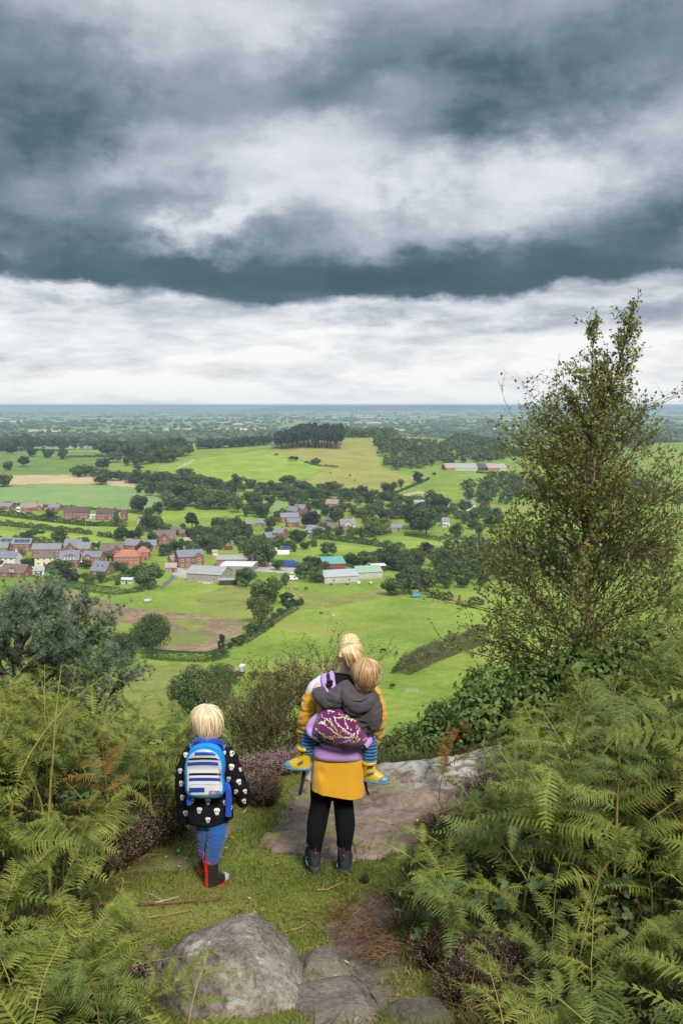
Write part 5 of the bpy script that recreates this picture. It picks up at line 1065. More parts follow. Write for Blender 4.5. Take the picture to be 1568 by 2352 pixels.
# yard clutter by the long shed: implements
def scrap(px, py, mat, label, cat, k):
    r = np.random.default_rng(k); t = site('farm_implement', px, py, r.uniform(0, 3), label, cat); g = Geo()
    tube(g, [(-1, 0, .6), (1.1, .1, .6)], .1, 6); tube(g, [(0, -.8, .55), (0, .8, .55)], .09, 6); tube(g, [(.4, 0, .6), (.2, 0, 1.3), (-.3, 0, 1.0)], .06, 6); obj('frame', g.mesh('frame', mat), t)
    g = Geo(); box(g, (-.6, -.5, .66), (.5, .5, 1.05)); obj('hopper', g.mesh('hopper', mat, False), t)
    for y in (-.8, .8): obj('wheel', WHEEL, t, (0, y, .4), (0, 0, math.pi / 2))
for k, (x, y, m_, lab) in enumerate(((660, 1352, P_pink, 'leftmost rusty implement lying in the rough grass by the white van'), (680, 1353, P_pink, 'rusty implement second from the left in the rough grass'), (703, 1354, P_maroon, 'dark red implement in the rough grass left of the long shed'), (691, 1373, P_pink, 'rusty implement standing lower down in the rough grass'), (760, 1344, P_orange, 'orange implement at the white gable of the long shed'), (797, 1343, P_pink, 'rusty implement in front of the long shed'), (852, 1342, P_white, 'white implement in the grass right of the long shed'))): scrap(x, y, m_, lab, 'farm implement', k)
van(825, 1341, 1.3, 'small white vehicle parked in front of the long shed', .55)
# wind turbines far out on the plain
T_white = plain('turbine white', (.85, .86, .87), .5, .3, var=.02)
tg = Geo(); tube(tg, [(0, 0, 0), (0, 0, 70)], [2.6, 1.5], 8); TW = tg.mesh('tower', T_white)
tg = Geo(); box(tg, (-1.6, -4, -1.6), (1.6, 4, 1.6)); NA = tg.mesh('nacelle', T_white, False)
tg = Geo(); tg.add([(-1.3, 0, 1), (1.3, 0, 1), (.9, -.4, 22), (.2, -.4, 40), (-.4, .3, 40), (-1.1, .4, 20)], [(0, 1, 2, 3, 4, 5)]); tube(tg, [(0, 0, 0), (0, 0, 22), (0, 0, 40)], [.9, .7, .2], 6); BL = tg.mesh('blade', T_white)
for k, (x, d) in enumerate(((462, 17000), (487, 16500), (500, 18000), (515, 16000), (543, 16500), (562, 18000), (590, 17000), (8, 19000), (30, 18500), (72, 17000))):
    p = at_y(x, 945, d); t = empty('wind_turbine', (p[0], d, float(zat(p[0], d))), random.uniform(-.4, .4))
    tag(t, 'white wind turbine tiny in the haze near the horizon', 'wind turbine', 'wind turbines on the horizon'); obj('tower', TW, t); obj('nacelle', NA, t, (0, 0, 71)); a0 = random.uniform(0, 2)
    for b in range(3): obj('blade', BL, t, (0, -4.5, 71), (0, a0 + b * 2.094, 0))
# ------------------------------------------------------------------ the hill top under our feet
SLAB = np.array(wpoly([(585, 1940), (640, 1902), (655, 1850), (680, 1800), (740, 1782), (850, 1778), (1085, 1790), (1110, 1840), (1085, 1885), (1020, 1872), (960, 1886), (1005, 1905), (965, 1925), (940, 1948), (880, 1978), (800, 1980), (690, 1962), (620, 1958)], 3))
MUD = np.array(wpoly([(740, 2120), (800, 2075), (860, 2050), (905, 2075), (930, 2150), (925, 2230), (900, 2275), (850, 2320), (830, 2380), (680, 2380), (690, 2260), (700, 2190), (735, 2160)], 3))
CLEAR = np.array(wpoly([(330, 2420), (305, 2250), (330, 2150), (200, 2085), (215, 2045), (330, 1985), (425, 1925), (540, 1860), (585, 1815), (660, 1770), (1095, 1770), (1110, 1850), (1010, 1900), (935, 1985), (885, 2060), (900, 2150), (985, 2230), (1040, 2420)], 3))
def pdist(x, y, poly):
    """signed distance to a polygon, negative inside"""
    d = np.full(x.shape, 1e9); n = len(poly)
    for i in range(n):
        a, b = poly[i], poly[(i + 1) % n]; ab = b - a; t = np.clip(((x - a[0]) * ab[0] + (y - a[1]) * ab[1]) / (ab @ ab), 0, 1)
        d = np.minimum(d, np.hypot(x - a[0] - t * ab[0], y - a[1] - t * ab[1]))
    return np.where(inpoly(x, y, poly), -d, d)
gx = np.arange(-8.5, 8.51, .05); gy = np.concatenate([np.arange(-8, 2.5, .25), np.arange(2.5, 10.2, .035), np.arange(10.2, 13.05, .1)])
GX, GY = np.meshgrid(gx, gy); GZ = zat(GX, GY)
ms = np.clip(.5 - (pdist(GX, GY, SLAB) + .10 * fbm2(GX * 4, GY * 4, 3, 41)) / .10, 0, 1)
mm = np.clip(.5 - (pdist(GX, GY, MUD) + .16 * fbm2(GX * 5, GY * 5, 3, 42)) / .16, 0, 1)
bare = np.clip((fbm2(GX * 2.2, GY * 2.2, 4, 43) - .24) * 4, 0, 1) * np.clip(-pdist(GX, GY, CLEAR) * 3, 0, 1)     # worn patches in the turf
mm = np.maximum(mm, bare * .8)
GZ = GZ - mm * .035 - ms * .02 + mm * .025 * fbm2(GX * 9, GY * 9, 3, 44)
g = Geo(); nx = len(gx); I, J = np.meshgrid(np.arange(len(gy) - 1), np.arange(nx - 1), indexing='ij')
g.add(np.stack([GX, GY, GZ], -1).reshape(-1, 3), np.stack([I * nx + J, I * nx + J + 1, (I + 1) * nx + J + 1, (I + 1) * nx + J], -1).reshape(-1, 4))
m = material('turf and trodden soil'); P = POS(True); n1 = NOISE(P, 3, 5, .65); n2 = NOISE(P, 28, 5, .7); n3 = NOISE(P, 1.1, 3, .6)
turf = RAMP(n1 * .5 + n2 * .5, [(.30, (.075, .085, .016)), (.5, (.135, .155, .028)), (.68, (.20, .215, .045))])
turf = MIX(SS(n3, .52, .68) * .7, turf, (.22, .20, .055))
soil = RAMP(n1 * .4 + n2 * .6, [(.28, (.05, .034, .026)), (.48, (.125, .092, .074)), (.68, (.21, .165, .138))])
sh = NOISE(P, 11, 3, .5); soil = MIX(SS(sh, .60, .66) * .5, soil, (.24, .20, .17))
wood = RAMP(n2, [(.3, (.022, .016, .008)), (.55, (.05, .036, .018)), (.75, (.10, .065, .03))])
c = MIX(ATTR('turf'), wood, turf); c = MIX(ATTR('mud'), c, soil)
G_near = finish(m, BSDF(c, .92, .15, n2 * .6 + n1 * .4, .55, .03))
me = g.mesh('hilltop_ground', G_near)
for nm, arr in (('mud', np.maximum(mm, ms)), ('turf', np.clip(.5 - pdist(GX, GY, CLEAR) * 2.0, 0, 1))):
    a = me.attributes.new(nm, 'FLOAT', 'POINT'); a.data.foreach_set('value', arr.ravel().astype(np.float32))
tag(obj('hilltop_ground', me), kind='structure')

# ---- stone
def stone_mat(name, lo, mid, hi, lichen=.5, moss=0.0, pale=(.44, .42, .37)):
    m = material(name); P = POS(); a = NOISE(P, 4, 6, .65); b = NOISE(P, 26, 5, .7); v = NOISE(P, 11, 4, .6, .5)
    c = RAMP(a * .55 + b * .45, [(.36, lo), (.5, mid), (.64, hi)])
    c = MIX(SS(v, .58, .70) * lichen, c, pale); c = MIX(SS(NOISE(P, 60, 3, .6), .60, .70) * .7, c, tuple(q * .35 for q in lo))
    if moss:
        z = sep(P)[2]; c = MIX(SS(a + (b - .5) * .6, .45, .62) * moss, c, (.09, .105, .02))
    return finish(m, BSDF(c, .88, .2, a * .5 + b * .5, 1.0, .05))
ST_grey = stone_mat('lichened grey gritstone', (.060, .048, .036), (.19, .158, .126), (.36, .31, .255), .7)
ST_brown = stone_mat('muddy brown stone', (.09, .07, .055), (.17, .14, .115), (.26, .22, .19), .25, .25)
ST_dark = stone_mat('dark mossy stone', (.06, .05, .04), (.12, .10, .08), (.2, .17, .14), .2, .7)
def rock(name, at, size, planes, label, mat, seed, rz=0, rough=.035, sub=5):
    bm = bmesh.new(); bmesh.ops.create_icosphere(bm, subdivisions=sub, radius=1.0); d = np.array([v.co[:] for v in bm.verts]); d /= np.linalg.norm(d, axis=1)[:, None]
    inv = np.zeros(len(d)); k = 9.0
    for n_, off in planes:
        n_ = np.array(n_, float); n_ /= np.linalg.norm(n_); t = np.maximum(d @ n_, 1e-3) / off; inv += t ** k
    r = inv ** (-1 / k)
    r *= 1 + rough * (fbm(d * 2.3 + seed, 4, seed) * 1.4 + .7 * fbm(d * 9 + seed, 4, seed + 5) - .8 * sstep(np.abs(fbm(d * 2.6 + 3 + seed, 3, seed + 2)), .07, .0)) - .5 * rough * np.clip(fbm(d * 3.1 + 7 + seed, 3, seed + 9), 0, 1)
    p = d * r[:, None] * np.array(size)
    for v, q in zip(bm.verts, p): v.co = q
    me = bpy.data.meshes.new(name); bm.to_mesh(me); bm.free(); me.materials.append(mat)
    me.polygons.foreach_set('use_smooth', np.ones(len(me.polygons), bool))
    return tag(obj(name, me, None, at, (0, 0, rz)), label, 'rock')
b0 = ground(522, 2262); 
rock('boulder', (b0[0], b0[1], b0[2] + .02), (.40, .40, .30), [((0, 0, -1), .5), ((-.95, -.25, .42), .80), ((-.55, .85, .55), .82), ((.25, -.55, .82), .86), ((.85, -.15, .62), .84), ((.75, .7, .3), .95), ((.35, -1, .12), 1.05), ((-.55, -.9, .30), .90), ((-.12, .1, 1), .86), ((.30, .05, 1), .90), ((.98, .1, .05), 1.06)], 'large lichened grey boulder in the grass in front of the boy', ST_grey, 3, .1, .07)
b1 = ground(765, 2310); rock('half_buried_stone', (b1[0], b1[1], b1[2] - .02), (.21, .24, .065), [((0, 0, -1), .6), ((-1, 0, .3), .9), ((1, .1, .4), .9), ((.1, -1, .4), 1), ((0, 1, .4), 1), ((.1, -.1, 1), .75)], 'flat brown stone half buried right of the large boulder', ST_brown, 8, .3, .07, 4)
b2 = ground(742, 2218); rock('half_buried_stone', (b2[0], b2[1], b2[2] - .01), (.13, .10, .085), [((0, 0, -1), .6), ((-1, 0, .5), .9), ((1, .1, .5), .9), ((.1, -1, .5), 1), ((0, 1, .4), 1), ((0, 0, 1), .9)], 'small dark mossy lump of stone in the mud above the flat brown stone', ST_brown, 11, .0, .09, 4)
b3 = ground(965, 2335); rock('half_buried_stone', (b3[0], b3[1], b3[2] - .01), (.15, .12, .075), [((0, 0, -1), .6), ((-1, 0, .5), .9), ((1, .1, .5), .9), ((.1, -1, .3), 1), ((0, 1, .4), 1), ((0, 0, 1), .8)], 'dark stone half hidden under the bracken at the bottom of the path', ST_dark, 15, .2, .08, 4)
# the ledge: one wide bed of bare rock with a paler lip
sx = np.linspace(SLAB[:, 0].min() - .1, SLAB[:, 0].max() + .5, 150); sy = np.linspace(SLAB[:, 1].min() - .1, SLAB[:, 1].max() + .55, 150); SX, SY = np.meshgrid(sx, sy)
lip = np.exp(-((SX - 1.25) / .85) ** 2 - ((SY - 8.7) / .55) ** 2)
sd = pdist(SX, SY, SLAB) + .22 * fbm2(SX * 2.6, SY * 2.6, 4, 51) - .30 * np.clip(lip, 0, 1)
strata = np.abs(((SY * .9 + SX * .5 + .25 * fbm2(SX * 1.2, SY * 1.2, 3, 52)) * 2.1) % 1 - .5) * 2
SZ = zat(SX, SY) + .012 + .060 * fbm2(SX * 2, SY * 2, 5, 53) + lip * .26 - .035 * sstep(strata, .22, .0) - sstep(sd, -.10, .12) * .16 + .02 * fbm2(SX * 8, SY * 8, 3, 54)
g = Geo(); nn = len(sx); I, J = np.meshgrid(np.arange(len(sy) - 1), np.arange(nn - 1), indexing='ij')
q = np.stack([I * nn + J, I * nn + J + 1, (I + 1) * nn + J + 1, (I + 1) * nn + J], -1).reshape(-1, 4)
keep = (sd.ravel()[q].mean(1) < .16); g.add(np.stack([SX, SY, SZ], -1).reshape(-1, 3), q[keep])
m = material('pinkish sandstone'); P = POS(True); a = NOISE(P, 2.6, 7, .7); b = NOISE(P, 22, 6, .75); v = NOISE(P, 7, 5, .65, .6)
c = RAMP(a * .6 + b * .4, [(.36, (.062, .040, .028)), (.48, (.155, .108, .082)), (.62, (.26, .195, .155))])
c = MIX(ATTR('lip') * SS(v, .40, .58), c, (.40, .38, .33)); c = MIX(SS(NOISE(P, 1.9, 5, .7), .55, .63) * .85, c, (.19, .185, .05)); c = MIX(SS(NOISE(P, 1.3, 5, .7), .42, .36) * .7, c, (.10, .072, .058)); c = MIX(SS(b, .36, .28) * .6, c, (.06, .048, .04))
me = g.mesh('rock_ledge', finish(m, BSDF(c, .9, .2, a * .4 + b * .6, .6, .025)))
at_ = me.attributes.new('lip', 'FLOAT', 'POINT'); at_.data.foreach_set('value', np.clip(lip * 1.6, 0, 1).ravel().astype(np.float32))
tag(obj('rock_ledge', me), 'wide pinkish sandstone ledge with a pale lichened lip beyond the woman', 'rock')

# ---- turf blades
def blades(name, n, region, hmin, hmax, mat, seed, width=.0045, lean=.6, keepf=None, label=None):
    r = np.random.default_rng(seed); x = r.uniform(region[0], region[1], n); y = r.uniform(region[2], region[3], n); k = keepf(x, y, r); x, y = x[k], y[k]; n = len(x)
    z = zat(x, y) - .004; pat = .5 + .5 * fbm2(x * 2.6, y * 2.6, 3, 61); h = r.uniform(hmin, hmax, n) * (.55 + .9 * pat); th = r.uniform(0, 6.28, n); ln = r.uniform(.15, 1, n) * lean
    d = np.stack([np.cos(th), np.sin(th)], 1); pth = th + 1.57 + r.normal(0, .5, n); w = np.stack([np.cos(pth), np.sin(pth)], 1) * width / 2 * r.uniform(.7, 1.5, n)[:, None]
    b = np.stack([x, y], 1); mid = b + d * (h * ln * .35)[:, None]; tip = b + d * (h * ln)[:, None]; zm = z + h * .62; zt = z + h * np.sqrt(np.clip(1 - (ln * .7) ** 2, .2, 1))
    V_ = np.stack([np.c_[b - w, z], np.c_[b + w, z], np.c_[mid + w * .7, zm], np.c_[mid - w * .7, zm], np.c_[tip, zt]], 1)
    g = Geo(); o = np.arange(n)[:, None] * 5; t = np.clip(.5 + .62 * fbm2(x * 1.7, y * 1.7, 4, 62) + r.normal(0, .16, n), 0, 1)
    g.add(V_.reshape(-1, 3), o + np.array([0, 1, 2, 3]), t); g.f.append(o + np.array([3, 2, 4])); g.t.append(t); g.m.append(np.zeros(n, np.int32))
    return tag(obj(name, g.mesh(name, mat, smooth=False)), label, 'grass', kind='stuff')
L_turf = leafmat('short mossy turf', [(0, (.075, .095, .016)), (.30, (.130, .160, .026)), (.55, (.185, .205, .040)), (.75, (.26, .235, .07)), (1, (.34, .26, .12))], trans=.3, rough=.7)
def turf_keep(x, y, r):
    s = pdist(x, y, SLAB) + .10 * fbm2(x * 4, y * 4, 3, 41); md = pdist(x, y, MUD) + .16 * fbm2(x * 5, y * 5, 3, 42); br = np.clip((fbm2(x * 2.2, y * 2.2, 4, 43) - .24) * 4, 0, 1)
    c = pdist(x, y, CLEAR); moss = fbm2(x * 2.5, y * 2.5, 3, 66) > .14
    ok = ((s > -.01) | (moss & (s > -.9) & (r.random(len(x)) < .6))) & ((md > -.02) | (r.random(len(x)) < .06)) & (br < r.random(len(x))) & (c < .35)
    return ok
blades('grass', 260000, (-2.6, 2.4, 3.4, 9.3), .009, .024, L_turf, 71, .0055, .9, turf_keep, 'short mossy turf around the path')
def tuft_keep(x, y, r): return turf_keep(x, y, r) & (fbm2(x * 3.1, y * 3.1, 3, 67) > .22)
blades('grass', 36000, (-2.6, 2.4, 3.4, 9.3), .025, .06, L_turf, 72, .005, .9, tuft_keep, 'longer tufts of grass in the turf')
# ---- litter, sticks
L_dead = leafmat('dead brown bracken', [(0, (.075, .036, .016)), (.5, (.17, .085, .036)), (1, (.32, .19, .09))], trans=.2, rough=.8)
L_fallen = leafmat('fallen leaves', [(0, (.13, .06, .02)), (.6, (.30, .16, .06)), (1, (.48, .34, .18))], trans=.1, rough=.8)
r_ = np.random.default_rng(91); g = Geo()
fx = r_.uniform(-1.8, 1.6, 420); fy = r_.uniform(4.0, 9, 420); k = pdist(fx, fy, CLEAR) < .1; fx, fy = fx[k], fy[k]
c_ = np.stack([fx, fy, zat(fx, fy) + .018], 1); nv = np.array([0, 0, 1.0]) + r_.normal(0, .4, (len(fx), 3)); nv /= np.linalg.norm(nv, axis=1)[:, None]
leaf_quads(g, c_, nv, r_.uniform(.008, .024, len(fx)), r_, r_.random(len(fx))); tag(obj('leaf_litter', g.mesh('leaf_litter', L_fallen, False)), 'small fallen leaves scattered over the turf', 'leaf litter', kind='stuff')
def strands(name, label, spots, n, L0, mat, seed, rad=.002):
    r = np.random.default_rng(seed); g = Geo()
    for px, py, rx in spots:
        c = ground(px, py)
        for k in range(n):
            x, y = c[0] + r.normal(0, rx), c[1] + r.normal(0, rx * .9); th = r.uniform(0, 6.28); L = L0 * r.uniform(.3, 1); z = float(zat(x, y)) + .012 + abs(r.normal(0, .02))
            p = [(x, y, z), (x + math.cos(th) * L * .5, y + math.sin(th) * L * .5, z + r.uniform(0, .035)), (x + math.cos(th + r.normal(0, .5)) * L, y + math.sin(th) * L, z + r.uniform(-.005, .02))]
            tube(g, p, [rad, rad * .9, rad * .5], 3, r.random(), caps=False)
    return tag(obj(name, g.mesh(name, mat)), label, 'litter', kind='stuff')
strands('bracken_litter', 'mat of dead brown bracken stalks beside the muddy path', [(800, 2110, .09), (850, 2080, .10), (880, 2140, .10), (905, 2180, .09), (820, 2150, .08), (860, 2200, .07)], 80, .16, L_dead, 92)
strands('bracken_litter', 'dead bracken stalks along the edge of the left hand bracken', [(230, 2035, .12), (330, 1970, .12), (400, 1930, .12), (450, 1905, .10)], 60, .2, L_dead, 93)
ST_red = plain('red brown dead stalk', (.16, .065, .03), .7, .2, var=.3, scale=20); ST_pale = plain('pale dry twig', (.42, .36, .28), .8, .2, var=.2, scale=20); ST_tan = plain('tan dry stalk', (.30, .19, .085), .8, .2, var=.25, scale=20); ST_black = plain('charred stick end', (.02, .018, .016), .9, .1)
def stick(name, pts, rad, mat, label, lift=.02, side=()):
    P = np.array([ground(x, y) for x, y in pts]); P[:, 2] += lift + rad; n = 12
    s = np.linspace(0, len(P) - 1, n); q = np.stack([np.interp(s, range(len(P)), P[:, k]) for k in range(3)], 1); q += np.random.default_rng(len(pts) + int(pts[0][0])).normal(0, rad * .35, q.shape)
    g = Geo(); tube(g, q, np.linspace(rad, rad * .6, n), 7)
    for (sx_, sy_), (ex, ey) in side: a_, b_ = ground(sx_, sy_), ground(ex, ey); a_[2] += lift + rad; b_[2] += lift + rad + .02; tube(g, [a_, (a_ + b_) / 2 + [0, 0, .01], b_], [rad * .6, rad * .5, rad * .3], 5)
    return tag(obj(name, g.mesh(name, mat)), label, 'stick')
stick('stick', [(170, 2084), (260, 2087), (380, 2084), (470, 2078), (497, 2076), (514, 2066)], .0075, ST_red, 'long reddish stick lying across the grass behind the boulder', .025)
stick('stick', [(345, 2084), (375, 2078), (410, 2068)], .004, ST_pale, 'short pale twig lying above the long reddish stick', .02, [((375, 2078), (330, 2064))])
stick('stick', [(340, 2116), (385, 2110), (440, 2098)], .004, ST_tan, 'tan dry stalk lying between the long stick and the boulder', .02)
stick('stick', [(632, 2164), (652, 2148), (690, 2140), (718, 2122)], .004, ST_tan, 'tan branched stalk in the grass right of the boulder', .02, [((652, 2148), (640, 2128)), ((660, 2146), (680, 2158))])
stick('stick', [(728, 2052), (755, 2050), (790, 2033)], .004, ST_tan, 'forked tan twig lying just behind the woman', .02, [((740, 2051), (748, 2030))])
stick('stick', [(895, 2140), (905, 2110), (908, 2082), (935, 2083)], .005, ST_red, 'broken reddish stalk at the edge of the right hand bracken', .05)
# ------------------------------------------------------------------ bracken
L_fern = leafmat('bracken green', [(0, (0.112, 0.139, 0.024)), (.4, (0.212, 0.250, 0.045)), (.7, (0.313, 0.336, 0.071)), (1, (0.448, 0.413, 0.112))], trans=.45, objvar=.35, rough=.55)
L_fernc = leafmat('cool bracken green', [(0, (0.091, 0.132, 0.029)), (.5, (0.183, 0.234, 0.054)), (1, (0.305, 0.342, 0.095))], trans=.45, objvar=.35, rough=.5)
L_fernd = leafmat('turning bracken', [(0, (.12, .06, .015)), (.5, (.22, .12, .025)), (1, (.30, .22, .06))], trans=.3, objvar=.4, rough=.7)
M_stem = plain('yellow green bracken stalk', (.24, .21, .045), .6, .3, var=.3, scale=9); M_stemd = plain('brown bracken stalk', (.15, .085, .03), .7, .2, var=.3, scale=9)
def pinna(seed, n=22, droop=.28, lobes=4, wid=.30):
    """one feather of a bracken frond, unit length along +x, blade in the xy plane"""
    r = np.random.default_rng(seed); g = Geo(); t = np.linspace(0, 1, 14); sway = r.normal(0, .05)
    cx = t; cy = sway * np.sin(t * 3); cz = .10 * np.sin(t * 2.2) - droop * t ** 2.1; P0 = np.stack([cx, cy, cz], 1)
    tube(g, P0, .0065 * (1.05 - t), 3, .9, caps=False)
    for k in range(n):
        u = .04 + .95 * (k + .5) / n; c = np.array([np.interp(u, t, P0[:, i]) for i in range(3)]); d = np.array([np.interp(min(1, u + .03), t, P0[:, i]) for i in range(3)]) - c; d /= np.linalg.norm(d)
        L = wid * (math.sin(min(1, u * 2.4) * 1.57) ** .6) * (1 - u ** 1.7) ** .75 + .012
        L *= r.uniform(.72, 1.12)
        for s in (-1, 1):
            if r.random() < .07: continue
            out = np.array([d[0] * .38 - s * 0 * d[1], s * 1.0, -.05 + r.normal(0, .14)]); out /= np.linalg.norm(out); tip = c + out * L + np.array([0, 0, -.22 * L + r.normal(0, .02)])
            w = .86 / n * .55; a = np.linspace(0, 1, lobes * 2 + 1); spine = c + (tip - c) * a[:, None] + np.array([0, 0, 1]) * (.10 * L * np.sin(a * 3.14))[:, None]
            prof = (1 - a ** 1.5) * (1 - .38 * (np.arange(len(a)) % 2)); up = spine + d * (w * prof)[:, None]; dn = spine - d * (w * prof)[:, None]
            v = np.concatenate([up[:-1], dn[:-1], spine[-1:]]); m_ = len(a) - 1
            f = [(i, m_ + i, m_ + i + 1, i + 1) if s > 0 else (i, i + 1, m_ + i + 1, m_ + i) for i in range(m_ - 1)]
            tt = float(np.clip(.45 + r.normal(0, .16), 0, 1)); g.add(v, f, tt); g.add(np.array([up[-2], dn[-2], spine[-1]]), [(0, 1, 2)], tt)
    return g
PINNA = [pinna(s, n_, dr) for s, n_, dr in ((1, 22, .22), (2, 20, .36), (3, 24, .50), (4, 18, .15))]
PM = {k: [p.mesh('frond', mt, False) for p in PINNA] for k, mt in (('g', L_fern), ('c', L_fernc), ('d', L_fernd))}
def rotm(z, y): return Matrix.Rotation(z, 3, 'Z') @ Matrix.Rotation(y, 3, 'Y')
def bracken_layout(seed, h, pairs=8, arch=.35, az=0.0, spread=.62):
    """stem polyline and the placing of each feather: (point, matrix, length, prototype)"""
    r = np.random.default_rng(seed); t = np.linspace(0, 1, 12); bend = arch * h; dx, dy = math.cos(az), math.sin(az)
    P = np.stack([dx * bend * t ** 2.2, dy * bend * t ** 2.2, h * (t - .22 * arch * t ** 3)], 1); P += np.cumsum(r.normal(0, .004, P.shape), 0); out = []
    for k in range(pairs):
        u = .40 + .58 * (k / (pairs - 1)) ** .9; c = np.array([np.interp(u, t, P[:, i]) for i in range(3)]); L = spread * h * (1 - .82 * ((u - .40) / .6) ** 1.1) * r.uniform(.70, 1.15)
        for s in (-1, 1):
            if r.random() < .06: continue
            L *= r.uniform(.85, 1.1); yaw = az + s * (math.pi / 2 - .32 - .25 * (k / pairs)) + r.normal(0, .27); pitch = -r.uniform(.05, .75) + .25 * (u - .4)
            out.append((c, Matrix.Rotation(yaw, 3, 'Z') @ Matrix.Rotation(pitch, 3, 'Y') @ Matrix.Rotation(s * .25 + r.normal(0, .45), 3, 'X'), L, int(r.integers(4))))
    c = P[-1]; out.append((c, Matrix.Rotation(az, 3, 'Z') @ Matrix.Rotation(.35 + arch, 3, 'Y'), .22 * h, 0)); return P, out
NB = [0]
def bracken(x, y, h, az, kind, label, group=None, arch=.35, pairs=8, spread=None):
    spread = spread or min(.55, .46 / h)
    NB[0] += 1; z = float(zat(x, y)); root = tag(empty('bracken', (x, y, z - .02)), label, 'bracken', group); P, lay = bracken_layout(NB[0] * 13, h, pairs, arch, az, spread)
    g = Geo(); tube(g, P, np.linspace(.0075, .002, len(P)) * max(.7, h), 5); obj('stem', g.mesh('stem', M_stemd if kind == 'd' else M_stem), root)
    for c, R_, L, k in lay:
        o = obj('frond', PM[kind][k], root); o.matrix_local = Matrix.Translation(Vector(c)) @ (R_ @ Matrix.Scale(L, 3)).to_4x4()
    return root
def put(f, src, R3, c):
    for v, fa, t in zip(src.v, src.f, src.t): f.v.append(v @ R3.T + c); f.f.append(fa - fa.min() + f.n); f.n += len(v); f.t.append(t); f.m.append(np.zeros(len(fa), np.int32))
PINF = [pinna(s_ + 40, 15, dr, 2, .28) for s_, dr in ((1, .22), (2, .36), (3, .50), (4, .15))]
def joined(seed, kind):
    s = Geo(); f = Geo()
    for st in range(3):
        h = (1.0, .82, .68)[st]; P, lay = bracken_layout(seed + st * 3, h, 7, random.uniform(.2, .6), st * 2.1 + seed, .42); o = np.array([.13 * math.cos(st * 2.1), .13 * math.sin(st * 2.1), 0]) * (st > 0); tube(s, P + o, np.linspace(.006, .002, len(P)), 4)
        for c, R_, L, k in lay: put(f, PINF[k], np.array(R_) * L, c + o)
    return s.mesh('stem', M_stem), f.mesh('fronds', {'g': L_fern, 'c': L_fernc, 'd': L_fernd}[kind], False)
BJ = {k: [joined(100 + i * 7 + ord(k), k) for i in range(n_)] for k, n_ in (('g', 5), ('c', 4), ('d', 2))}
def bracken_far(x, y, h, az, kind, label, group):
    s, f = random.choice(BJ[kind]); root = tag(empty('bracken', (x, y, float(zat(x, y)) - .02), az), label, 'bracken', group); root.scale = (h, h, h); obj('stem', s, root); obj('fronds', f, root); return root
def scatter(n, region, seed, mind, reject):
    r = np.random.default_rng(seed); pts = []
    for _ in range(n * 40):
        p = r.uniform([region[0], region[2]], [region[1], region[3]])
        if reject(p) or any((p[0] - q[0]) ** 2 + (p[1] - q[1]) ** 2 < mind ** 2 for q in pts): continue
        pts.append(p)
        if len(pts) >= n: break
    return pts
def clear_d(p): return float(pdist(np.array([p[0]]), np.array([p[1]]), CLEAR)[0])
rb = np.random.default_rng(55)
def hmax_for(x, y, rowf):
    """tallest plant at (x, y) that still ends under the bracken skyline of the picture"""
    px, py = project(np.array([x, y, float(zat(x, y))])); row = rowf(float(px)); r = ray(float(px), row); return CAMZ + r[2] / r[1] * y - float(zat(x, y))
def row_left(px): return float(np.interp(px, [-300, 0, 60, 130, 200, 260, 330, 395, 430, 470], [1440, 1490, 1495, 1520, 1550, 1545, 1560, 1580, 1640, 1800]))
def row_right(px): return float(np.interp(px, [880, 960, 1020, 1090, 1150, 1230, 1290, 1380, 1460, 1568, 1800], [2060, 1960, 1890, 1800, 1680, 1600, 1550, 1500, 1440, 1330, 1250]))
def where(x, y, e, k):
    s = 'left' if x < 0 else 'right'; z = 'close to the camera' if y < 4.9 else ('beside the path' if e < .6 else ('far up' if y > 7.4 else 'in the middle')); c = {'g': 'yellow green', 'c': 'cool green', 'd': 'rusty brown'}[k]
    t = f'{c} bracken on the {s} bank, {z}' ; return t, f'{c} bracken {z} on the {s} bank'
for p in scatter(120, (-4.6, -.4, 3.6, 9.3), 5, .22, lambda p: clear_d(p) < .10 or p[0] > 0):
    e = clear_d(p); h = hmax_for(p[0], p[1], row_left); h = min(h * rb.uniform(.78, 1.0), 1.55, .5 + e * 1.3)
    if p[1] < 4.9: h = min(h, .75 * rb.uniform(.6, 1))
    if h < .28: continue
    k = rb.choice(['g', 'g', 'g', 'c', 'd'], p=[.3, .3, .2, .14, .06])
    if e < .8 or p[1] < 5.2: bracken(p[0], p[1], h, rb.uniform(0, 6.28), k, *where(p[0], p[1], e, k), arch=rb.uniform(.2, .7))
    else: bracken_far(p[0], p[1], h, rb.uniform(0, 6.28), k, *where(p[0], p[1], e, k))
for p in scatter(165, (.4, 4.6, 3.0, 9.2), 6, .20, lambda p: clear_d(p) < .08 or p[0] < 0):
    e = clear_d(p); h = hmax_for(p[0], p[1], row_right); h = min(h * rb.uniform(.75, 1.0), 1.7, .38 + e * 1.25)
    if p[1] < 4.6: h = min(h, (.45 + .25 * p[0]) * rb.uniform(.6, 1))
    if h < .22 or (e < .5 and rb.random() < .5): continue
    k = rb.choice(['g', 'c', 'd'], p=[.46, .49, .05])
    if k == 'd': h = min(h, .75)
    if e < .9 or p[1] < 5.0: bracken(p[0], p[1], h, rb.uniform(0, 6.28), k, *where(p[0], p[1], e, k), arch=rb.uniform(.2, .7))
    else: bracken_far(p[0], p[1], h, rb.uniform(0, 6.28), k, *where(p[0], p[1], e, k))
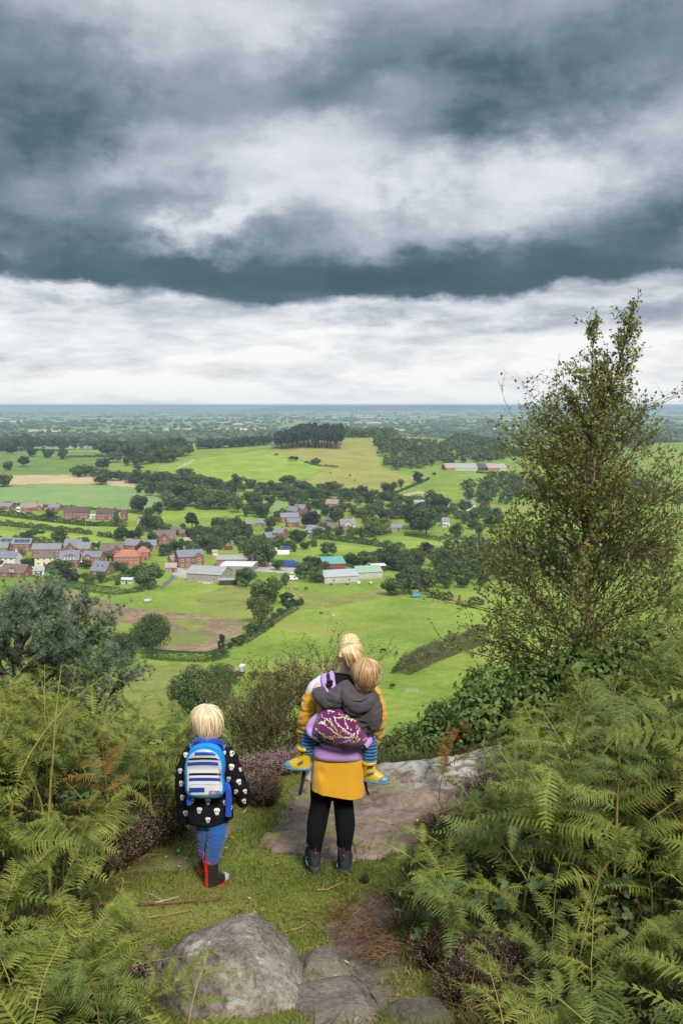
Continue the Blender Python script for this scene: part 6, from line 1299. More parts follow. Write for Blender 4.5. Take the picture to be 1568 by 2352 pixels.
# lower fronds too many to count
uf = Geo()
for sgn, n_, reg in ((-1, 130, (-4.2, -.5, 3.4, 8.8)), (1, 170, (.5, 4.2, 3.0, 8.8))):
    for q in scatter(n_, reg, 15 + sgn, .13, lambda p: clear_d(p) < .14):
        hh = min(rb.uniform(.3, .75), .30 + clear_d(q) * .5, hmax_for(q[0], q[1], row_left if sgn < 0 else row_right)); 
        if hh < .2: continue
        P, lay = bracken_layout(int(q[0] * 991 + q[1] * 77) % 9999, hh, 5, rb.uniform(.3, .9), rb.uniform(0, 6.28), .6); o = np.array([q[0], q[1], float(zat(q[0], q[1]))]); tube(uf, P + o, np.linspace(.005, .002, len(P)), 3, .9, caps=False)
        for c, R_, L, k in lay: put(uf, PINF[k], np.array(R_) * L, c + o)
tag(obj('bracken_understorey', uf.mesh('bracken_understorey', L_fern, False)), 'low tangled bracken fronds filling both banks', 'bracken', kind='stuff')
# single plants that stand out
def lone(px, py_top, y, h, az, kind, label, **kw):
    r = ray(px, py_top); x = r[0] / r[1] * y; bracken(x, y, h, az, kind, label, **kw)
lone(1290, 1560, 5.6, 1.55, -1.2, 'c', 'tall bracken with wide paired fronds in the middle of the right bank', arch=.15, pairs=10, spread=.28)
lone(1420, 1560, 5.3, 1.45, -1.8, 'c', 'second tall bracken with a yellow stalk, nearer the right edge', arch=.15, pairs=10, spread=.28)
lone(95, 1400, 5.8, 1.50, .6, 'g', 'thin yellowing bracken shoot standing in front of the pine', arch=.08, pairs=6, spread=.10)
lone(1500, 2230, 3.3, .55, 2.6, 'c', 'broad bracken frond arching in at the lower right corner', arch=.9, pairs=8, spread=.75)
lone(1000, 1860, 7.2, .36, 1.5, 'g', 'small upright bracken at the end of the rock ledge', arch=.1, pairs=6, spread=.35)
lone(1080, 1890, 7.0, .50, .2, 'c', 'dark low bracken spreading over the end of the rock ledge', arch=.7, pairs=8, spread=.8)
lone(250, 1600, 6.5, .95, 2.0, 'd', 'orange dying bracken on the left bank', arch=.2, pairs=7, spread=.5)
lone(1010, 1700, 7.9, .75, .5, 'd', 'rusty dying bracken at the right end of the rock ledge', arch=.3, pairs=7)
lone(300, 2120, 4.25, .52, -.3, 'g', 'yellow stalked bracken reaching over the left side of the boulder', arch=1.1, pairs=7, spread=.45)
lone(120, 2130, 4.1, .62, -.1, 'g', 'arching bracken in the lower left corner', arch=1.0, pairs=8, spread=.6)
lone(20, 2200, 3.9, .6, .2, 'g', 'large soft bracken at the very left of the lower left corner', arch=.9, pairs=8, spread=.7)

# ------------------------------------------------------------------ low growth between the bracken
L_bramble = leafmat('bramble leaf', [(0, (.05, .095, .035)), (.5, (.10, .165, .065)), (1, (.17, .24, .10))], trans=.25, objvar=.2, rough=.5)
def ovate(g, c, ax, nrm, L, wd, tint):
    ax = np.asarray(ax, float) / np.linalg.norm(ax); s = np.cross(nrm, ax); s /= np.linalg.norm(s) + 1e-9; u = np.array([0, .18, .42, .7, 1.0]); w = np.array([.05, .36, .5, .34, 0]) * wd
    sp = c + ax * (u * L)[:, None] - np.asarray(nrm) * (.12 * L * u ** 2)[:, None]; lft = sp + s * (w * L)[:, None] + np.asarray(nrm) * (.10 * L * w)[:, None]; rgt = sp - s * (w * L)[:, None] + np.asarray(nrm) * (.10 * L * w)[:, None]
    v = np.concatenate([sp, lft[:-1], rgt[:-1]]); n = 5
    F = [(i, i + 1, n + i + 1, n + i) for i in range(3)] + [(n + 4 + i, n + 4 + i + 1, i + 1, i) for i in range(3)]; g.add(v, F, tint); g.add(v, [(3, 4, n + 3), (n + 7, 4, 3)], tint)
BRM = []
for k in range(5):
    g = Geo(); r = np.random.default_rng(300 + k)
    for a in ((0, 1.0), (1.25, .8), (-1.25, .8)):
        ovate(g, np.array([0, 0, 0.0]) + np.array([math.cos(a[0]), math.sin(a[0]), 0]) * .12, (math.cos(a[0]), math.sin(a[0]), r.normal(0, .15)), (r.normal(0, .15), r.normal(0, .15), 1), a[1], .85, float(np.clip(.5 + r.normal(0, .2), 0, 1)))
    BRM.append(g.mesh('leaf', L_bramble, False))
def bramble(px, py, L, az, n, label, y=None, h=.3, size=.055):
    p = ground(px, py) if y is None else at_y(px, py, y); x, yy = p[0], p[1]; z0 = float(zat(x, yy)); r = np.random.default_rng(int(px)); root = tag(empty('bramble', (x, yy, z0)), label, 'bramble')
    t = np.linspace(0, 1, 10); P = np.stack([np.cos(az) * L * t, np.sin(az) * L * t, h * np.sin(t * 2.4) + .02], 1); P[:, 2] += (zat(x + P[:, 0], yy + P[:, 1]) - z0) * t
    g = Geo(); tube(g, P, np.linspace(.004, .002, 10), 5); obj('cane', g.mesh('cane', ST_red), root)
    for k in range(n):
        u = (k + .6) / n; c = np.array([np.interp(u, t, P[:, i]) for i in range(3)]); s = 1 if k % 2 else -1; off = np.array([-math.sin(az) * s, math.cos(az) * s, 0]) * r.uniform(.02, .09) + np.array([0, 0, r.uniform(.01, .07)])
        o = obj('leaf', BRM[k % 5], root, tuple(c + off), (r.normal(0, .3) + .35, r.normal(0, .3), az + s * 1.0 + r.normal(0, .5)), size * r.uniform(.8, 1.3))
for a in ((1085, 2150, .55, .1, 12, 'bramble with broad grey green leaves in the middle of the right bank'), (1130, 2110, .5, 1.2, 12, 'bramble with small stacked leaves above the broad leaved one'), (1160, 2200, .4, 2.6, 9, 'bramble trailing low under the broad leaved one'), (930, 2190, .4, .8, 9, 'bramble with pleated leaves at the edge of the path'), (400, 1905, .5, 2.4, 10, 'bramble shoot under the bracken behind the boy'), (200, 1985, .5, 2.0, 10, 'bramble shoot low on the left bank'), (1300, 2140, .6, 1.7, 14, 'dark bramble under the tall right hand bracken'), (1450, 2120, .6, 2.5, 14, 'bramble near the right edge under the bracken'), (1370, 2250, .5, 1.1, 12, 'bramble low in the right corner shade')): bramble(*a)
# heather
L_heath = leafmat('heather sprigs', [(0, (.045, .050, .018)), (.45, (.105, .100, .036)), (.66, (.17, .105, .065)), (.76, (.28, .15, .17)), (1, (.46, .30, .36))], trans=.2, objvar=.0, rough=.7)
L_heathb = leafmat('spent heather sprigs', [(0, (.030, .028, .012)), (.5, (.075, .058, .026)), (.75, (.15, .095, .055)), (1, (.27, .18, .13))], trans=.2, rough=.8)
def heather_mesh(seed, mat, n=240, purple=.5):
    r = np.random.default_rng(seed); g = Geo()
    for k in range(n):
        th = r.uniform(0, 6.28); q = r.uniform(0, 1) ** .5; bx, by = .28 * q * math.cos(th), .28 * q * math.sin(th); h = r.uniform(.55, 1.0) * (1 - .35 * q); lx, ly = bx + .30 * q * math.cos(th) + r.normal(0, .06), by + .30 * q * math.sin(th) + r.normal(0, .06)
        P = np.array([(bx * .5, by * .5, 0), ((bx + lx) / 2, (by + ly) / 2, h * .55), (lx, ly, h)]); tube(g, P, [.006, .005, .003], 3, .2, caps=False)
        m_ = 16; u = r.uniform(.25, 1, m_); c = np.stack([np.interp(u, [0, .5, 1], P[:, i]) for i in range(3)], 1) + r.normal(0, .012, (m_, 3)); top = u > (1 - .45 * purple - .2 * r.random())
        leaf_quads(g, c, unit(m_, r), .018, r, np.where(top, np.clip(.72 + .28 * r.random(m_), 0, 1), r.uniform(.1, .6, m_)))
    return g.mesh('heather', mat, False)
HM = [heather_mesh(401, L_heath, 240, .6), heather_mesh(402, L_heath, 240, .4), heather_mesh(403, L_heathb, 240, .6), heather_mesh(404, L_heathb, 240, .3)]
def heather(px, py, h, k, label, y=None, group=None, w=1.25):
    p = ground(px, py) if y is None else at_y(px, py, y); o = obj('heather', HM[k], None, (p[0], p[1], float(zat(p[0], p[1])) - .02), (0, 0, px * .7), (h * w, h * w, h)); tag(o, label, 'heather', group)
hl, hg = 'purple flowering heather clump behind the boy', 'heather clumps behind the boy'
for px, py, h, k in ((560, 1800, .32, 1), (592, 1785, .30, 1), (630, 1780, .28, 0), (660, 1775, .30, 0), (684, 1768, .28, 1), (545, 1825, .34, 2), (520, 1840, .38, 1), (600, 1812, .26, 2)): heather(px, py, h, k, hl, group=hg)
heather(606, 1850, .34, 2, 'rounded brown pink heather bush at the edge of the rock ledge, right of the boy', w=1.0)
hl, hg = 'brown spent heather clump at the foot of the left bank', 'spent heather at the foot of the left bank'
for px, py, h in ((290, 1960, .34), (345, 1935, .30), (385, 1905, .32), (255, 1990, .28), (415, 1880, .30), (215, 2012, .26)): heather(px, py, h, 3 if px % 40 else 2, hl, group=hg)
hl, hg = 'sparse pinkish heather clump low in the right bank', 'heather low in the right bank'
for px, py, h, k in ((1060, 2230, .26, 2), (1110, 2260, .28, 1), (1030, 2190, .24, 2), (1160, 2240, .30, 2), (1000, 2215, .22, 3), (1130, 2320, .26, 2), (1230, 2280, .3, 3), (1010, 1905, .22, 1), (1050, 1895, .26, 2), (1120, 1840, .34, 0), (1150, 1800, .36, 0), (1200, 2330, .26, 2), (1060, 2300, .22, 3)): heather(px, py, h, k, hl, group=hg)
heather(330, 2240, .22, 0, 'small violet heather tuft at the left foot of the boulder', w=1.0)
heather(838, 2028, .13, 3, 'little dead brown sprig standing on the path behind the woman', w=.45)
# rough ground cover under the bracken
def cover(name, label, n, region, seed, keepf, hmin, hmax, mats):
    return blades(name, n, region, hmin, hmax, mats, seed, .010, 1.0, keepf, label)
L_under = leafmat('dark undergrowth', [(0, (0.030, 0.041, 0.012)), (.4, (0.060, 0.079, 0.022)), (.7, (0.102, 0.114, 0.030)), (.85, (0.144, 0.090, 0.036)), (1, (0.240, 0.144, 0.060))], trans=.3, rough=.7)  # dark leaf greens running into dead stalk browns
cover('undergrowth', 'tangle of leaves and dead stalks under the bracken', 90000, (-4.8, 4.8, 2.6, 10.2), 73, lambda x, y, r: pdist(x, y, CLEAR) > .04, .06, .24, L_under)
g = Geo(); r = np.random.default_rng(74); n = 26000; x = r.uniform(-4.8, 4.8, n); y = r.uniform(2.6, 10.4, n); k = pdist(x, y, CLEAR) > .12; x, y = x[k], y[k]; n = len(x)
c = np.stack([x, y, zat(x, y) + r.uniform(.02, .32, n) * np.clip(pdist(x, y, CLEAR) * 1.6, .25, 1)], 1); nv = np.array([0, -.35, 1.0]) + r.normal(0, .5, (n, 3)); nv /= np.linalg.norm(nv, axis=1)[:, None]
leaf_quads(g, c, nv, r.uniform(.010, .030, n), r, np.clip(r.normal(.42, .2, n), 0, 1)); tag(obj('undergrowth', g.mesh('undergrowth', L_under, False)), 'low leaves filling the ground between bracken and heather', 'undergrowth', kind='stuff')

# ------------------------------------------------------------------ leafy bushes on the brow
L_brow = leafmat('oak scrub leaf', [(0, (.050, .085, .020)), (.5, (.105, .160, .038)), (1, (.18, .235, .065))], trans=.3, objvar=.3)
proto('oak_scrub', 3, L_brow, B_bark, 7500, 34, .026, width=.62, zbot=.0, shape='dome', h0=.05, r0=.015, limbs=12, top=.6)
def brow(px, py, y, h, w, label, kind='oak_scrub'):
    p = at_y(px, py, y); v = PROTO[kind]; cr, tr = v[int(px) % len(v)]; root = tag(empty('scrub_bush', (p[0], y, float(p[2]))), label, 'bush'); root.scale = (w, w, h); obj('crown', cr, root); obj('trunk', tr, root)
brow(905, 1800, 10.4, .55, .85, 'low oak scrub bush just past the far edge of the rock ledge')
brow(985, 1830, 10.6, .95, 1.1, 'oak scrub bush behind the pale lip of the rock ledge')
brow(1085, 1840, 10.5, 1.30, 1.3, 'leafy oak bush right of the rock ledge')
brow(1190, 1830, 10.3, 1.65, 1.5, 'largest oak bush under the birch')
brow(1320, 1800, 10.2, 1.60, 1.5, 'oak bush behind the tall bracken under the birch'); brow(1460, 1780, 10.0, 1.7, 1.6, 'oak bush at the right edge behind the bracken')
L_twig = leafmat('olive brown shrub leaf', [(0, (.060, .045, .014)), (.35, (.110, .085, .022)), (.7, (.120, .125, .028)), (1, (.20, .20, .045))], trans=.35, objvar=.0)
B_twig = plain('grey brown twig', (.14, .11, .085), .8, .2, var=.3, scale=8)
def branching(seed, roots, H, levels, spread, leaf_n, leaf_s, radius, gt, gl, tint, lean=(0, 0), up=.75, tmax=1.0):
    r = np.random.default_rng(seed); tips = []
    def grow(p, d, L, rad, lev):
        n = 6; P = [p]; q = p.copy(); dd = d.copy()
        for i in range(n): dd = dd + r.normal(0, .10, 3) + np.array([0, 0, .03 * up]); dd /= np.linalg.norm(dd); q = q + dd * L / n; P.append(q.copy())
        P = np.array(P); tube(gt, P, np.linspace(rad, rad * .55, n + 1), 5 if lev < 2 else 3, .5, caps=False)
        if lev >= levels - 1: tips.append(P)
        if lev < levels:
            for i in range(r.integers(3, 6)):
                u = r.uniform(.3, 1); c = np.array([np.interp(u * n, range(n + 1), P[:, k]) for k in range(3)]); nd = dd + unit(1, r)[0] * spread; nd[2] = abs(nd[2]) * .6 + .25 * up; nd /= np.linalg.norm(nd); grow(c, nd, L * r.uniform(.45, .7), rad * .5, lev + 1)
    for p in roots: d = np.array([r.normal(0, .28) + lean[0], r.normal(0, .28) + lean[1], 1.0]); d /= np.linalg.norm(d); grow(np.asarray(p, float), d, H * r.uniform(.4, .62), radius, 0)
    T = np.concatenate(tips); c = T[r.integers(0, len(T), leaf_n)] + r.normal(0, leaf_s * 1.2, (leaf_n, 3)); leaf_quads(gl, c, unit(leaf_n, r), leaf_s * r.uniform(.5, 1.1, leaf_n), r, np.clip(tint + r.normal(0, .25, leaf_n), 0, tmax), .9)
def thin_shrub(px, py, y, h, label, seed, tint, n=2600, stems=6, ls=.012):
    p = at_y(px, py, y); gt, gl = Geo(), Geo(); r = np.random.default_rng(seed); branching(seed, [(r.normal(0, .12), r.normal(0, .12), 0) for _ in range(stems)], h, 3, .75, n, ls, .009, gt, gl, tint)
    z = np.concatenate(gl.v)[:, 2].max(); s = h / z; root = tag(empty('thin_shrub', (p[0], y, p[2])), label, 'shrub'); root.scale = (s, s, s); obj('branches', gt.mesh('branches', B_twig), root); tag(obj('leaves', gl.mesh('leaves', L_twig, False), root))
thin_shrub(650, 1790, 10.6, 1.5, 'thin olive shrub between the boy and the woman', 21, .55, 9000, 10); thin_shrub(725, 1790, 10.8, 2.0, 'taller thin shrub with russet leaves just left of the woman', 22, .22, 9000, 10)
thin_shrub(590, 1790, 10.9, 1.35, 'low open shrub above the heather behind the boy', 23, .50, 8000, 9); thin_shrub(545, 1810, 11.2, 1.2, 'straggly low shrub directly right of the boy', 24, .4, 6000, 8); thin_shrub(690, 1800, 11.3, 1.6, 'greener thin shrub behind the olive one', 25, .75, 8000, 9); thin_shrub(870, 1790, 10.2, .5, 'brownish low shrub right of the woman past the rock ledge', 26, .3, 3000, 8)

# ------------------------------------------------------------------ the birch
L_birch = leafmat('birch leaf', [(0, (0.086, 0.106, 0.025)), (.35, (0.172, 0.201, 0.044)), (.65, (0.259, 0.282, 0.067)), (.90, (0.345, 0.356, 0.098)), (.96, (0.460, 0.276, 0.034)), (1, (0.575, 0.345, 0.046))], trans=.48, objvar=0, rough=.4, spec=.4)
B_birch = plain('dark birch twig', (.075, .048, .036), .7, .3, var=.3, scale=12); B_birchb = plain('silvery brown birch bark', (.24, .17, .13), .7, .3, var=.4, scale=7)
def birch():
    r = np.random.default_rng(77); y0 = 11.2; px0 = 1338; base = at_y(px0, 1790, y0); x0 = base[0]; zb = float(zat(x0, y0)); top = at_y(1425, 690, y0)[2]; H = top - zb; gt, gb, gl = Geo(), Geo(), Geo()
    zz = np.linspace(0, 1, 24); lean = np.interp(zz, [0, .45, .7, 1], [0, .01, .03, (1425 - px0) / FPX * y0]); sp = np.stack([lean + .02 * np.sin(zz * 9), .03 * np.sin(zz * 7), zz * H], 1); tube(gb, sp, np.interp(zz, [0, .08, .5, 1], [.060, .048, .028, .004]), 8)
    second = np.stack([np.interp(zz, [0, .3, .62, 1], [.02, .0, -.02, .0]) + .01 * np.sin(zz * 11), .04 * zz, zz * H * .965], 1); tube(gb, second[7:], np.interp(zz[7:], [.3, 1], [.022, .003]), 6)
    leaves = []; tops = []
    def twig(p, d, L, rad, lev):
        n = 7; P = [p]; q = p.copy(); dd = d / np.linalg.norm(d)
        for i in range(n): dd = dd + r.normal(0, .09, 3) + np.array([0, 0, .035 if lev < 2 else -.01]); dd /= np.linalg.norm(dd); q = q + dd * L / n; P.append(q.copy())
        P = np.array(P); tube(gt, P, np.linspace(rad, rad * .4, n + 1), 5 if lev == 0 else 3, caps=False)
        if lev >= 1:
            m_ = int(L * 60) + 3; u = r.uniform(.08, 1, m_); leaves.append(np.stack([np.interp(u * n, range(n + 1), P[:, k]) for k in range(3)], 1))
        if lev < 2:
            for i in range(int(r.integers(5, 9)) if lev == 0 else int(r.integers(2, 5))):
                u = r.uniform(.25, 1); c = np.array([np.interp(u * n, range(n + 1), P[:, k]) for k in range(3)]); nd = dd + unit(1, r)[0] * .85; twig(c, nd, L * r.uniform(.35, .6), rad * .5, lev + 1)
    def env(u): # crown half-width along the height
        return float(np.interp(u, [0, .12, .3, .5, .62, .72, .80, .87, .93, 1.0], [1.0, 1.6, 1.75, 1.35, .88, .56, .36, .22, .13, .05]))
    for k in range(220):
        u = .06 + .92 * ((k + r.random()) / 220) ** .92; src = sp if (u < .72 or r.random() < .55) else second; c = np.array([np.interp(u, zz, src[:, i]) for i in range(3)]); th = r.uniform(0, 6.28); w = env(u); ang = np.interp(u, [0, .5, .8, 1], [.35, .8, 1.3, 2.2]); twig(c, np.array([math.cos(th), math.sin(th), ang]), w * r.uniform(.55, 1.05) * math.hypot(1, ang) * .80, np.interp(u, [0, 1], [.014, .004]), 0)
    for k in range(11):
        u = r.uniform(.74, .985); c = np.array([np.interp(u, zz, (sp, second)[k % 2][:, i]) for i in range(3)]); L = r.uniform(.3, .55); P = np.array([c, c + [r.normal(0, .12), r.normal(0, .1), L * .55], c + [r.normal(0, .16) + .06, r.normal(0, .1), L]]); s_ = np.linspace(0, 2, 8); P = np.stack([np.interp(s_, range(3), P[:, i]) for i in range(3)], 1); tube(gt, P, np.linspace(.005, .0015, 8), 3, caps=False); m_ = int(L * 60); v = r.uniform(.5, 7, m_); tops.append(np.stack([np.interp(v, range(8), P[:, i]) for i in range(3)], 1))
    T = np.concatenate(leaves); T = T[r.random(len(T)) < min(1, 37000 / len(T)) * np.interp(T[:, 2] / H, [.6, .82, .95], [1, .62, .35])]; T = np.concatenate([T] + tops); n = len(T); T = T + r.normal(0, .022, (n, 3)); tint = np.clip(r.normal(.45, .17, n), 0, .9); yel = r.random(n) < .022; tint[yel] = r.uniform(.95, 1, yel.sum())
    nv = unit(n, r) + np.array([0, -.2, .35]); nv /= np.linalg.norm(nv, axis=1)[:, None]; leaf_quads(gl, T, nv, .023 * r.uniform(.7, 1.25, n), r, tint, 1.0)
    root = tag(empty('birch_tree', (x0, y0, zb)), 'tall slender birch with olive leaves rising at the right above the bracken', 'tree'); obj('trunk', gb.mesh('trunk', B_birchb), root); obj('branches', gt.mesh('branches', B_birch), root); obj('crown', gl.mesh('crown', L_birch, False), root)
birch()
# ------------------------------------------------------------------ the pine
L_needle = leafmat('blue green pine needles', [(0, (.060, .100, .055)), (.5, (.135, .200, .115)), (1, (.23, .30, .18))], trans=.15, objvar=0, rough=.5)
def pine():
    r = np.random.default_rng(88); y0 = 15.5; base = at_y(50, 1700, y0); x0 = base[0]; zb = float(zat(x0, y0)); top = at_y(40, 1405, y0)[2]; H = top - zb; gt, gb, gl = Geo(), Geo(), Geo()
    tube(gb, [(0, 0, 0), (.05, 0, H * .4), (-.05, 0, H * .75), (0, 0, H)], [.16, .13, .09, .02], 9); T = []; D = []
    for k in range(76):
        u = .36 + .64 * (k + r.random()) / 76; th = r.uniform(0, 6.28); L = (2.6 * (1 - u) ** .38 + .25) * r.uniform(.65, 1.05); d = np.array([math.cos(th), math.sin(th), .25]); p = np.array([0, 0, u * H]); P = []; q = p.copy(); dd = d / np.linalg.norm(d)
        for i in range(9): P.append(q.copy()); dd = dd + np.array([0, 0, .07]) + r.normal(0, .06, 3); dd /= np.linalg.norm(dd); q = q + dd * L / 8
        P = np.array(P); tube(gt, P, np.linspace(.035, .008, 9), 5, caps=False)
        for j in range(int(L * 15) + 8):
            v = r.uniform(.35, 1); c = np.array([np.interp(v * 8, range(9), P[:, i]) for i in range(3)]); sd = dd * .8 + unit(1, r)[0] * .8; sd[2] = abs(sd[2]) * .5 + .15; sd /= np.linalg.norm(sd); l2 = r.uniform(.2, .5); e = c + sd * l2; tube(gt, [c, (c + e) / 2, e], [.008, .006, .004], 3, caps=False)
            for w in (.35, .6, .85, 1.0): T.append(c + sd * l2 * w + r.normal(0, .03, 3)); D.append(sd + np.array([0, 0, .35]))
    T = np.array(T); D = np.array(D); D /= np.linalg.norm(D, axis=1)[:, None]; m_ = 18; n = len(T)
    dirs = np.repeat(D, m_, 0) * .75 + unit(n * m_, r) * .75; dirs /= np.linalg.norm(dirs, axis=1)[:, None]; c = np.repeat(T, m_, 0); L = r.uniform(.07, .125, n * m_)[:, None]; s = np.cross(dirs, unit(n * m_, r)); s /= np.linalg.norm(s, axis=1)[:, None]; s *= .0052
    gl.add(np.stack([c - s, c + s, c + dirs * L], 1).reshape(-1, 3), np.arange(3 * n * m_).reshape(-1, 3), np.clip(np.repeat(r.normal(.5, .2, n), m_) + r.normal(0, .1, n * m_), 0, 1))
    root = tag(empty('near_pine_tree', (x0, y0, zb)), 'dense blue green pine crown at the left edge above the bracken', 'tree'); obj('trunk', gb.mesh('trunk', B_bark), root); obj('branches', gt.mesh('branches', B_bark), root); obj('crown', gl.mesh('crown', L_needle, False), root)
    print('pine tufts', n)
pine()
# ------------------------------------------------------------------ sculpting helpers
def sculpt(g, voxel, smooth, name, mats, wrinkle=None):
    """joins the lofted pieces into one continuous skin"""
    me0 = g.mesh('draft', []); o = bpy.data.objects.new('draft', me0); sc = bpy.data.scenes.new('draft'); sc.collection.objects.link(o)
    md = o.modifiers.new('r', 'REMESH'); md.mode = 'VOXEL'; md.voxel_size = voxel; md.use_smooth_shade = True
    if smooth: ms_ = o.modifiers.new('s', 'SMOOTH'); ms_.factor = .5; ms_.iterations = smooth
    sc.view_layers[0].update(); dg = sc.view_layers[0].depsgraph; me = bpy.data.meshes.new_from_object(o.evaluated_get(dg)); me.name = name
    bpy.data.objects.remove(o); bpy.data.scenes.remove(sc); bpy.data.meshes.remove(me0)
    me.materials.clear()
    for m in (mats if isinstance(mats, (list, tuple)) else [mats]): me.materials.append(m)
    if wrinkle:
        n = len(me.vertices); co = np.empty(n * 3, np.float32); me.vertices.foreach_get('co', co); no = np.empty(n * 3, np.float32); me.vertices.foreach_get('normal', no); co = co.reshape(-1, 3); no = no.reshape(-1, 3)
        co = co + no * wrinkle(co.astype(float))[:, None]; me.vertices.foreach_set('co', co.astype(np.float32).ravel()); me.update()
    me.polygons.foreach_set('use_smooth', np.ones(len(me.polygons), bool)); return me
def arrays(me):
    n = len(me.vertices); co = np.empty(n * 3, np.float32); me.vertices.foreach_get('co', co); return co.reshape(-1, 3).astype(float), [tuple(p.vertices) for p in me.polygons]
def limb(g, pts, rw, rd, seg=20, mat=0, n=None):
    """a tapering limb along pts; rw: half-width seen from behind, rd: half-depth"""
    pts = np.asarray(pts, float); k = len(pts); n = n or k * 5; s = np.linspace(0, k - 1, n)
    def cr(a):
        a = np.asarray(a, float); i = np.clip(s.astype(int), 0, k - 2); t = (s - i)
        if a.ndim > 1: t = t[:, None]
        p0, p1, p2, p3 = a[np.maximum(i - 1, 0)], a[i], a[i + 1], a[np.minimum(i + 2, k - 1)]
        return .5 * (2 * p1 + (p2 - p0) * t + (2 * p0 - 5 * p1 + 4 * p2 - p3) * t ** 2 + (3 * p1 - p0 - 3 * p2 + p3) * t ** 3)
    P = cr(pts); W_ = np.maximum(cr(np.broadcast_to(rw, (k,))), 1e-3); D_ = np.maximum(cr(np.broadcast_to(rd, (k,))), 1e-3)
    d = np.gradient(P, axis=0); d /= np.linalg.norm(d, axis=1)[:, None] + 1e-9
    N = np.cross(d, np.array([0, 1.0, 0])); N /= np.linalg.norm(N, axis=1)[:, None] + 1e-9; B = np.cross(d, N); a = np.arange(seg) * 2 * math.pi / seg
    R = P[:, None] + W_[:, None, None] * np.cos(a)[None, :, None] * N[:, None] + D_[:, None, None] * np.sin(a)[None, :, None] * B[:, None]
    loft(g, R, .5, mat); return P
def ball(g, c, r, n=14):
    r = np.broadcast_to(np.asarray(r, float), (3,)); th = np.linspace(.08, math.pi - .08, n); a = np.arange(n + 4) * 2 * math.pi / (n + 4)
    loft(g, [[(c[0] + r[0] * math.sin(t) * math.cos(q), c[1] + r[1] * math.sin(t) * math.sin(q), c[2] - r[2] * math.cos(t)) for q in a] for t in th])
def head_geo(g, c, s, yaw, tilt=0.0):
    """cranium, jaw, nose, lips, brow and ears; faces +y before turning by yaw"""
    n = 40; th = np.linspace(.02, math.pi - .02, n); a = np.arange(48) * 2 * math.pi / 48; T, A = np.meshgrid(th, a, indexing='ij')
    d = np.stack([np.sin(T) * np.cos(A), np.sin(T) * np.sin(A), np.cos(T)], -1); r = 1 / np.sqrt((d[..., 0] / .076) ** 2 + (d[..., 1] / .094) ** 2 + (d[..., 2] / .112) ** 2)
    p = d * r[..., None]; f = np.clip(p[..., 1] / .09, 0, 1); low = sstep(p[..., 2], -.02, -.11)
    p[..., 0] *= 1 - .22 * low; p[..., 1] += .012 * low * f - .018 * low * (1 - f)
    G_ = lambda x, z, sx, sz: np.exp(-((p[..., 0] - x) / sx) ** 2 - ((p[..., 2] - z) / sz) ** 2) * (p[..., 1] > 0)
    off = .024 * G_(0, -.028, .011, .016) + .012 * G_(0, -.005, .009, .022) + .005 * G_(0, .022, .05, .012) - .007 * G_(-.031, .002, .016, .011) - .007 * G_(.031, .002, .016, .011) + .006 * G_(0, -.058, .020, .006) + .006 * G_(0, -.068, .018, .006) + .007 * G_(0, -.095, .018, .012) + .004 * G_(-.045, -.03, .02, .02) + .004 * G_(.045, -.03, .02, .02)
    p[..., 1] += off; cy, sy = math.cos(yaw), math.sin(yaw); ct, st = math.cos(tilt), math.sin(tilt)
    def tr(q):
        q = np.asarray(q, float) * s; x, y, z = q[..., 0], q[..., 1], q[..., 2]; y, z = y * ct - z * st, y * st + z * ct
        return np.stack([x * cy + y * sy, -x * sy + y * cy, z], -1) + c
    loft(g, tr(p))
    for sgn in (-1, 1):
        e = []; 
        for t_ in np.linspace(0, 1, 7):
            w = math.sin(max(.08, min(t_, .97)) * math.pi) ** .6; zz = -.034 + .062 * t_; a2 = np.arange(10) * 2 * math.pi / 10
            e.append(np.stack([sgn * (.074 + .006 + .006 * np.cos(a2) * w + .004 * t_), -.010 + .016 * w * np.sin(a2) - .006 * t_, np.full(10, zz)], 1))
        loft(g, tr(np.array(e)))
    return tr
def eyes(tr, root, s):
    m = EYE
    for sg in (-1, 1):
        g = Geo(); ball(g, tr(np.array([sg * .031, .078, .002])), .0125 * s); obj('eye', g.mesh('eye', m), root)
def hand_geo(g, wrist, direction, up, s=1.0, curl=.5, thumb=1):
    """palm, four unequal bent fingers and a thumb from the side of the palm"""
    w = np.asarray(wrist, float); d = np.asarray(direction, float); d /= np.linalg.norm(d); u = np.asarray(up, float); u = u - d * u.dot(d); u /= np.linalg.norm(u); r_ = np.cross(d, u)
    pl = .085 * s; q = w + d * pl
    R = []
    for t in np.linspace(0, 1, 7):
        c = w + d * pl * t; a = np.arange(14) * 2 * math.pi / 14; R.append(c + np.outer(np.cos(a), r_) * (.026 + .014 * t) * s + np.outer(np.sin(a), u) * (.017 - .004 * t) * s)
    loft(g, R)
    for k, L in enumerate((.062, .074, .070, .054)):
        o = q + r_ * (k - 1.5) * .0195 * s * -thumb - d * .012; b1 = d * math.cos(curl * .6) - u * math.sin(curl * .6); b2 = d * math.cos(curl * 1.5) - u * math.sin(curl * 1.5); p1 = o + b1 * L * .55 * s; p2 = p1 + b2 * L * .6 * s
        sp = (r_ * (k - 1.5) * -.010 * s * thumb); tube(g, [o, (o + p1) / 2, p1 + sp * .5, (p1 + p2) / 2 + sp * .8, p2 + sp], np.array([.0098, .0094, .0088, .0082, .006]) * s, 9)
    o = w + d * .028 * s + r_ * .030 * s * thumb; td = d * .75 + r_ * .75 * thumb; td /= np.linalg.norm(td); tube(g, [o, o + td * .03 * s, o + td * .048 * s + d * .014 * s], np.array([.0125, .0108, .0075]) * s, 9)
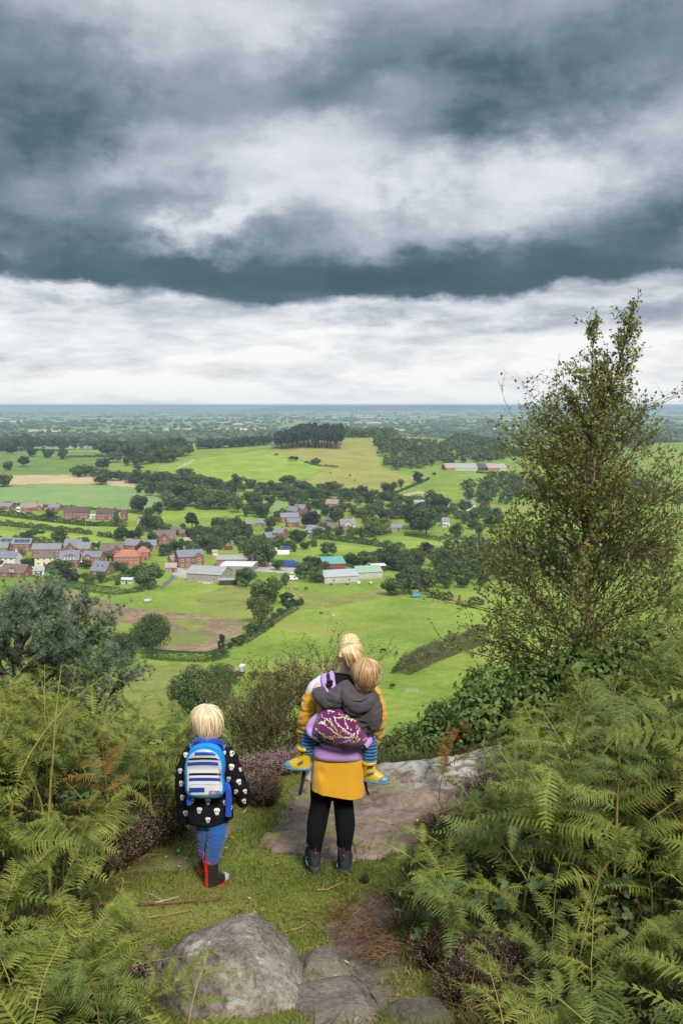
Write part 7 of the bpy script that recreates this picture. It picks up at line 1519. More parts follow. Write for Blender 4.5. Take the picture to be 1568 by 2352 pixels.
def fold(f1, f2, amp, seed, axis=(0, 0, 1)):
    def w(co):
        a = fbm(co * np.array(f1), 3, seed); b = fbm(co * np.array(f2) + a[:, None] * .6, 2, seed + 4); return amp * (a * .6 + (1 - np.abs(b) * 2) * .5)
    return w
def cloth(name, c, var=.10, rough=.9, weave=260, heather=0.0, sheen=.2, bump=.15):
    m = material(name); P = POS(); a = NOISE(P, 5, 4, .6); b = NOISE(P, weave, 3, .7); f = a * (.55 - heather * .3) + b * (.45 + heather * .3)
    col = RAMP(f, [(.3, tuple(q * (1 - var - heather * .3) for q in c)), (.5, c), (.7, tuple(min(1, q * (1 + var + heather * .3)) for q in c))])
    return finish(m, BSDF(col, rough, .15, b, bump, .002, sheen=sheen))
def skin_mat(name, c):
    m = material(name); P = POS(); n = NOISE(P, 30, 4, .6); n2 = NOISE(P, 6, 3, .6); col = RAMP(n * .4 + n2 * .6, [(.3, tuple(q * .88 for q in c)), (.7, tuple(min(1, q * 1.1) for q in c))])
    return finish(m, BSDF(col, .55, .3, n, .08, .001))
SKIN = skin_mat('fair skin', (.56, .34, .25)); SKIN2 = skin_mat('fair young skin', (.62, .39, .31)); EYE = plain('eye', (.25, .27, .28), .2, .5)
C_must = cloth('mustard jersey', (.54, .275, .011)); C_white_ = cloth('pale grey marl jersey', (.58, .58, .62), heather=.3); C_navy = cloth('navy black vest', (.008, .009, .017), sheen=0); C_blk = cloth('black leggings', (.006, .0055, .007), rough=1.0, sheen=0); C_coat = cloth('black fleece', (.008, .0072, .009), sheen=0)
C_purple = cloth('deep plum canvas', (.125, .012, .105)); C_lav = cloth('lavender padding', (.42, .24, .56)); C_web = plain('black webbing', (.012, .012, .014), .6, .3); C_hood = cloth('charcoal brown marl fleece', (.066, .056, .062), heather=.5, sheen=.05)
C_jean = cloth('bright blue jeans', (.012, .085, .30), var=.25); C_cyan = cloth('cyan nylon', (.008, .22, .60), rough=.45, sheen=0); C_blue = cloth('royal blue webbing', (.006, .055, .42), rough=.5)
C_print = plain('white print ink', (.72, .70, .66), .8, .2, var=.06, scale=60); C_inkb = plain('black print ink', (.012, .012, .014), .7, .2); C_inky = plain('mustard print ink', (.50, .36, .05), .8, .2, var=.15, scale=60); C_inkp = plain('pale pink print ink', (.68, .52, .66), .8, .2)
C_boot = cloth('slate boot suede', (.030, .034, .038), weave=120, sheen=0); C_sole = plain('dark boot rubber', (.055, .045, .040), .8, .2, var=.3, scale=20); C_cuff = cloth('black boot lining', (.010, .010, .011)); C_aqua = plain('aqua stitching', (.03, .42, .42), .6, .3); C_pink = cloth('magenta sock', (.55, .02, .16)); C_sock = cloth('grey sock', (.45, .47, .52))
C_wred = plain('red boot rubber', (.42, .018, .022), .35, .5, var=.1); C_wblk = plain('black boot rubber', (.022, .020, .020), .30, .5, var=.15); C_wgry = plain('grey boot toe', (.36, .36, .37), .4, .5); C_wyel = plain('yellow boot rubber', (.56, .36, .02), .40, .45, var=.08); C_wtea = plain('teal grey boot rubber', (.10, .21, .25), .40, .45, var=.08)
_m = material('striped leggings'); _p = POS(); _z = sep(_p)[2]; _w = M('SINE', (_z + NOISE(_p, 12, 2, .5) * .006) * (6.283 / .0235)); C_stripe = finish(_m, BSDF(MIX(SS(_w, -.15, .15), (.012, .012, .022), (.022, .20, .46)), .9, .15, NOISE(_p, 240, 3, .6), .15, .002, sheen=.2))
def hairmat(name, stops):
    m = material(name); return finish(m, BSDF(RAMP(ATTR(), stops), .42, .45))
HAIR_w = hairmat('golden blonde hair', [(0, (.22, .125, .048)), (.35, (.42, .27, .115)), (.7, (.64, .47, .24)), (1, (.80, .66, .42))])
HAIR_b = hairmat('platinum blond hair', [(0, (.27, .17, .078)), (.35, (.50, .36, .185)), (.7, (.72, .58, .36)), (1, (.86, .76, .56))])
HAIR_t = hairmat('sandy fair hair', [(0, (.15, .075, .028)), (.4, (.30, .165, .068)), (.75, (.47, .30, .14)), (1, (.64, .46, .26))])
def ribbon(g, P, nrm, w, tint):
    P = np.asarray(P, float); n = len(P); d = np.gradient(P, axis=0); s = np.cross(d, nrm); s /= np.linalg.norm(s, axis=1)[:, None] + 1e-9; wd = (w * np.interp(np.linspace(0, 1, n), [0, .1, .8, 1], [.5, 1, 1, .15]))[:, None]
    v = np.concatenate([P - s * wd, P + np.asarray(nrm) * w * .35, P + s * wd]); i = np.arange(n - 1)
    g.add(v, np.concatenate([np.stack([i, n + i, n + i + 1, i + 1], 1), np.stack([n + i, 2 * n + i, 2 * n + i + 1, n + i + 1], 1)]), tint)
def mop(c, rx, ry, rz, zlen, yaw, seed, n, mat, face=1.15, part=(0, -.02), curl=.0, w=.0042, root=None, fringe=.45, tuck=.0):
    """hair falling from the crown over the head; zlen(phi): how far below the head's centre it reaches"""
    r = np.random.default_rng(seed); g = Geo(); sh = Geo(); a = np.arange(36) * 2 * math.pi / 36
    def path(ph, m_=14, lift=0.0, jit=0.0):
        front = abs(((ph - (math.pi / 2 - yaw)) + math.pi) % (2 * math.pi) - math.pi) < face; zb = fringe * rz if front else -zlen(ph); T = np.linspace(0, 1, m_) ** 1.35; out = []
        for t in T:
            z_top = rz; z = z_top + (zb - z_top) * t ** 1.6
            rad = math.sqrt(max(0, 1 - min(1, max(z, 0) / rz) ** 2)) if z > 0 else 1 - tuck * (z / (zlen(ph) + 1e-6)) ** 2
            bulge = 1 + lift; out.append((part[0] * rx * (1 - t) + math.cos(ph) * rx * rad * bulge, part[1] * (1 - t) + math.sin(ph) * ry * rad * bulge, z + lift * .3 * rz))
        P = np.array(out) + np.asarray(c); P[:, :2] += jit * np.sin(np.linspace(0, 3, m_))[:, None] * np.array([-math.sin(ph), math.cos(ph)]); return P
    sh_r = np.array([path(q, 16, -.03) for q in a]).transpose(1, 0, 2); loft(sh, sh_r, .3, 0, True, True)
    for k in range(n):
        ph = r.uniform(0, 6.283); P = path(ph, 13, r.uniform(-.02, .06) if r.random() > .05 else r.uniform(.06, .16), r.normal(0, .014)); end = r.uniform(.80, 1.02); P = P[0] + (P - P[0]) if end >= 1 else P[:max(6, int(13 * end))]
        nr = P - np.asarray(c); nr[:, 2] *= .35; nr /= np.linalg.norm(nr, axis=1)[:, None]; ribbon(g, P, nr, w * r.uniform(.5, 1.2), float(np.clip(r.normal(.6, .2), 0, 1)))


    h = obj('hair', sh.mesh('hair', mat), root); obj('strands', g.mesh('strands', mat), h); return h
class Figure:
    """a place for a person: turns picture points (seen at depth dy behind or before the body axis) into local points"""
    def __init__(s, px, y0, zoom):
        s.y0 = y0; p = at_y(px, 1500, y0); s.base = np.array([p[0], y0, float(zat(p[0], y0))]); s.zoom = zoom
    def __call__(s, zx, zy, dy=0.0):
        px, py = s.zoom(zx, zy); return at_y(px, py, s.y0 + dy) - s.base
    def w(s, zpx, dy=0.0):
        a, b = s(0, 1000, dy), s(zpx, 1000, dy); return abs(b[0] - a[0])
def print_on(me, base, polys, off, name, mats, parent, zoom):
    """flat print laid on a garment: polygons given by picture points are carried onto the cloth"""
    co, f = arrays(me); bvh = BVHTree.FromPolygons([tuple(c) for c in co], f); g = Geo(); cam_l = Vector((0, 0, CAMZ)) - Vector(base)
    for pts, mi, k in polys:
        v = []; fan = len(pts) > 6 and k < 2
        for zx, zy in list(pts) + ([tuple(np.mean(np.array(pts), 0))] if fan else []):
            d = Vector(ray(*zoom(zx, zy))).normalized(); h = bvh.ray_cast(cam_l, d)
            if h[0] is None: break
            v.append(np.array(h[0]) - np.array(d) * off * k)
        else: n = len(pts); g.add(v, [(n, (i + 1) % n, i) for i in range(n)] if fan else [tuple(range(n - 1, -1, -1))], .5, mi)
    if g.v: return tag(obj(name, g.mesh(name, mats, False), parent), kind='stuff')
def strip_polys(line, w, mi, k=1):
    L = [np.array(p, float) for p in line]; out = []
    for a, b in zip(L[:-1], L[1:]):
        d = (b - a) / (np.linalg.norm(b - a) + 1e-9); n = np.array([-d[1], d[0]]) * w / 2; out.append(([a - n, b - n, b + n, a + n], mi, k))
    return out
def disc(c, rx, ry, mi, k=1, n=10, rot=0.0): return ([(c[0] + rx * math.cos(t) * math.cos(rot) - ry * math.sin(t) * math.sin(rot), c[1] + rx * math.cos(t) * math.sin(rot) + ry * math.sin(t) * math.cos(rot)) for t in np.arange(n) * 2 * math.pi / n], mi, k)

# ------------------------------------------------------------------ the woman
ZW = lambda x, y: (627.2 + x * .1875, 1421.0 + y * .1875)
F = Figure(757, 6.5, ZW)
woman = tag(empty('person', F.base), 'woman with a blonde ponytail, mustard top, black leggings and hiking boots seen from behind', 'person')
hc = F(945, 400); hd = Geo(); tr = head_geo(hd, hc, 1.0, 0.05)
def legpts(side):
    # picture points: (zoom x, zoom y, half width, depth offset)
    A = [(600, 1900, 130, 0), (592, 2100, 132, 0), (583, 2245, 122, .01), (560, 2380, 119, .01), (537, 2510, 117, -.01), (520, 2640, 104, -.02), (512, 2760, 86, -.01), (510, 2850, 72, 0), (506, 2900, 62, 0)] if side < 0 else [(855, 1900, 130, 0), (858, 2100, 130, 0), (858, 2245, 118, .01), (870, 2380, 116, .01), (880, 2510, 115, -.01), (880, 2640, 102, -.02), (876, 2760, 84, -.01), (877, 2860, 68, 0), (875, 2910, 60, 0)]
    return A
bd = Geo()
for sd_ in (-1, 1):
    A = legpts(sd_); limb(bd, [F(a, b, d) for a, b, _, d in A] + [F(A[-1][0], 3230, .02)], [F.w(c) * .93 for _, _, c, _ in A] + [.04], [F.w(c) * 1.02 for _, _, c, _ in A] + [.045])
    fx = F(A[-1][0], 3230, .0); limb(bd, [fx + np.array([0, -.04, .02]), fx + np.array([sd_ * .01, .05, .0]), fx + np.array([sd_ * .03, .17, -.01])], [.035, .042, .035], [.03, .03, .018])
limb(bd, [F(770, 2000), F(770, 1800), F(780, 1500), F(800, 1200), F(830, 900), F(860, 780)], [.175, .175, .14, .15, .175, .12], [.12, .125, .10, .115, .11, .085])
limb(bd, [F(880, 790), F(892, 660, .02), F(915, 560, .03)], [.060, .048, .05], [.058, .052, .055])
armL = [F(600, 820, .0), F(500, 960, .0), F(440, 1160, -.02), F(400, 1330, .03), F(372, 1500, .10)]; armR = [F(1130, 850, .0), F(1230, 980, .0), F(1262, 1180, -.02), F(1262, 1330, .03), F(1225, 1500, .10)]
for a in (armL, armR): limb(bd, a, [.055, .048, .040, .036, .026], [.055, .048, .042, .036, .024])
hand_geo(bd, armL[-1], armL[-1] - armL[-2] + np.array([.03, .10, -.04]), (-.9, -.2, .1), 1, .9, 1); hand_geo(bd, armR[-1], armR[-1] - armR[-2] + np.array([-.03, .10, -.04]), (.9, -.2, .1), 1, .9, -1)
for v, f, t, m_ in zip(hd.v, hd.f, hd.t, hd.m): bd.v.append(v); bd.f.append(f - f.min() + bd.n); bd.n += len(v); bd.t.append(t); bd.m.append(m_)
obj('body', sculpt(bd, .0055, 3, 'body', SKIN), woman); eyes(tr, woman, 1.0)
# leggings
lg = Geo()
for sd_ in (-1, 1):
    A = legpts(sd_); limb(lg, [F(a, b, d) for a, b, _, d in A], [F.w(c) + .004 for _, _, c, _ in A], [F.w(c) * 1.08 + .005 for _, _, c, _ in A])
limb(lg, [F(745, 2020), F(752, 1900), F(770, 1650)], [.155, .160, .145], [.13, .135, .11])
obj('leggings', sculpt(lg, .008, 4, 'leggings', C_blk, fold((9, 9, 5), (20, 20, 60), .0022, 3)), woman)
# navy vest at the neck, marl shirt, mustard top
vs = Geo(); limb(vs, [F(830, 1300), F(840, 1000), F(858, 840), F(872, 745, .01), F(882, 690, .02)], [.15, .172, .165, .105, .075], [.122, .122, .105, .085, .070]); obj('vest', sculpt(vs, .007, 3, 'vest', C_navy, fold((9, 9, 5), (20, 20, 60), .003, 5)), woman)
sh = Geo(); limb(sh, [F(650, 980), F(620, 900), F(625, 830), F(650, 780, .01)], [.05, .075, .075, .04], [.09, .11, .10, .085]); limb(sh, [F(640, 800, .0), F(540, 860, .0), F(500, 930, .0), F(480, 980, 0)], [.066, .064, .058, .055], [.074, .07, .062, .06])
obj('marl_shirt', sculpt(sh, .007, 4, 'marl_shirt', C_white_, fold((9, 9, 5), (20, 20, 50), .004, 6)), woman)
ht = Geo(); a = np.arange(48) * 2 * math.pi / 48
def skirt(rows, ripple, nm, mat, seed, pleat=None, pw=1.0):
    g = Geo(); R = []
    for k, (x0, x1, zy, dep) in enumerate(rows):
        l, r2 = F(x0, zy), F(x1, zy); c = (l + r2) / 2; hw = (r2 - l)[0] / 2; t = k / (len(rows) - 1); rp = 1 + ripple * t * (np.sin(a * 9 + seed) * .6 + np.sin(a * 5 + 1.3 * seed) * .6)
        ex = np.sign(np.cos(a)) * np.abs(np.cos(a)) ** pw; ey = np.sign(np.sin(a)) * np.abs(np.sin(a)) ** pw; ring = np.stack([c[0] + hw * ex * rp, c[1] + dep * ey * rp, np.full(48, c[2])], 1)
        if k == len(rows) - 1: ring[:, 2] += .012 * np.sin(a * 2 + seed) 
        R.append(ring)
    n = len(R); Rr = []
    for s in np.linspace(0, n - 1, n * 4): i = min(int(s), n - 2); Rr.append(R[i] * (1 - s + i) + R[i + 1] * (s - i))
    loft(g, Rr, caps=False); me = g.mesh(nm, mat); 
    if pleat:
        co, _ = arrays(me); co = pleat(co); me.vertices.foreach_set('co', co.astype(np.float32).ravel()); me.update()
    return me
obj('shirt_tail', skirt([(500, 1110, 1480, .12), (470, 1110, 1600, .125), (430, 1115, 1750, .13), (388, 1120, 1930, .135)], .004, 'shirt_tail', C_white_, 2.0), woman)
def pleats(co):
    x0 = F(560, 1700)[0]; k = np.exp(-((co[:, 0] - x0) / .035) ** 2) * (co[:, 1] < 0); zt = F(560, 1600)[2]; f = sstep(zt - co[:, 2], .0, .08)
    co[:, 1] -= k * (.012 + .012 * np.sin((co[:, 0] - x0) * 420 + (co[:, 2]) * 14)) * f; co += np.stack([co[:, 1] * 0, .016 * fbm(co * np.array([11, 11, 2.5]), 3, 6) * f * np.sign(co[:, 1]), co[:, 1] * 0], 1); co[:, 2] -= .02 * np.clip((co[:, 0] - F(560, 1700)[0]) / .2, 0, 1) * sstep(zt - co[:, 2], .05, .2); return co
must = obj('mustard_top', skirt([(500, 1125, 1540, .150), (496, 1122, 1600, .156), (478, 1128, 1750, .164), (462, 1135, 1900, .170), (462, 1140, 2040, .174)], .034, 'mustard_top', C_must, .6, pleats, .62), woman)
g = Geo(); rows = []
for zy in (2030, 2046, 2062): rows.append(zy)
slv = Geo()
limb(slv, [F(535, 915, 0), F(498, 1010, 0), F(452, 1150, -.02), F(412, 1290, .01), F(385, 1430, .06), F(375, 1490, .09)], [.062, .066, .064, .056, .046, .040], [.068, .07, .068, .06, .05, .044])
limb(slv, [F(560, 1130, .0), F(520, 1170, 0), F(470, 1200, 0)], [.03, .04, .03], [.06, .06, .05])
limb(slv, [F(1130, 850, 0), F(1210, 930, 0), F(1252, 1060, -.01), F(1268, 1190, -.02), F(1268, 1310, .02), F(1250, 1420, .06), F(1226, 1500, .09)], [.060, .060, .060, .058, .052, .046, .040], [.07, .07, .07, .066, .058, .05, .044])
obj('sleeves', sculpt(slv, .0065, 3, 'sleeves', C_must, fold((5, 5, 9), (11, 11, 30), .020, 8)), must)
limb(ht, [F(800, 1560), F(800, 1300), F(800, 1100), F(810, 960), F(830, 900)], [.165, .165, .178, .182, .15], [.138, .135, .135, .128, .11]); obj('bodice', sculpt(ht, .009, 4, 'bodice', C_must), must)
# boots
def hiking_boot(side):
    x = 502 if side < 0 else 872; zb = 3165 if side < 0 else 3178; c = F(x, zb, 0); z0 = 0.0; root = woman; toe = np.array([-.16 if side < 0 else .05, 1.0, 0]); toe /= np.linalg.norm(toe); sidev = np.array([toe[1], -toe[0], 0]); h = F(x, 3005 if side < 0 else 3030)[2]
    zs = F(x, 3168 if side < 0 else 3182, -.05)[2]; zs = max(zs, .0); up = Geo()
    def ring(cy, hw, hl, z, off=0, pw=2.3):
        q = np.arange(28) * 2 * math.pi / 28; ex = np.sign(np.cos(q)) * np.abs(np.cos(q)) ** (2 / pw); ey = np.sign(np.sin(q)) * np.abs(np.sin(q)) ** (2 / pw); return np.array([c[0], c[1], 0]) + np.outer(ex * hw, sidev) + np.outer(ey * hl + cy, toe) + np.array([0, 0, z])
    lift = .018 if side < 0 else 0.0
    R = [ring(.075, .046, .140, zs + .028 + lift), ring(.072, .050, .142, zs + .055 + lift), ring(.060, .048, .125, zs + .085 + lift), ring(.030, .047, .090, zs + .115 + lift), ring(.010, .047, .066, zs + .145 + lift), ring(.004, .049, .060, zs + .175 + lift), ring(.004, .050, .060, zs + .19 + lift)]
    loft(up, R); b = obj('boot', sculpt(up, .005, 3, 'boot', C_boot, fold((16, 16, 16), (50, 50, 50), .003, 12 + side)), root)
    so = Geo(); loft(so, [ring(.078, .046, .146, zs + lift * .2), ring(.078, .050, .152, zs + .012 + lift * .5), ring(.078, .050, .152, zs + .030 + lift), ring(.076, .047, .145, zs + .036 + lift)]); obj('sole', so.mesh('sole', C_sole), b)
    for k in range(7):
        q = Geo(); box(q, (-.05, -.012, -.006), (.05, .010, .010)); w_ = obj('tread', q.mesh('tread', C_sole, False), b, tuple(np.array([c[0], c[1], zs + lift * .2]) + toe * (-.05 + .042 * k)), (0, 0, math.atan2(sidev[1], sidev[0])))
    cf = Geo(); q = np.arange(24) * 2 * math.pi / 24
    cr_ = [[np.array([c[0], c[1], zs + lift]) + sidev * math.cos(t) * hw + toe * (math.sin(t) * hl + .004) + np.array([0, 0, z - .02 * (math.sin(t) < -.3) * (z > .19)]) for t in q] for hw, hl, z in ((.051, .061, .165), (.056, .066, .182), (.055, .064, .205), (.044, .052, .208), (.042, .050, .185))]
    loft(cf, cr_, caps=False); obj('cuff', cf.mesh('cuff', C_cuff), b)
    sk = Geo(); loft(sk, [[np.array([c[0], c[1], zs + lift]) + sidev * math.cos(t) * .040 + toe * (math.sin(t) * .046) + np.array([0, 0, z]) for t in q] for z in (.16, .19, .212)]); obj('sock', sk.mesh('sock', C_sock if side < 0 else C_pink), root)
    # heel tab, stitched trim and lace ends
    ht_ = Geo(); bx = np.array([c[0], c[1], zs + lift]) - toe * .062; box(ht_, (-.008, -.006, .10), (.008, .002, .19), at=tuple(bx)); obj('heel_tab', ht_.mesh('heel_tab', C_cuff, False), b)
    tg_ = Geo(); ball(tg_, bx + np.array([0, -.008, .135]), (.006, .003, .008), 8); obj('badge', tg_.mesh('badge', C_wred), b)
    aq = Geo(); sgn = -1; tube(aq, [np.array([c[0], c[1], zs + lift]) + sidev * sgn * .050 + toe * .01 + np.array([0, 0, .075]), np.array([c[0], c[1], zs + lift]) + sidev * sgn * .052 + toe * .05 + np.array([0, 0, .05]), np.array([c[0], c[1], zs + lift]) + sidev * sgn * .049 - toe * .03 + np.array([0, 0, .040])], .0035, 5); obj('trim', aq.mesh('trim', C_aqua), b)
    lc = Geo(); sg = -1 if side < 0 else 1
    for e in (0, .02): 
        s0 = np.array([c[0], c[1], zs + lift]) + sidev * sg * .048 + toe * .03 + np.array([0, 0, .17]); tube(lc, [s0, s0 + sidev * sg * (.014 + e * .5) + np.array([0, 0, -.012]), s0 + sidev * sg * (.016 + e * .4) + np.array([0, 0, -.045 - e])], .0018, 5)
    obj('lace', lc.mesh('lace', C_cuff), b)
hiking_boot(-1); hiking_boot(1)
# hair drawn back into a ponytail
tie = F(935, 312, -.115); hr = Geo(); capg = Geo(); r = np.random.default_rng(500)
capp = []
for t in np.linspace(.03, 1.0, 18):
    q = np.arange(40) * 2 * math.pi / 40; zz = .118 * math.cos(t * 1.95); rad = math.sin(min(t * 1.95, math.pi / 2 + (t * 1.95 - math.pi / 2) * .35 if t * 1.95 > math.pi / 2 else t * 1.95)); front = np.clip(np.sin(q), 0, 1); lift = (front ** 1.5) * sstep(t, .45, 1.0) * .115
    capp.append(np.stack([hc[0] + .0815 * rad * np.cos(q), hc[1] + .1 * rad * np.sin(q) - .004, np.maximum(hc[2] + zz, hc[2] - .085) + lift], 1))
loft(capg, capp, .42); 
hair = obj('hair', capg.mesh('hair', HAIR_w), woman)
for k in range(760):
    ph = r.uniform(0, 6.283); up = r.uniform(-.55, 1.2); s0 = np.array([hc[0] + .084 * math.cos(ph) * math.cos(up), hc[1] + .02 + .085 * max(math.sin(ph), -.6) * math.cos(up), hc[2] + .120 * math.sin(up)])
    if s0[1] > hc[1] + .055 and s0[2] < hc[2] + .07: continue
    n = 10; P = []
    for t in np.linspace(0, 1, n):
        p = s0 * (1 - t) + tie * t; d = (p - hc) / np.array([.084, .102, .120]); l = np.linalg.norm(d); k_ = max(l, 1.0 + .02 * r.random()) / max(l, 1e-6); P.append(hc + (p - hc) * (k_ if t < .93 else 1))
    P = np.array(P); nr = P - hc; nr /= np.linalg.norm(nr, axis=1)[:, None]; ribbon(hr, P, nr, r.uniform(.0012, .0030), float(np.clip(r.normal(.62, .2), 0, 1)))
tl = np.array([tie, F(945, 400, -.165), F(968, 480, -.16), F(990, 560, -.135), F(1000, 640, -.11)])
for k in range(170):
    o = r.normal(0, 1, 3) * np.array([1, .6, 0]); s = np.linspace(0, 4, 12); sprd = np.interp(s, [0, .6, 1.6, 3, 4], [.008, .022, .032, .026, .010]); P = np.stack([np.interp(s, range(5), tl[:, i]) for i in range(3)], 1) + o * sprd[:, None] * .62; P[:, 0] += (k % 3 - 1) * .022 * np.sin(s * .8) * (s / 4) * 1.2; e = int(r.integers(8, 13)); ribbon(hr, P[:e], np.tile([0, -1, .2], (e, 1)), r.uniform(.002, .0045), float(np.clip(r.normal(.7, .2), 0, 1)))
loop = [tie + np.array([-.01, -.02, -.01]), F(850, 380, -.14), F(815, 440, -.13), F(850, 475, -.14), F(915, 420, -.16)]
for k in range(40):
    P = np.array(loop) + r.normal(0, .006, 3); s = np.linspace(0, 4, 12); P = np.stack([np.interp(s, range(5), P[:, i]) for i in range(3)], 1); ribbon(hr, P, np.tile([0, -1, .1], (12, 1)), r.uniform(.002, .004), float(np.clip(r.normal(.75, .15), 0, 1)))
for sg, x in ((-1, 785), (1, 1098)):
    for k in range(10): P = np.array([F(x + r.normal(0, 8), 380, .01), F(x + sg * -8 + r.normal(0, 10), 480, .0), F(x + sg * 4 + r.normal(0, 14), 580 + r.normal(0, 20), .0)]); s = np.linspace(0, 2, 8); P = np.stack([np.interp(s, range(3), P[:, i]) for i in range(3)], 1); ribbon(hr, P, np.tile([0, -1, 0], (8, 1)), .0014, float(r.uniform(.5, .9)))
obj('strands', hr.mesh('strands', HAIR_w), hair)
g = Geo(); q = np.arange(20) * 2 * math.pi / 20; tube(g, [tie + np.array([-.002, -.012, .004]) + np.array([math.cos(t) * .012, 0, math.sin(t) * .008]) for t in q] , .003, 6); obj('hair_tie', g.mesh('hair_tie', C_aqua), hair)

# ------------------------------------------------------------------ the carrier on her back
carrier = tag(empty('baby_carrier', F.base), 'plum baby carrier with a blossom branch print and lavender padding strapped on the woman', 'baby carrier')
OUT = [(598, 1092), (700, 1062), (815, 1040), (905, 1075), (1010, 1150), (1112, 1205), (1118, 1290), (1112, 1370), (1150, 1440), (1150, 1510), (1108, 1560), (1000, 1592), (900, 1590), (760, 1560), (620, 1505), (520, 1440), (472, 1400), (492, 1310), (540, 1200)]
def smooth_loop(P, n):
    P = np.asarray(P, float); k = len(P); s = np.linspace(0, k, n, endpoint=False); i = s.astype(int); t = (s - i)[:, None]; p0, p1, p2, p3 = P[(i - 1) % k], P[i % k], P[(i + 1) % k], P[(i + 2) % k]
    return .5 * (2 * p1 + (p2 - p0) * t + (2 * p0 - 5 * p1 + 4 * p2 - p3) * t ** 2 + (3 * p1 - p0 - 3 * p2 + p3) * t ** 3)
LO = smooth_loop(OUT, 64); cc = LO.mean(0); g = Geo(); rings = []
for sc_, dy in ((1.0, -.13), (1.0, -.19), (.985, -.235), (.93, -.272), (.80, -.305), (.58, -.325), (.30, -.335), (.06, -.337)): rings.append([F(*(cc + (p - cc) * sc_), dy) for p in LO])
loft(g, rings); PANEL = sculpt(g, .008, 3, 'panel', C_purple, fold((8, 8, 8), (16, 16, 22), .006, 31)); obj('panel', PANEL, carrier)
pol = []; rr = np.random.default_rng(9)
WH, YE, PK = 0, 1, 2
lines = [([(590, 1170), (600, 1205), (660, 1235), (700, 1265), (730, 1320)], 9, WH), ([(640, 1110), (690, 1125), (750, 1140)], 8, WH), ([(660, 1110), (680, 1165)], 7, WH), ([(540, 1190), (528, 1280)], 7, WH), ([(620, 1290), (700, 1350), (790, 1425)], 9, WH), ([(690, 1210), (720, 1270), (760, 1340), (800, 1430)], 8, YE), ([(748, 1200), (770, 1270), (830, 1330), (900, 1380), (980, 1430)], 10, WH), ([(755, 1215), (860, 1210), (960, 1235), (1060, 1225)], 8, WH), ([(800, 1150), (840, 1195), (900, 1220), (1000, 1245), (1100, 1240)], 9, YE), ([(810, 1045), (860, 1085), (900, 1150)], 7, WH), ([(870, 1225), (905, 1330), (960, 1370)], 7, WH), ([(495, 1320), (560, 1385), (620, 1440), (700, 1470)], 10, WH), ([(570, 1410), (660, 1440), (740, 1455), (800, 1450)], 9, YE), ([(790, 1450), (880, 1455), (970, 1450), (1030, 1390), (1060, 1340)], 9, WH), ([(830, 1355), (900, 1400), (960, 1440)], 8, YE), ([(730, 1520), (800, 1530), (870, 1515), (960, 1480)], 12, PK), ([(1000, 1250), (1040, 1330)], 8, YE), ([(1060, 1370), (1030, 1450), (980, 1520)], 9, PK), ([(940, 1575), (1000, 1520), (1050, 1480), (1120, 1470)], 8, YE), ([(1040, 1500), (1130, 1465)], 8, WH), ([(500, 1400), (560, 1450), (640, 1475)], 10, PK)]
for L, w, mi in lines:
    Q = [np.array(p, float) for p in L]; pol += strip_polys(Q, w, mi)
    for a_, b_ in zip(Q[:-1], Q[1:]):
        for k in range(max(1, int(np.linalg.norm(b_ - a_) / 22))):
            p = a_ + (b_ - a_) * rr.random(); pol.append(disc(p + rr.normal(0, 9, 2), rr.uniform(7, 14), rr.uniform(5, 9), mi if rr.random() < .75 else (YE if mi == WH else WH), 1.3, 7, rr.uniform(0, 3)))
for c_ in ((800, 1435), (730, 1460), (985, 1450), (1060, 1250)): 
    for k in range(9): pol.append(disc(np.array(c_) + rr.normal(0, 18, 2), 11, 8, YE, 1.6, 7, rr.uniform(0, 3)))
pol += [disc((605, 1275), 34, 18, WH, 1.5, 12, .5), ([(560, 1270), (590, 1262), (600, 1290), (550, 1290)], WH, 1.5), ([(618, 1280), (632, 1250), (640, 1275)], WH, 1.5), disc((910, 1185), 26, 22, WH, 1.5)]
print_on(PANEL, F.base, pol, .0022, 'blossom_print', [C_print, C_inky, C_inkp], carrier, ZW)
def pad(pts, rad, nm, mat, flat=.6):
    P = np.array([F(*p) for p in pts]); rad = np.broadcast_to(np.asarray(rad, float), (len(P),)); g = Geo(); limb(g, P, rad, rad * flat, 12, n=len(P) * 8); return g.mesh(nm, mat)
obj('leg_padding', pad([(560, 1170, -.20), (490, 1260, -.20), (455, 1340, -.20), (470, 1405, -.22), (540, 1450, -.24)], [.014, .026, .028, .026, .022], 'leg_padding', C_lav), carrier)
obj('leg_padding', pad([(1115, 1230, -.18), (1125, 1350, -.19), (1162, 1440, -.20), (1165, 1505, -.22), (1120, 1560, -.24)], .024, 'leg_padding', C_lav), carrier)
wb = Geo(); R = []
for zy, hx0, hx1, dep in ((1475, 480, 1118, .152), (1500, 474, 1120, .165), (1585, 470, 1120, .170), (1632, 478, 1112, .163), (1640, 490, 1108, .15)):
    l, r2 = F(hx0, zy), F(hx1, zy + 18); c_ = (l + r2) / 2; q = np.arange(48) * 2 * math.pi / 48; sg_ = lambda v: np.sign(v) * np.abs(v) ** .62; R.append(np.stack([c_[0] + (r2 - l)[0] / 2 * sg_(np.cos(q)), c_[1] + (dep + .012) * sg_(np.sin(q)), c_[2] + (r2 - l)[2] / 2 * np.cos(q)], 1))
loft(wb, R, caps=False); obj('waist_belt', wb.mesh('waist_belt', C_lav), carrier)
pk = Geo(); loft(pk, [[F(x, y, -.188 - d) for x, y in ((570, 1535), (630, 1540), (840, 1582), (840, 1625), (720, 1615), (600, 1570))] for d in (-.02, .006, .010)]); obj('belt_pocket', pk.mesh('belt_pocket', C_lav, False), carrier)
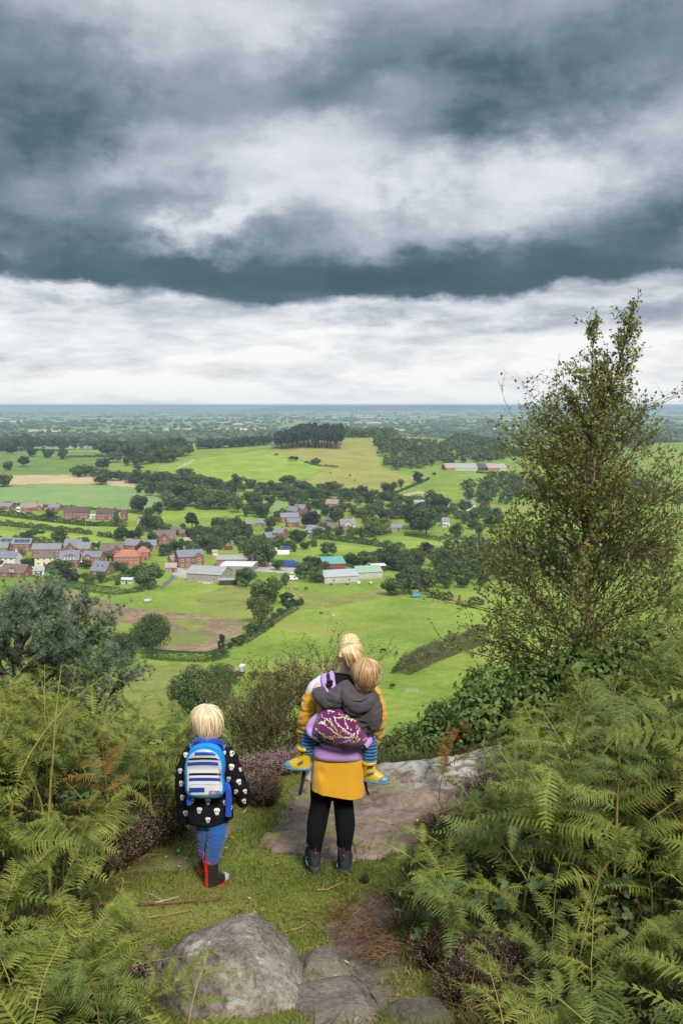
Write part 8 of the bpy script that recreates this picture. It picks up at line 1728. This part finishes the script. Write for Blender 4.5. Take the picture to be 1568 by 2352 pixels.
obj('shoulder_strap', pad([(640, 690, .06), (622, 690, -.02), (630, 760, -.10), (655, 870, -.16), (690, 1000, -.19)], [.020, .022, .022, .022, .022], 'shoulder_strap', C_lav, flat=.5), carrier); obj('shoulder_strap', pad([(735, 660, .06), (718, 665, -.02), (722, 740, -.10), (735, 830, -.16), (745, 980, -.19)], [.018] * 5, 'shoulder_strap', C_lav, flat=.5), carrier)
obj('shoulder_strap', pad([(1120, 800, .06), (1150, 830, -.03), (1190, 920, -.10), (1190, 1050, -.16)], [.02] * 4, 'shoulder_strap', C_lav, flat=.5), carrier)
def web(pts, w, nm='webbing'): 
    P = np.array([F(*p) for p in pts]); n = len(P); s = np.array([w / 2, 0, 0]); g = Geo(); v = np.concatenate([P - s, P + s, P - s + [0, .003, 0], P + s + [0, .003, 0]]); i = np.arange(n - 1)
    g.add(v, np.concatenate([np.stack([i, n + i, n + i + 1, i + 1], 1), np.stack([2 * n + i, 2 * n + i + 1, 3 * n + i + 1, 3 * n + i], 1), np.stack([i, i + 1, 2 * n + i + 1, 2 * n + i], 1), np.stack([n + i, 3 * n + i, 3 * n + i + 1, n + i + 1], 1)])); return g.mesh(nm, C_web, False)
obj('webbing', web([(672, 672, .0), (672, 690, -.075), (680, 770, -.130), (692, 850, -.175), (720, 900, -.185)], .022), carrier)
bk = Geo(); box(bk, (-.020, -.008, -.028), (.020, .006, .028)); bo = obj('buckle', bk.mesh('buckle', C_web, False), carrier, tuple(F(690, 800, -.165)), (.35, 0, .1)); g = Geo(); box(g, (-.012, -.013, -.012), (.012, -.007, .012)); obj('clip', g.mesh('clip', C_wblk, False), bo)
obj('webbing', web([(420, 1640, -.03), (385, 1850, -.05), (345, 2080, -.06), (325, 2160, -.06)], .024), carrier); obj('webbing', web([(1140, 1640, -.06), (1132, 1990, -.09), (1145, 2100, -.09), (1165, 2165, -.08)], .016), carrier)

# ------------------------------------------------------------------ the toddler in the carrier
tod = tag(empty('person', F.base), 'fair haired toddler in a charcoal hooded top and striped leggings carried on the woman', 'person')
thc = F(1150, 705, -.26); hd = Geo(); tr2 = head_geo(hd, thc, .93, 1.0, -.12); bd = hd
limb(bd, [F(1080, 1010, -.24), F(1090, 920, -.25), F(1120, 840, -.255)], [.07, .045, .042], [.06, .045, .044])
limb(bd, [F(900, 1450, -.22), F(980, 1250, -.23), F(1060, 1050, -.23)], [.07, .08, .085], [.055, .06, .065])
tarmL = [F(930, 930, -.24), F(800, 1020, -.26), F(640, 1000, -.24), F(560, 900, -.17)]; tarmR = [F(1190, 960, -.22), F(1235, 1120, -.24), F(1235, 1260, -.22), F(1230, 1310, -.14)]
for a_ in (tarmL, tarmR): limb(bd, a_, [.036, .034, .030, .022], [.036, .034, .03, .022])
hand_geo(bd, F(555, 890, -.165), F(505, 800, -.10) - F(555, 890, -.165), (-.3, -1, .3), .62, .35, 1); hand_geo(bd, F(1240, 1290, -.13), F(1285, 1180, -.05) - F(1240, 1290, -.13), (1, -.2, .2), .6, .5, -1)
tlegL = [F(620, 1420, -.20), F(500, 1390, -.12), F(440, 1480, -.10), F(412, 1570, -.10), F(404, 1640, -.10)]; tlegR = [F(1060, 1470, -.20), F(1150, 1480, -.13), F(1178, 1570, -.11), F(1180, 1660, -.11), F(1178, 1740, -.11)]
for a_ in (tlegL, tlegR): limb(bd, a_, [.055, .052, .045, .038, .032], [.055, .05, .045, .04, .034])
obj('body', sculpt(bd, .0052, 3, 'body', SKIN2), tod); eyes(tr2, tod, .93)
lg = Geo()
limb(lg, [F(620, 1420, -.17), F(840, 1430, -.16), F(1070, 1460, -.17)], [.045, .05, .045], [.04, .04, .04]); limb(lg, [F(640, 1420, -.20), F(520, 1385, -.12), F(462, 1440, -.11), F(430, 1520, -.10), F(405, 1640, -.10)], [.06, .062, .058, .050, .046], [.06, .058, .052, .048, .046]); limb(lg, [F(1050, 1480, -.20), F(1145, 1470, -.13), F(1180, 1540, -.11), F(1182, 1640, -.11), F(1178, 1760, -.11)], [.06, .056, .050, .046, .046], [.06, .055, .05, .048, .046])
obj('striped_leggings', sculpt(lg, .006, 3, 'striped_leggings', C_stripe, fold((12, 12, 12), (30, 30, 50), .003, 14)), tod)
ho = Geo()
limb(ho, [F(930, 1380, -.20), F(985, 1250, -.225), F(1040, 1100, -.23), F(1070, 960, -.23), F(1085, 880, -.235)], [.105, .112, .125, .112, .060], [.07, .078, .09, .085, .06])
limb(ho, [F(960, 850, -.24), F(880, 900, -.26), F(780, 970, -.28), F(680, 1010, -.27), F(600, 960, -.22), F(555, 880, -.165)], [.058, .062, .058, .054, .046, .036], [.06, .062, .058, .054, .046, .036])
limb(ho, [F(1150, 920, -.23), F(1205, 1010, -.24), F(1228, 1130, -.25), F(1222, 1250, -.25), F(1190, 1330, -.22)], [.052, .054, .052, .050, .042], [.056, .056, .054, .05, .044])
obj('hooded_top', sculpt(ho, .006, 3, 'hooded_top', C_hood, fold((6, 6, 8), (13, 13, 22), .020, 15)), tod)
hood = Geo(); rim = [(905, 850), (900, 800), (960, 780), (1030, 850), (1100, 945), (1165, 900), (1215, 930), (1200, 990), (1120, 1040), (1000, 1000), (930, 930)]
low_ = [F(x, y, -.31) for x, y in ((900, 900), (905, 980), (960, 1060), (1060, 1090), (1160, 1050), (1225, 960))]
hr2 = Geo(); limb(hr2, [F(890, 830, -.255), F(885, 900, -.315), F(930, 990, -.345), F(1020, 1060, -.350), F(1110, 1050, -.345), F(1190, 980, -.315), F(1225, 930, -.27)], [.016, .030, .044, .054, .050, .036, .018], [.030, .034, .036, .038, .036, .034, .02])
limb(hr2, [F(900, 850, -.25), F(960, 1010, -.33), F(1030, 1120, -.335), F(1060, 1180, -.31)], [.05, .066, .060, .02], [.02, .024, .026, .02])
obj('hood', sculpt(hr2, .0055, 3, 'hood', C_hood, fold((8, 8, 9), (24, 24, 30), .006, 16)), tod)
g = Geo(); tube(g, [F(*p) for p in ((885, 820, -.262), (872, 880, -.335), (905, 960, -.372), (985, 1000, -.385), (1070, 1005, -.385), (1130, 975, -.37), (1175, 930, -.34))], .0065, 7); obj('hood_seam', g.mesh('hood_seam', C_hood), tod)
mop(thc + np.array([0, 0, .012]), .094, .104, .108, lambda ph: .060 + .030 * max(0, -math.sin(ph)) , 1.0, 601, 900, HAIR_t, face=1.42, part=(-.10, -.03), root=tod, w=.0024, fringe=.22, tuck=.30)
def wellie(top, toe, h, mats, scale, parent, strap=True, dy=0.0):
    """a rubber boot: shaft, foot, sole, toe cap and trim; top: centre of the opening, toe: direction of the toes"""
    top = np.asarray(top, float); toe = np.asarray(toe, float); toe /= np.linalg.norm(toe); side = np.cross(toe, [0, 0, 1.0]); side /= np.linalg.norm(side); s = scale; z0 = top[2] - h; c = np.array([top[0], top[1], 0]); q = np.arange(24) * 2 * math.pi / 24
    def ring(off, hw, hl, z): return [c + side * math.cos(t) * hw * s + toe * (math.sin(t) * hl + off) * s + np.array([0, 0, z0 + z]) for t in q]
    g = Geo(); loft(g, [ring(.050, .036, .092, .014 * s), ring(.050, .040, .096, .030 * s), ring(.034, .038, .078, .055 * s), ring(.006, .037, .048, .085 * s), ring(.0, .038, .044, .120 * s), ring(0, .044, .050, h - .01), ring(0, .045, .051, h)]); b = obj('boot', sculpt(g, .005, 3, 'boot', mats[0]), parent)
    g = Geo(); loft(g, [ring(.052, .040, .100, 0), ring(.052, .043, .104, .004 * s), ring(.052, .043, .104, .018 * s), ring(.051, .039, .098, .022 * s)]); obj('sole', g.mesh('sole', mats[1]), b)
    g = Geo(); loft(g, [ring(.100, .038, .050, .016 * s), ring(.098, .038, .052, .034 * s), ring(.092, .028, .040, .050 * s), ring(.085, .010, .018, .056 * s)]); obj('toe_cap', sculpt(g, .004, 2, 'toe_cap', mats[2]), b)
    g = Geo(); loft(g, [ring(0, .046, .052, h - .022), ring(0, .049, .055, h - .018), ring(0, .049, .055, h + .001), ring(0, .044, .05, h + .003)], caps=False); obj('top_band', g.mesh('top_band', mats[1] if mats[3] is None else mats[3]), b)
    return b, ring, z0, side, toe, c
b_, ring, z0, side, toe, c = wellie(F(382, 1565, -.10), (-1, .15, 0), F(382, 1560, -.10)[2] - F(382, 1838, -.10)[2], (C_wyel, C_wtea, C_wtea, C_wyel), .94, tod)
for zy in (1640,): g = Geo(); loft(g, [[F(x, y, -.158) for x, y in ((328, 1625), (382, 1632), (382, 1655), (328, 1648))], [F(x, y, -.150) for x, y in ((328, 1625), (382, 1632), (382, 1655), (328, 1648))]]); obj('stripe', g.mesh('stripe', C_wblk, False), b_)
g = Geo(); tube(g, [F(320, 1760, -.158), F(345, 1748, -.162), F(370, 1735, -.158)], .007, 6); obj('strap', g.mesh('strap', C_wtea), b_)
b_, ring, z0, side, toe, c = wellie(F(1172, 1740, -.11), (.95, -.35, .0), F(1172, 1735, -.11)[2] - F(1172, 1985, -.11)[2], (C_wyel, C_wtea, C_wtea, C_wyel), .94, tod)
g = Geo(); loft(g, [[F(x, y, -.170) for x, y in ((1155, 1806), (1228, 1796), (1226, 1816), (1155, 1826))], [F(x, y, -.155) for x, y in ((1155, 1806), (1228, 1796), (1226, 1816), (1155, 1826))]]); obj('stripe', g.mesh('stripe', C_wblk, False), b_)
g = Geo(); tube(g, [F(1150, 1890, -.168), F(1190, 1888, -.175), F(1240, 1875, -.168)], .007, 6); obj('strap', g.mesh('strap', C_wtea), b_)

# ------------------------------------------------------------------ the boy
ZB = lambda x, y: (372.4 + x * .21657, 1568.0 + y * .21657)
B = Figure(478, 6.3, ZB)
boy = tag(empty('person', B.base), 'blond boy in a black coat with white skulls, blue jeans and red and black wellingtons', 'person')
bhc = B(488, 415, 0); hd = Geo(); tr3 = head_geo(hd, bhc, .95, .05); bd = hd; Bw = B.w
limb(bd, [B(488, 690), B(488, 610), B(488, 540)], [.055, .043, .045], [.05, .044, .046])
limb(bd, [B(520, 1480), B(500, 1300), B(490, 1000), B(490, 760), B(490, 680)], [.10, .105, .105, .115, .08], [.075, .08, .08, .075, .06])
bal = [B(330, 740), B(260, 900, -.01), B(225, 1080, -.01), B(240, 1260, .02), B(250, 1420, .06)]; bar = [B(650, 740), B(730, 880, -.01), B(790, 1020, -.01), B(840, 1140, .02), B(870, 1240, .05)]
for a_ in (bal, bar): limb(bd, a_, [.045, .040, .036, .032, .024], [.045, .042, .036, .032, .024])
hand_geo(bd, bal[-1], (0, .35, -1), (-1, 0, 0), .75, .8, 1); hand_geo(bd, bar[-1], (.25, .4, -1), (1, 0, 0), .75, .8, -1)
blL = [B(450, 1450, .0), B(445, 1600, .05), B(440, 1760, .10), B(445, 1900, .18), B(450, 2050, .24)]; blR = [B(590, 1450, .0), B(575, 1620, .0), B(550, 1760, -.01), B(520, 1930, .0), B(500, 2120, .01)]
for a_ in (blL, blR): limb(bd, a_, [.052, .048, .042, .038, .030], [.056, .05, .045, .04, .032])
obj('body', sculpt(bd, .0055, 3, 'body', SKIN2), boy); eyes(tr3, boy, .95)
jn = Geo(); limb(jn, [B(458, 1400, .0), B(450, 1520, .02), B(448, 1640, .06), B(446, 1760, .10), B(448, 1840, .14)], [.058, .056, .050, .044, .042], [.068, .066, .06, .054, .05]); limb(jn, [B(590, 1400, 0), B(588, 1500, -.01), B(582, 1620, -.02), B(556, 1740, -.02), B(534, 1880, .0)], [.068, .067, .060, .054, .047], [.076, .074, .068, .062, .055]); limb(jn, [B(530, 1330), B(530, 1440), B(528, 1500)], [.105, .105, .085], [.085, .09, .08])
obj('jeans', sculpt(jn, .0065, 3, 'jeans', C_jean, fold((7, 7, 14), (16, 16, 55), .009, 21)), boy)
ct = Geo(); limb(ct, [B(512, 1448, .0), B(510, 1425, .0), B(505, 1320), B(495, 1150), B(490, 950), B(490, 790), B(490, 690), B(492, 640, .01)], [.143, .148, .150, .146, .140, .136, .11, .068], [.108, .112, .115, .110, .104, .095, .08, .066])
limb(ct, [B(345, 735), B(290, 830, -.005), B(245, 960, -.01), B(228, 1110, -.01), B(240, 1280, .02), B(252, 1455, .06)], [.064, .060, .056, .054, .051, .048], [.068, .064, .06, .056, .053, .05]); limb(ct, [B(640, 735), B(705, 830, -.005), B(752, 950, -.01), B(798, 1060, -.01), B(845, 1170, .02), B(882, 1265, .05)], [.066, .064, .060, .056, .051, .045], [.068, .066, .062, .058, .054, .047])
COAT = sculpt(ct, .007, 4, 'coat', C_coat, fold((5, 5, 6), (10, 10, 16), .012, 22)); coat = obj('coat', COAT, boy)
cl = Geo(); limb(cl, [B(490, 690, 0), B(492, 640, .0), B(494, 600, .005)], [.078, .066, .060], [.070, .062, .056]); COLLAR = sculpt(cl, .005, 2, 'collar', C_coat); obj('collar', COLLAR, coat)
SK = [(-.36, -.18), (-.40, -.32), (-.30, -.48), (0, -.54), (.30, -.48), (.40, -.32), (.36, -.10), (.30, .02), (.27, .10), (.22, .16), (.22, .34), (.12, .40), (0, .41), (-.12, .40), (-.22, .34), (-.22, .16), (-.27, .10), (-.33, .0)]
skl = []
for x, y, s, rot in ((740, 755, 66, .3), (735, 900, 72, .12), (705, 1028, 60, .1), (818, 1058, 66, -.35), (780, 1160, 56, .4), (882, 1158, 54, -.3), (872, 1262, 60, -.35), (205, 1075, 66, .15), (215, 1222, 62, .12), (250, 1390, 66, -.15), (318, 1260, 66, 0), (485, 1266, 74, 0), (672, 1278, 66, 0), (395, 1360, 72, .08), (582, 1372, 80, 0), (486, 1462, 66, 0), (192, 940, 60, 0), (250, 770, 60, .1), (660, 745, 46, .1), (728, 1330, 54, 0), (832, 925, 46, 0), (300, 1150, 60, 0), (560, 1180, 66, 0)):
    c_, s_ = math.cos(rot), math.sin(rot); f = lambda p: (x + (p[0] * c_ - p[1] * s_) * s, y + (p[0] * s_ + p[1] * c_) * s)
    skl.append(([f(p) for p in SK], 0, 1))
    for e in (-.15, .15): q = f((e, -.05)); skl.append(disc(q, s * .10, s * .12, 1, 2, 8))
    q = f((0, .10)); skl.append(([(q[0] - s * .06, q[1] + s * .06), (q[0], q[1] - s * .06), (q[0] + s * .06, q[1] + s * .06)], 1, 2))
    for e in (-.10, 0, .10): a_, b2_ = f((e, .24)), f((e, .36)); skl += strip_polys([a_, b2_], s * .05, 1, 2)
print_on(COAT, B.base, skl, .0022, 'skull_print', [C_print, C_inkb], coat, ZB)
print_on(COLLAR, B.base, [([(557 + p[0] * 58, 600 + p[1] * 58) for p in SK], 0, 1), disc((548, 596), 5, 7, 1, 2, 8), disc((566, 596), 5, 7, 1, 2, 8)], .002, 'skull_print', [C_print, C_inkb], coat, ZB)
mop(bhc + np.array([0, 0, .004]), .101, .110, .112, lambda ph: .108 - .02 * abs(math.cos(ph)), .05, 602, 1100, HAIR_b, face=.85, part=(-.15, -.02), root=boy, w=.0027, fringe=.25, tuck=.14)
def boywellie(top, toe, hh, sc_):
    b, ring, z0, side, toe, c = wellie(top, toe, hh, (C_wblk, C_wred, C_wgry, C_wred), sc_, boy)
    g = Geo(); P = [c - toe * (.046 * sc_) + np.array([0, 0, z0 + z]) for z in (.02, .10, hh - .01)]; w_ = .0105; v = np.concatenate([np.array(P) - side * w_ - toe * .003, np.array(P) + side * w_ - toe * .003]); v[1] -= toe * -.006; v[4] -= toe * -.006; v[2] -= toe * .006; v[5] -= toe * .006
    g = Geo(); limb(g, [p - toe * (.0 if i != 2 else .005) for i, p in enumerate(P)], [w_] * 3, [.006] * 3, 10); obj('stripe', g.mesh('stripe', C_wred), b)
    for s_ in (-1, 1):
        g = Geo(); q0 = c + side * s_ * .043 * sc_ + np.array([0, 0, z0 + hh]); tube(g, [q0 - toe * .03, q0 - toe * .015 + np.array([0, 0, .045]), q0 + toe * .015 + np.array([0, 0, .045]), q0 + toe * .03], .0055, 6); obj('pull_loop', g.mesh('pull_loop', C_wred), b)
t0 = B(522, 1868, .0); boywellie(t0, (.55, .85, 0), t0[2] - B(510, 2182, 0)[2], 1.10); t1 = B(450, 1790, .14); boywellie(t1, (-.15, 1, 0), t1[2] - max(.035, B(450, 2085, .18)[2]), 1.10)

# ------------------------------------------------------------------ the boy's rucksack
pack = tag(empty('backpack', B.base), 'bright blue childs backpack with a glossy striped front panel worn by the boy', 'backpack')
OB = [(240, 1080), (236, 960), (250, 830), (290, 730), (350, 665), (440, 640), (540, 645), (620, 690), (662, 790), (668, 900), (655, 1000), (668, 1090), (660, 1170), (610, 1215), (500, 1226), (370, 1220), (285, 1200), (246, 1150)]
LO = smooth_loop(OB, 60); cc = np.array([455, 950.]); g = Geo(); loft(g, [[B(*(cc + (p - cc) * k), dy) for p in LO] for k, dy in ((.98, -.07), (1.0, -.115), (1.0, -.165), (.97, -.195), (.90, -.208), (.5, -.216), (.05, -.218))]); BAG = sculpt(g, .006, 3, 'bag', C_cyan, fold((8, 8, 8), (18, 18, 24), .005, 33)); obj('bag', BAG, pack)
OP = [(262, 1070), (254, 960), (258, 860), (290, 780), (345, 730), (420, 706), (500, 712), (570, 745), (615, 810), (636, 900), (628, 970), (640, 1080), (640, 1160), (600, 1204), (500, 1212), (370, 1208), (290, 1190), (262, 1140)]
LP = smooth_loop(OP, 60); g = Geo(); loft(g, [[B(*(cc + (p - cc) * k), dy) for p in LP] for k, dy in ((1.0, -.18), (1.0, -.214), (.97, -.224), (.85, -.231), (.5, -.236), (.05, -.237))]); C_panel = plain('silver grey vinyl', (.40, .41, .43), .25, .5, var=.15, scale=7); PNL = g.mesh('front_panel', C_panel); fp = obj('front_panel', PNL, pack)
C_vw = plain('white vinyl', (.66, .66, .66), .25, .5, var=.06, scale=7); C_vb = plain('blue vinyl', (.012, .055, .30), .25, .5, var=.15, scale=7); C_vk = plain('black vinyl', (.014, .014, .016), .25, .5); C_vg = plain('pale grey vinyl', (.50, .51, .53), .25, .5, var=.1, scale=7)
def bandp(x0, x1, y0, y1, mi, k, bow=14, n=10, m_=3):
    out = []; X = np.linspace(x0, x1, n + 1); Y = np.linspace(0, 1, m_ + 1); f = lambda x, t: (x, y0 + (y1 - y0) * t + bow * ((x - 450) / 190) ** 2 * .8 - bow * .4)
    for i in range(n):
        for j in range(m_): out.append(([f(X[i], Y[j]), f(X[i + 1], Y[j]), f(X[i + 1], Y[j + 1]), f(X[i], Y[j + 1])], mi, k))
    return out
pp = []
pp += bandp(272, 634, 925, 1188, 0, .8, 6, 10, 6)                 # white lower field
pp += bandp(345, 570, 740, 775, 1, 1.0, 10); pp += bandp(280, 612, 800, 822, 2, 1.0); pp += bandp(268, 630, 845, 880, 1, 1.0)   # plain bars in the panel's colours
pp += bandp(268, 634, 905, 925, 3, 1.0, 8); pp += bandp(285, 622, 960, 985, 2, 1.2, 6); pp += bandp(285, 622, 1010, 1045, 1, 1.2, 6); pp += bandp(285, 622, 1075, 1088, 3, 1.2, 6); pp += bandp(285, 450, 1115, 1165, 1, 1.2, 4, 5)
print_on(PNL, B.base, pp, .0024, 'panel_print', [C_vw, C_vb, C_vk, C_vg], fp, ZB)
def lettering(txt, x0, x1, y0, y1, k):
    cu = bpy.data.curves.new('lettering', 'FONT'); cu.body = txt; cu.offset = .028; cu.resolution_u = 3; o = bpy.data.objects.new('lettering', cu); sc = bpy.data.scenes.new('draft'); sc.collection.objects.link(o); sc.view_layers[0].update(); dg = sc.view_layers[0].depsgraph; me = bpy.data.meshes.new_from_object(o.evaluated_get(dg)); bpy.data.objects.remove(o); bpy.data.scenes.remove(sc)
    co, f = arrays(me); lo, hi = co.min(0), co.max(0); return [([(x0 + (x1 - x0) * (co[i][0] - lo[0]) / (hi[0] - lo[0]), y1 + (y0 - y1) * (co[i][1] - lo[1]) / (hi[1] - lo[1])) for i in p][::-1], 0, k) for p in f]
print_on(PNL, B.base, lettering('STAR', 500, 612, 1146, 1168, 2.2) + lettering('WARS', 490, 620, 1171, 1196, 2.2), .0024, 'lettering', [C_vb], fp, ZB)
g = Geo(); LPc = [B(*(cc + (p - cc) * 1.012), -.206) for p in LP]; tube(g, LPc + [LPc[0]], .0045, 6); obj('piping', g.mesh('piping', C_cyan), pack)
g = Geo(); limb(g, [B(345, 640, -.06), B(400, 615, -.11), B(470, 640, -.15), B(560, 622, -.11), B(640, 650, -.05)], [.022] * 5, [.012] * 5, 12); obj('top_flap', g.mesh('top_flap', C_blue), pack)
g = Geo(); tube(g, [B(430, 650, -.13), B(440, 622, -.15), B(500, 620, -.15), B(512, 648, -.13)], .006, 7); obj('grab_handle', g.mesh('grab_handle', C_blue), pack)
def strapb(pts, w):
    g = Geo(); limb(g, [B(*p) for p in pts], [w] * len(pts), [.005] * len(pts), 12); obj('strap', g.mesh('strap', C_blue), pack)
strapb([(286, 1190, -.12), (284, 1240, -.15), (286, 1300, -.16)], .014); strapb([(672, 1060, -.10), (700, 1130, -.125), (706, 1260, -.13), (702, 1420, -.135)], .019); strapb([(300, 700, -.08), (310, 660, .02), (300, 720, .10), (290, 900, .12)], .02); strapb([(650, 700, -.08), (650, 660, .02), (660, 720, .10), (670, 900, .12)], .02)
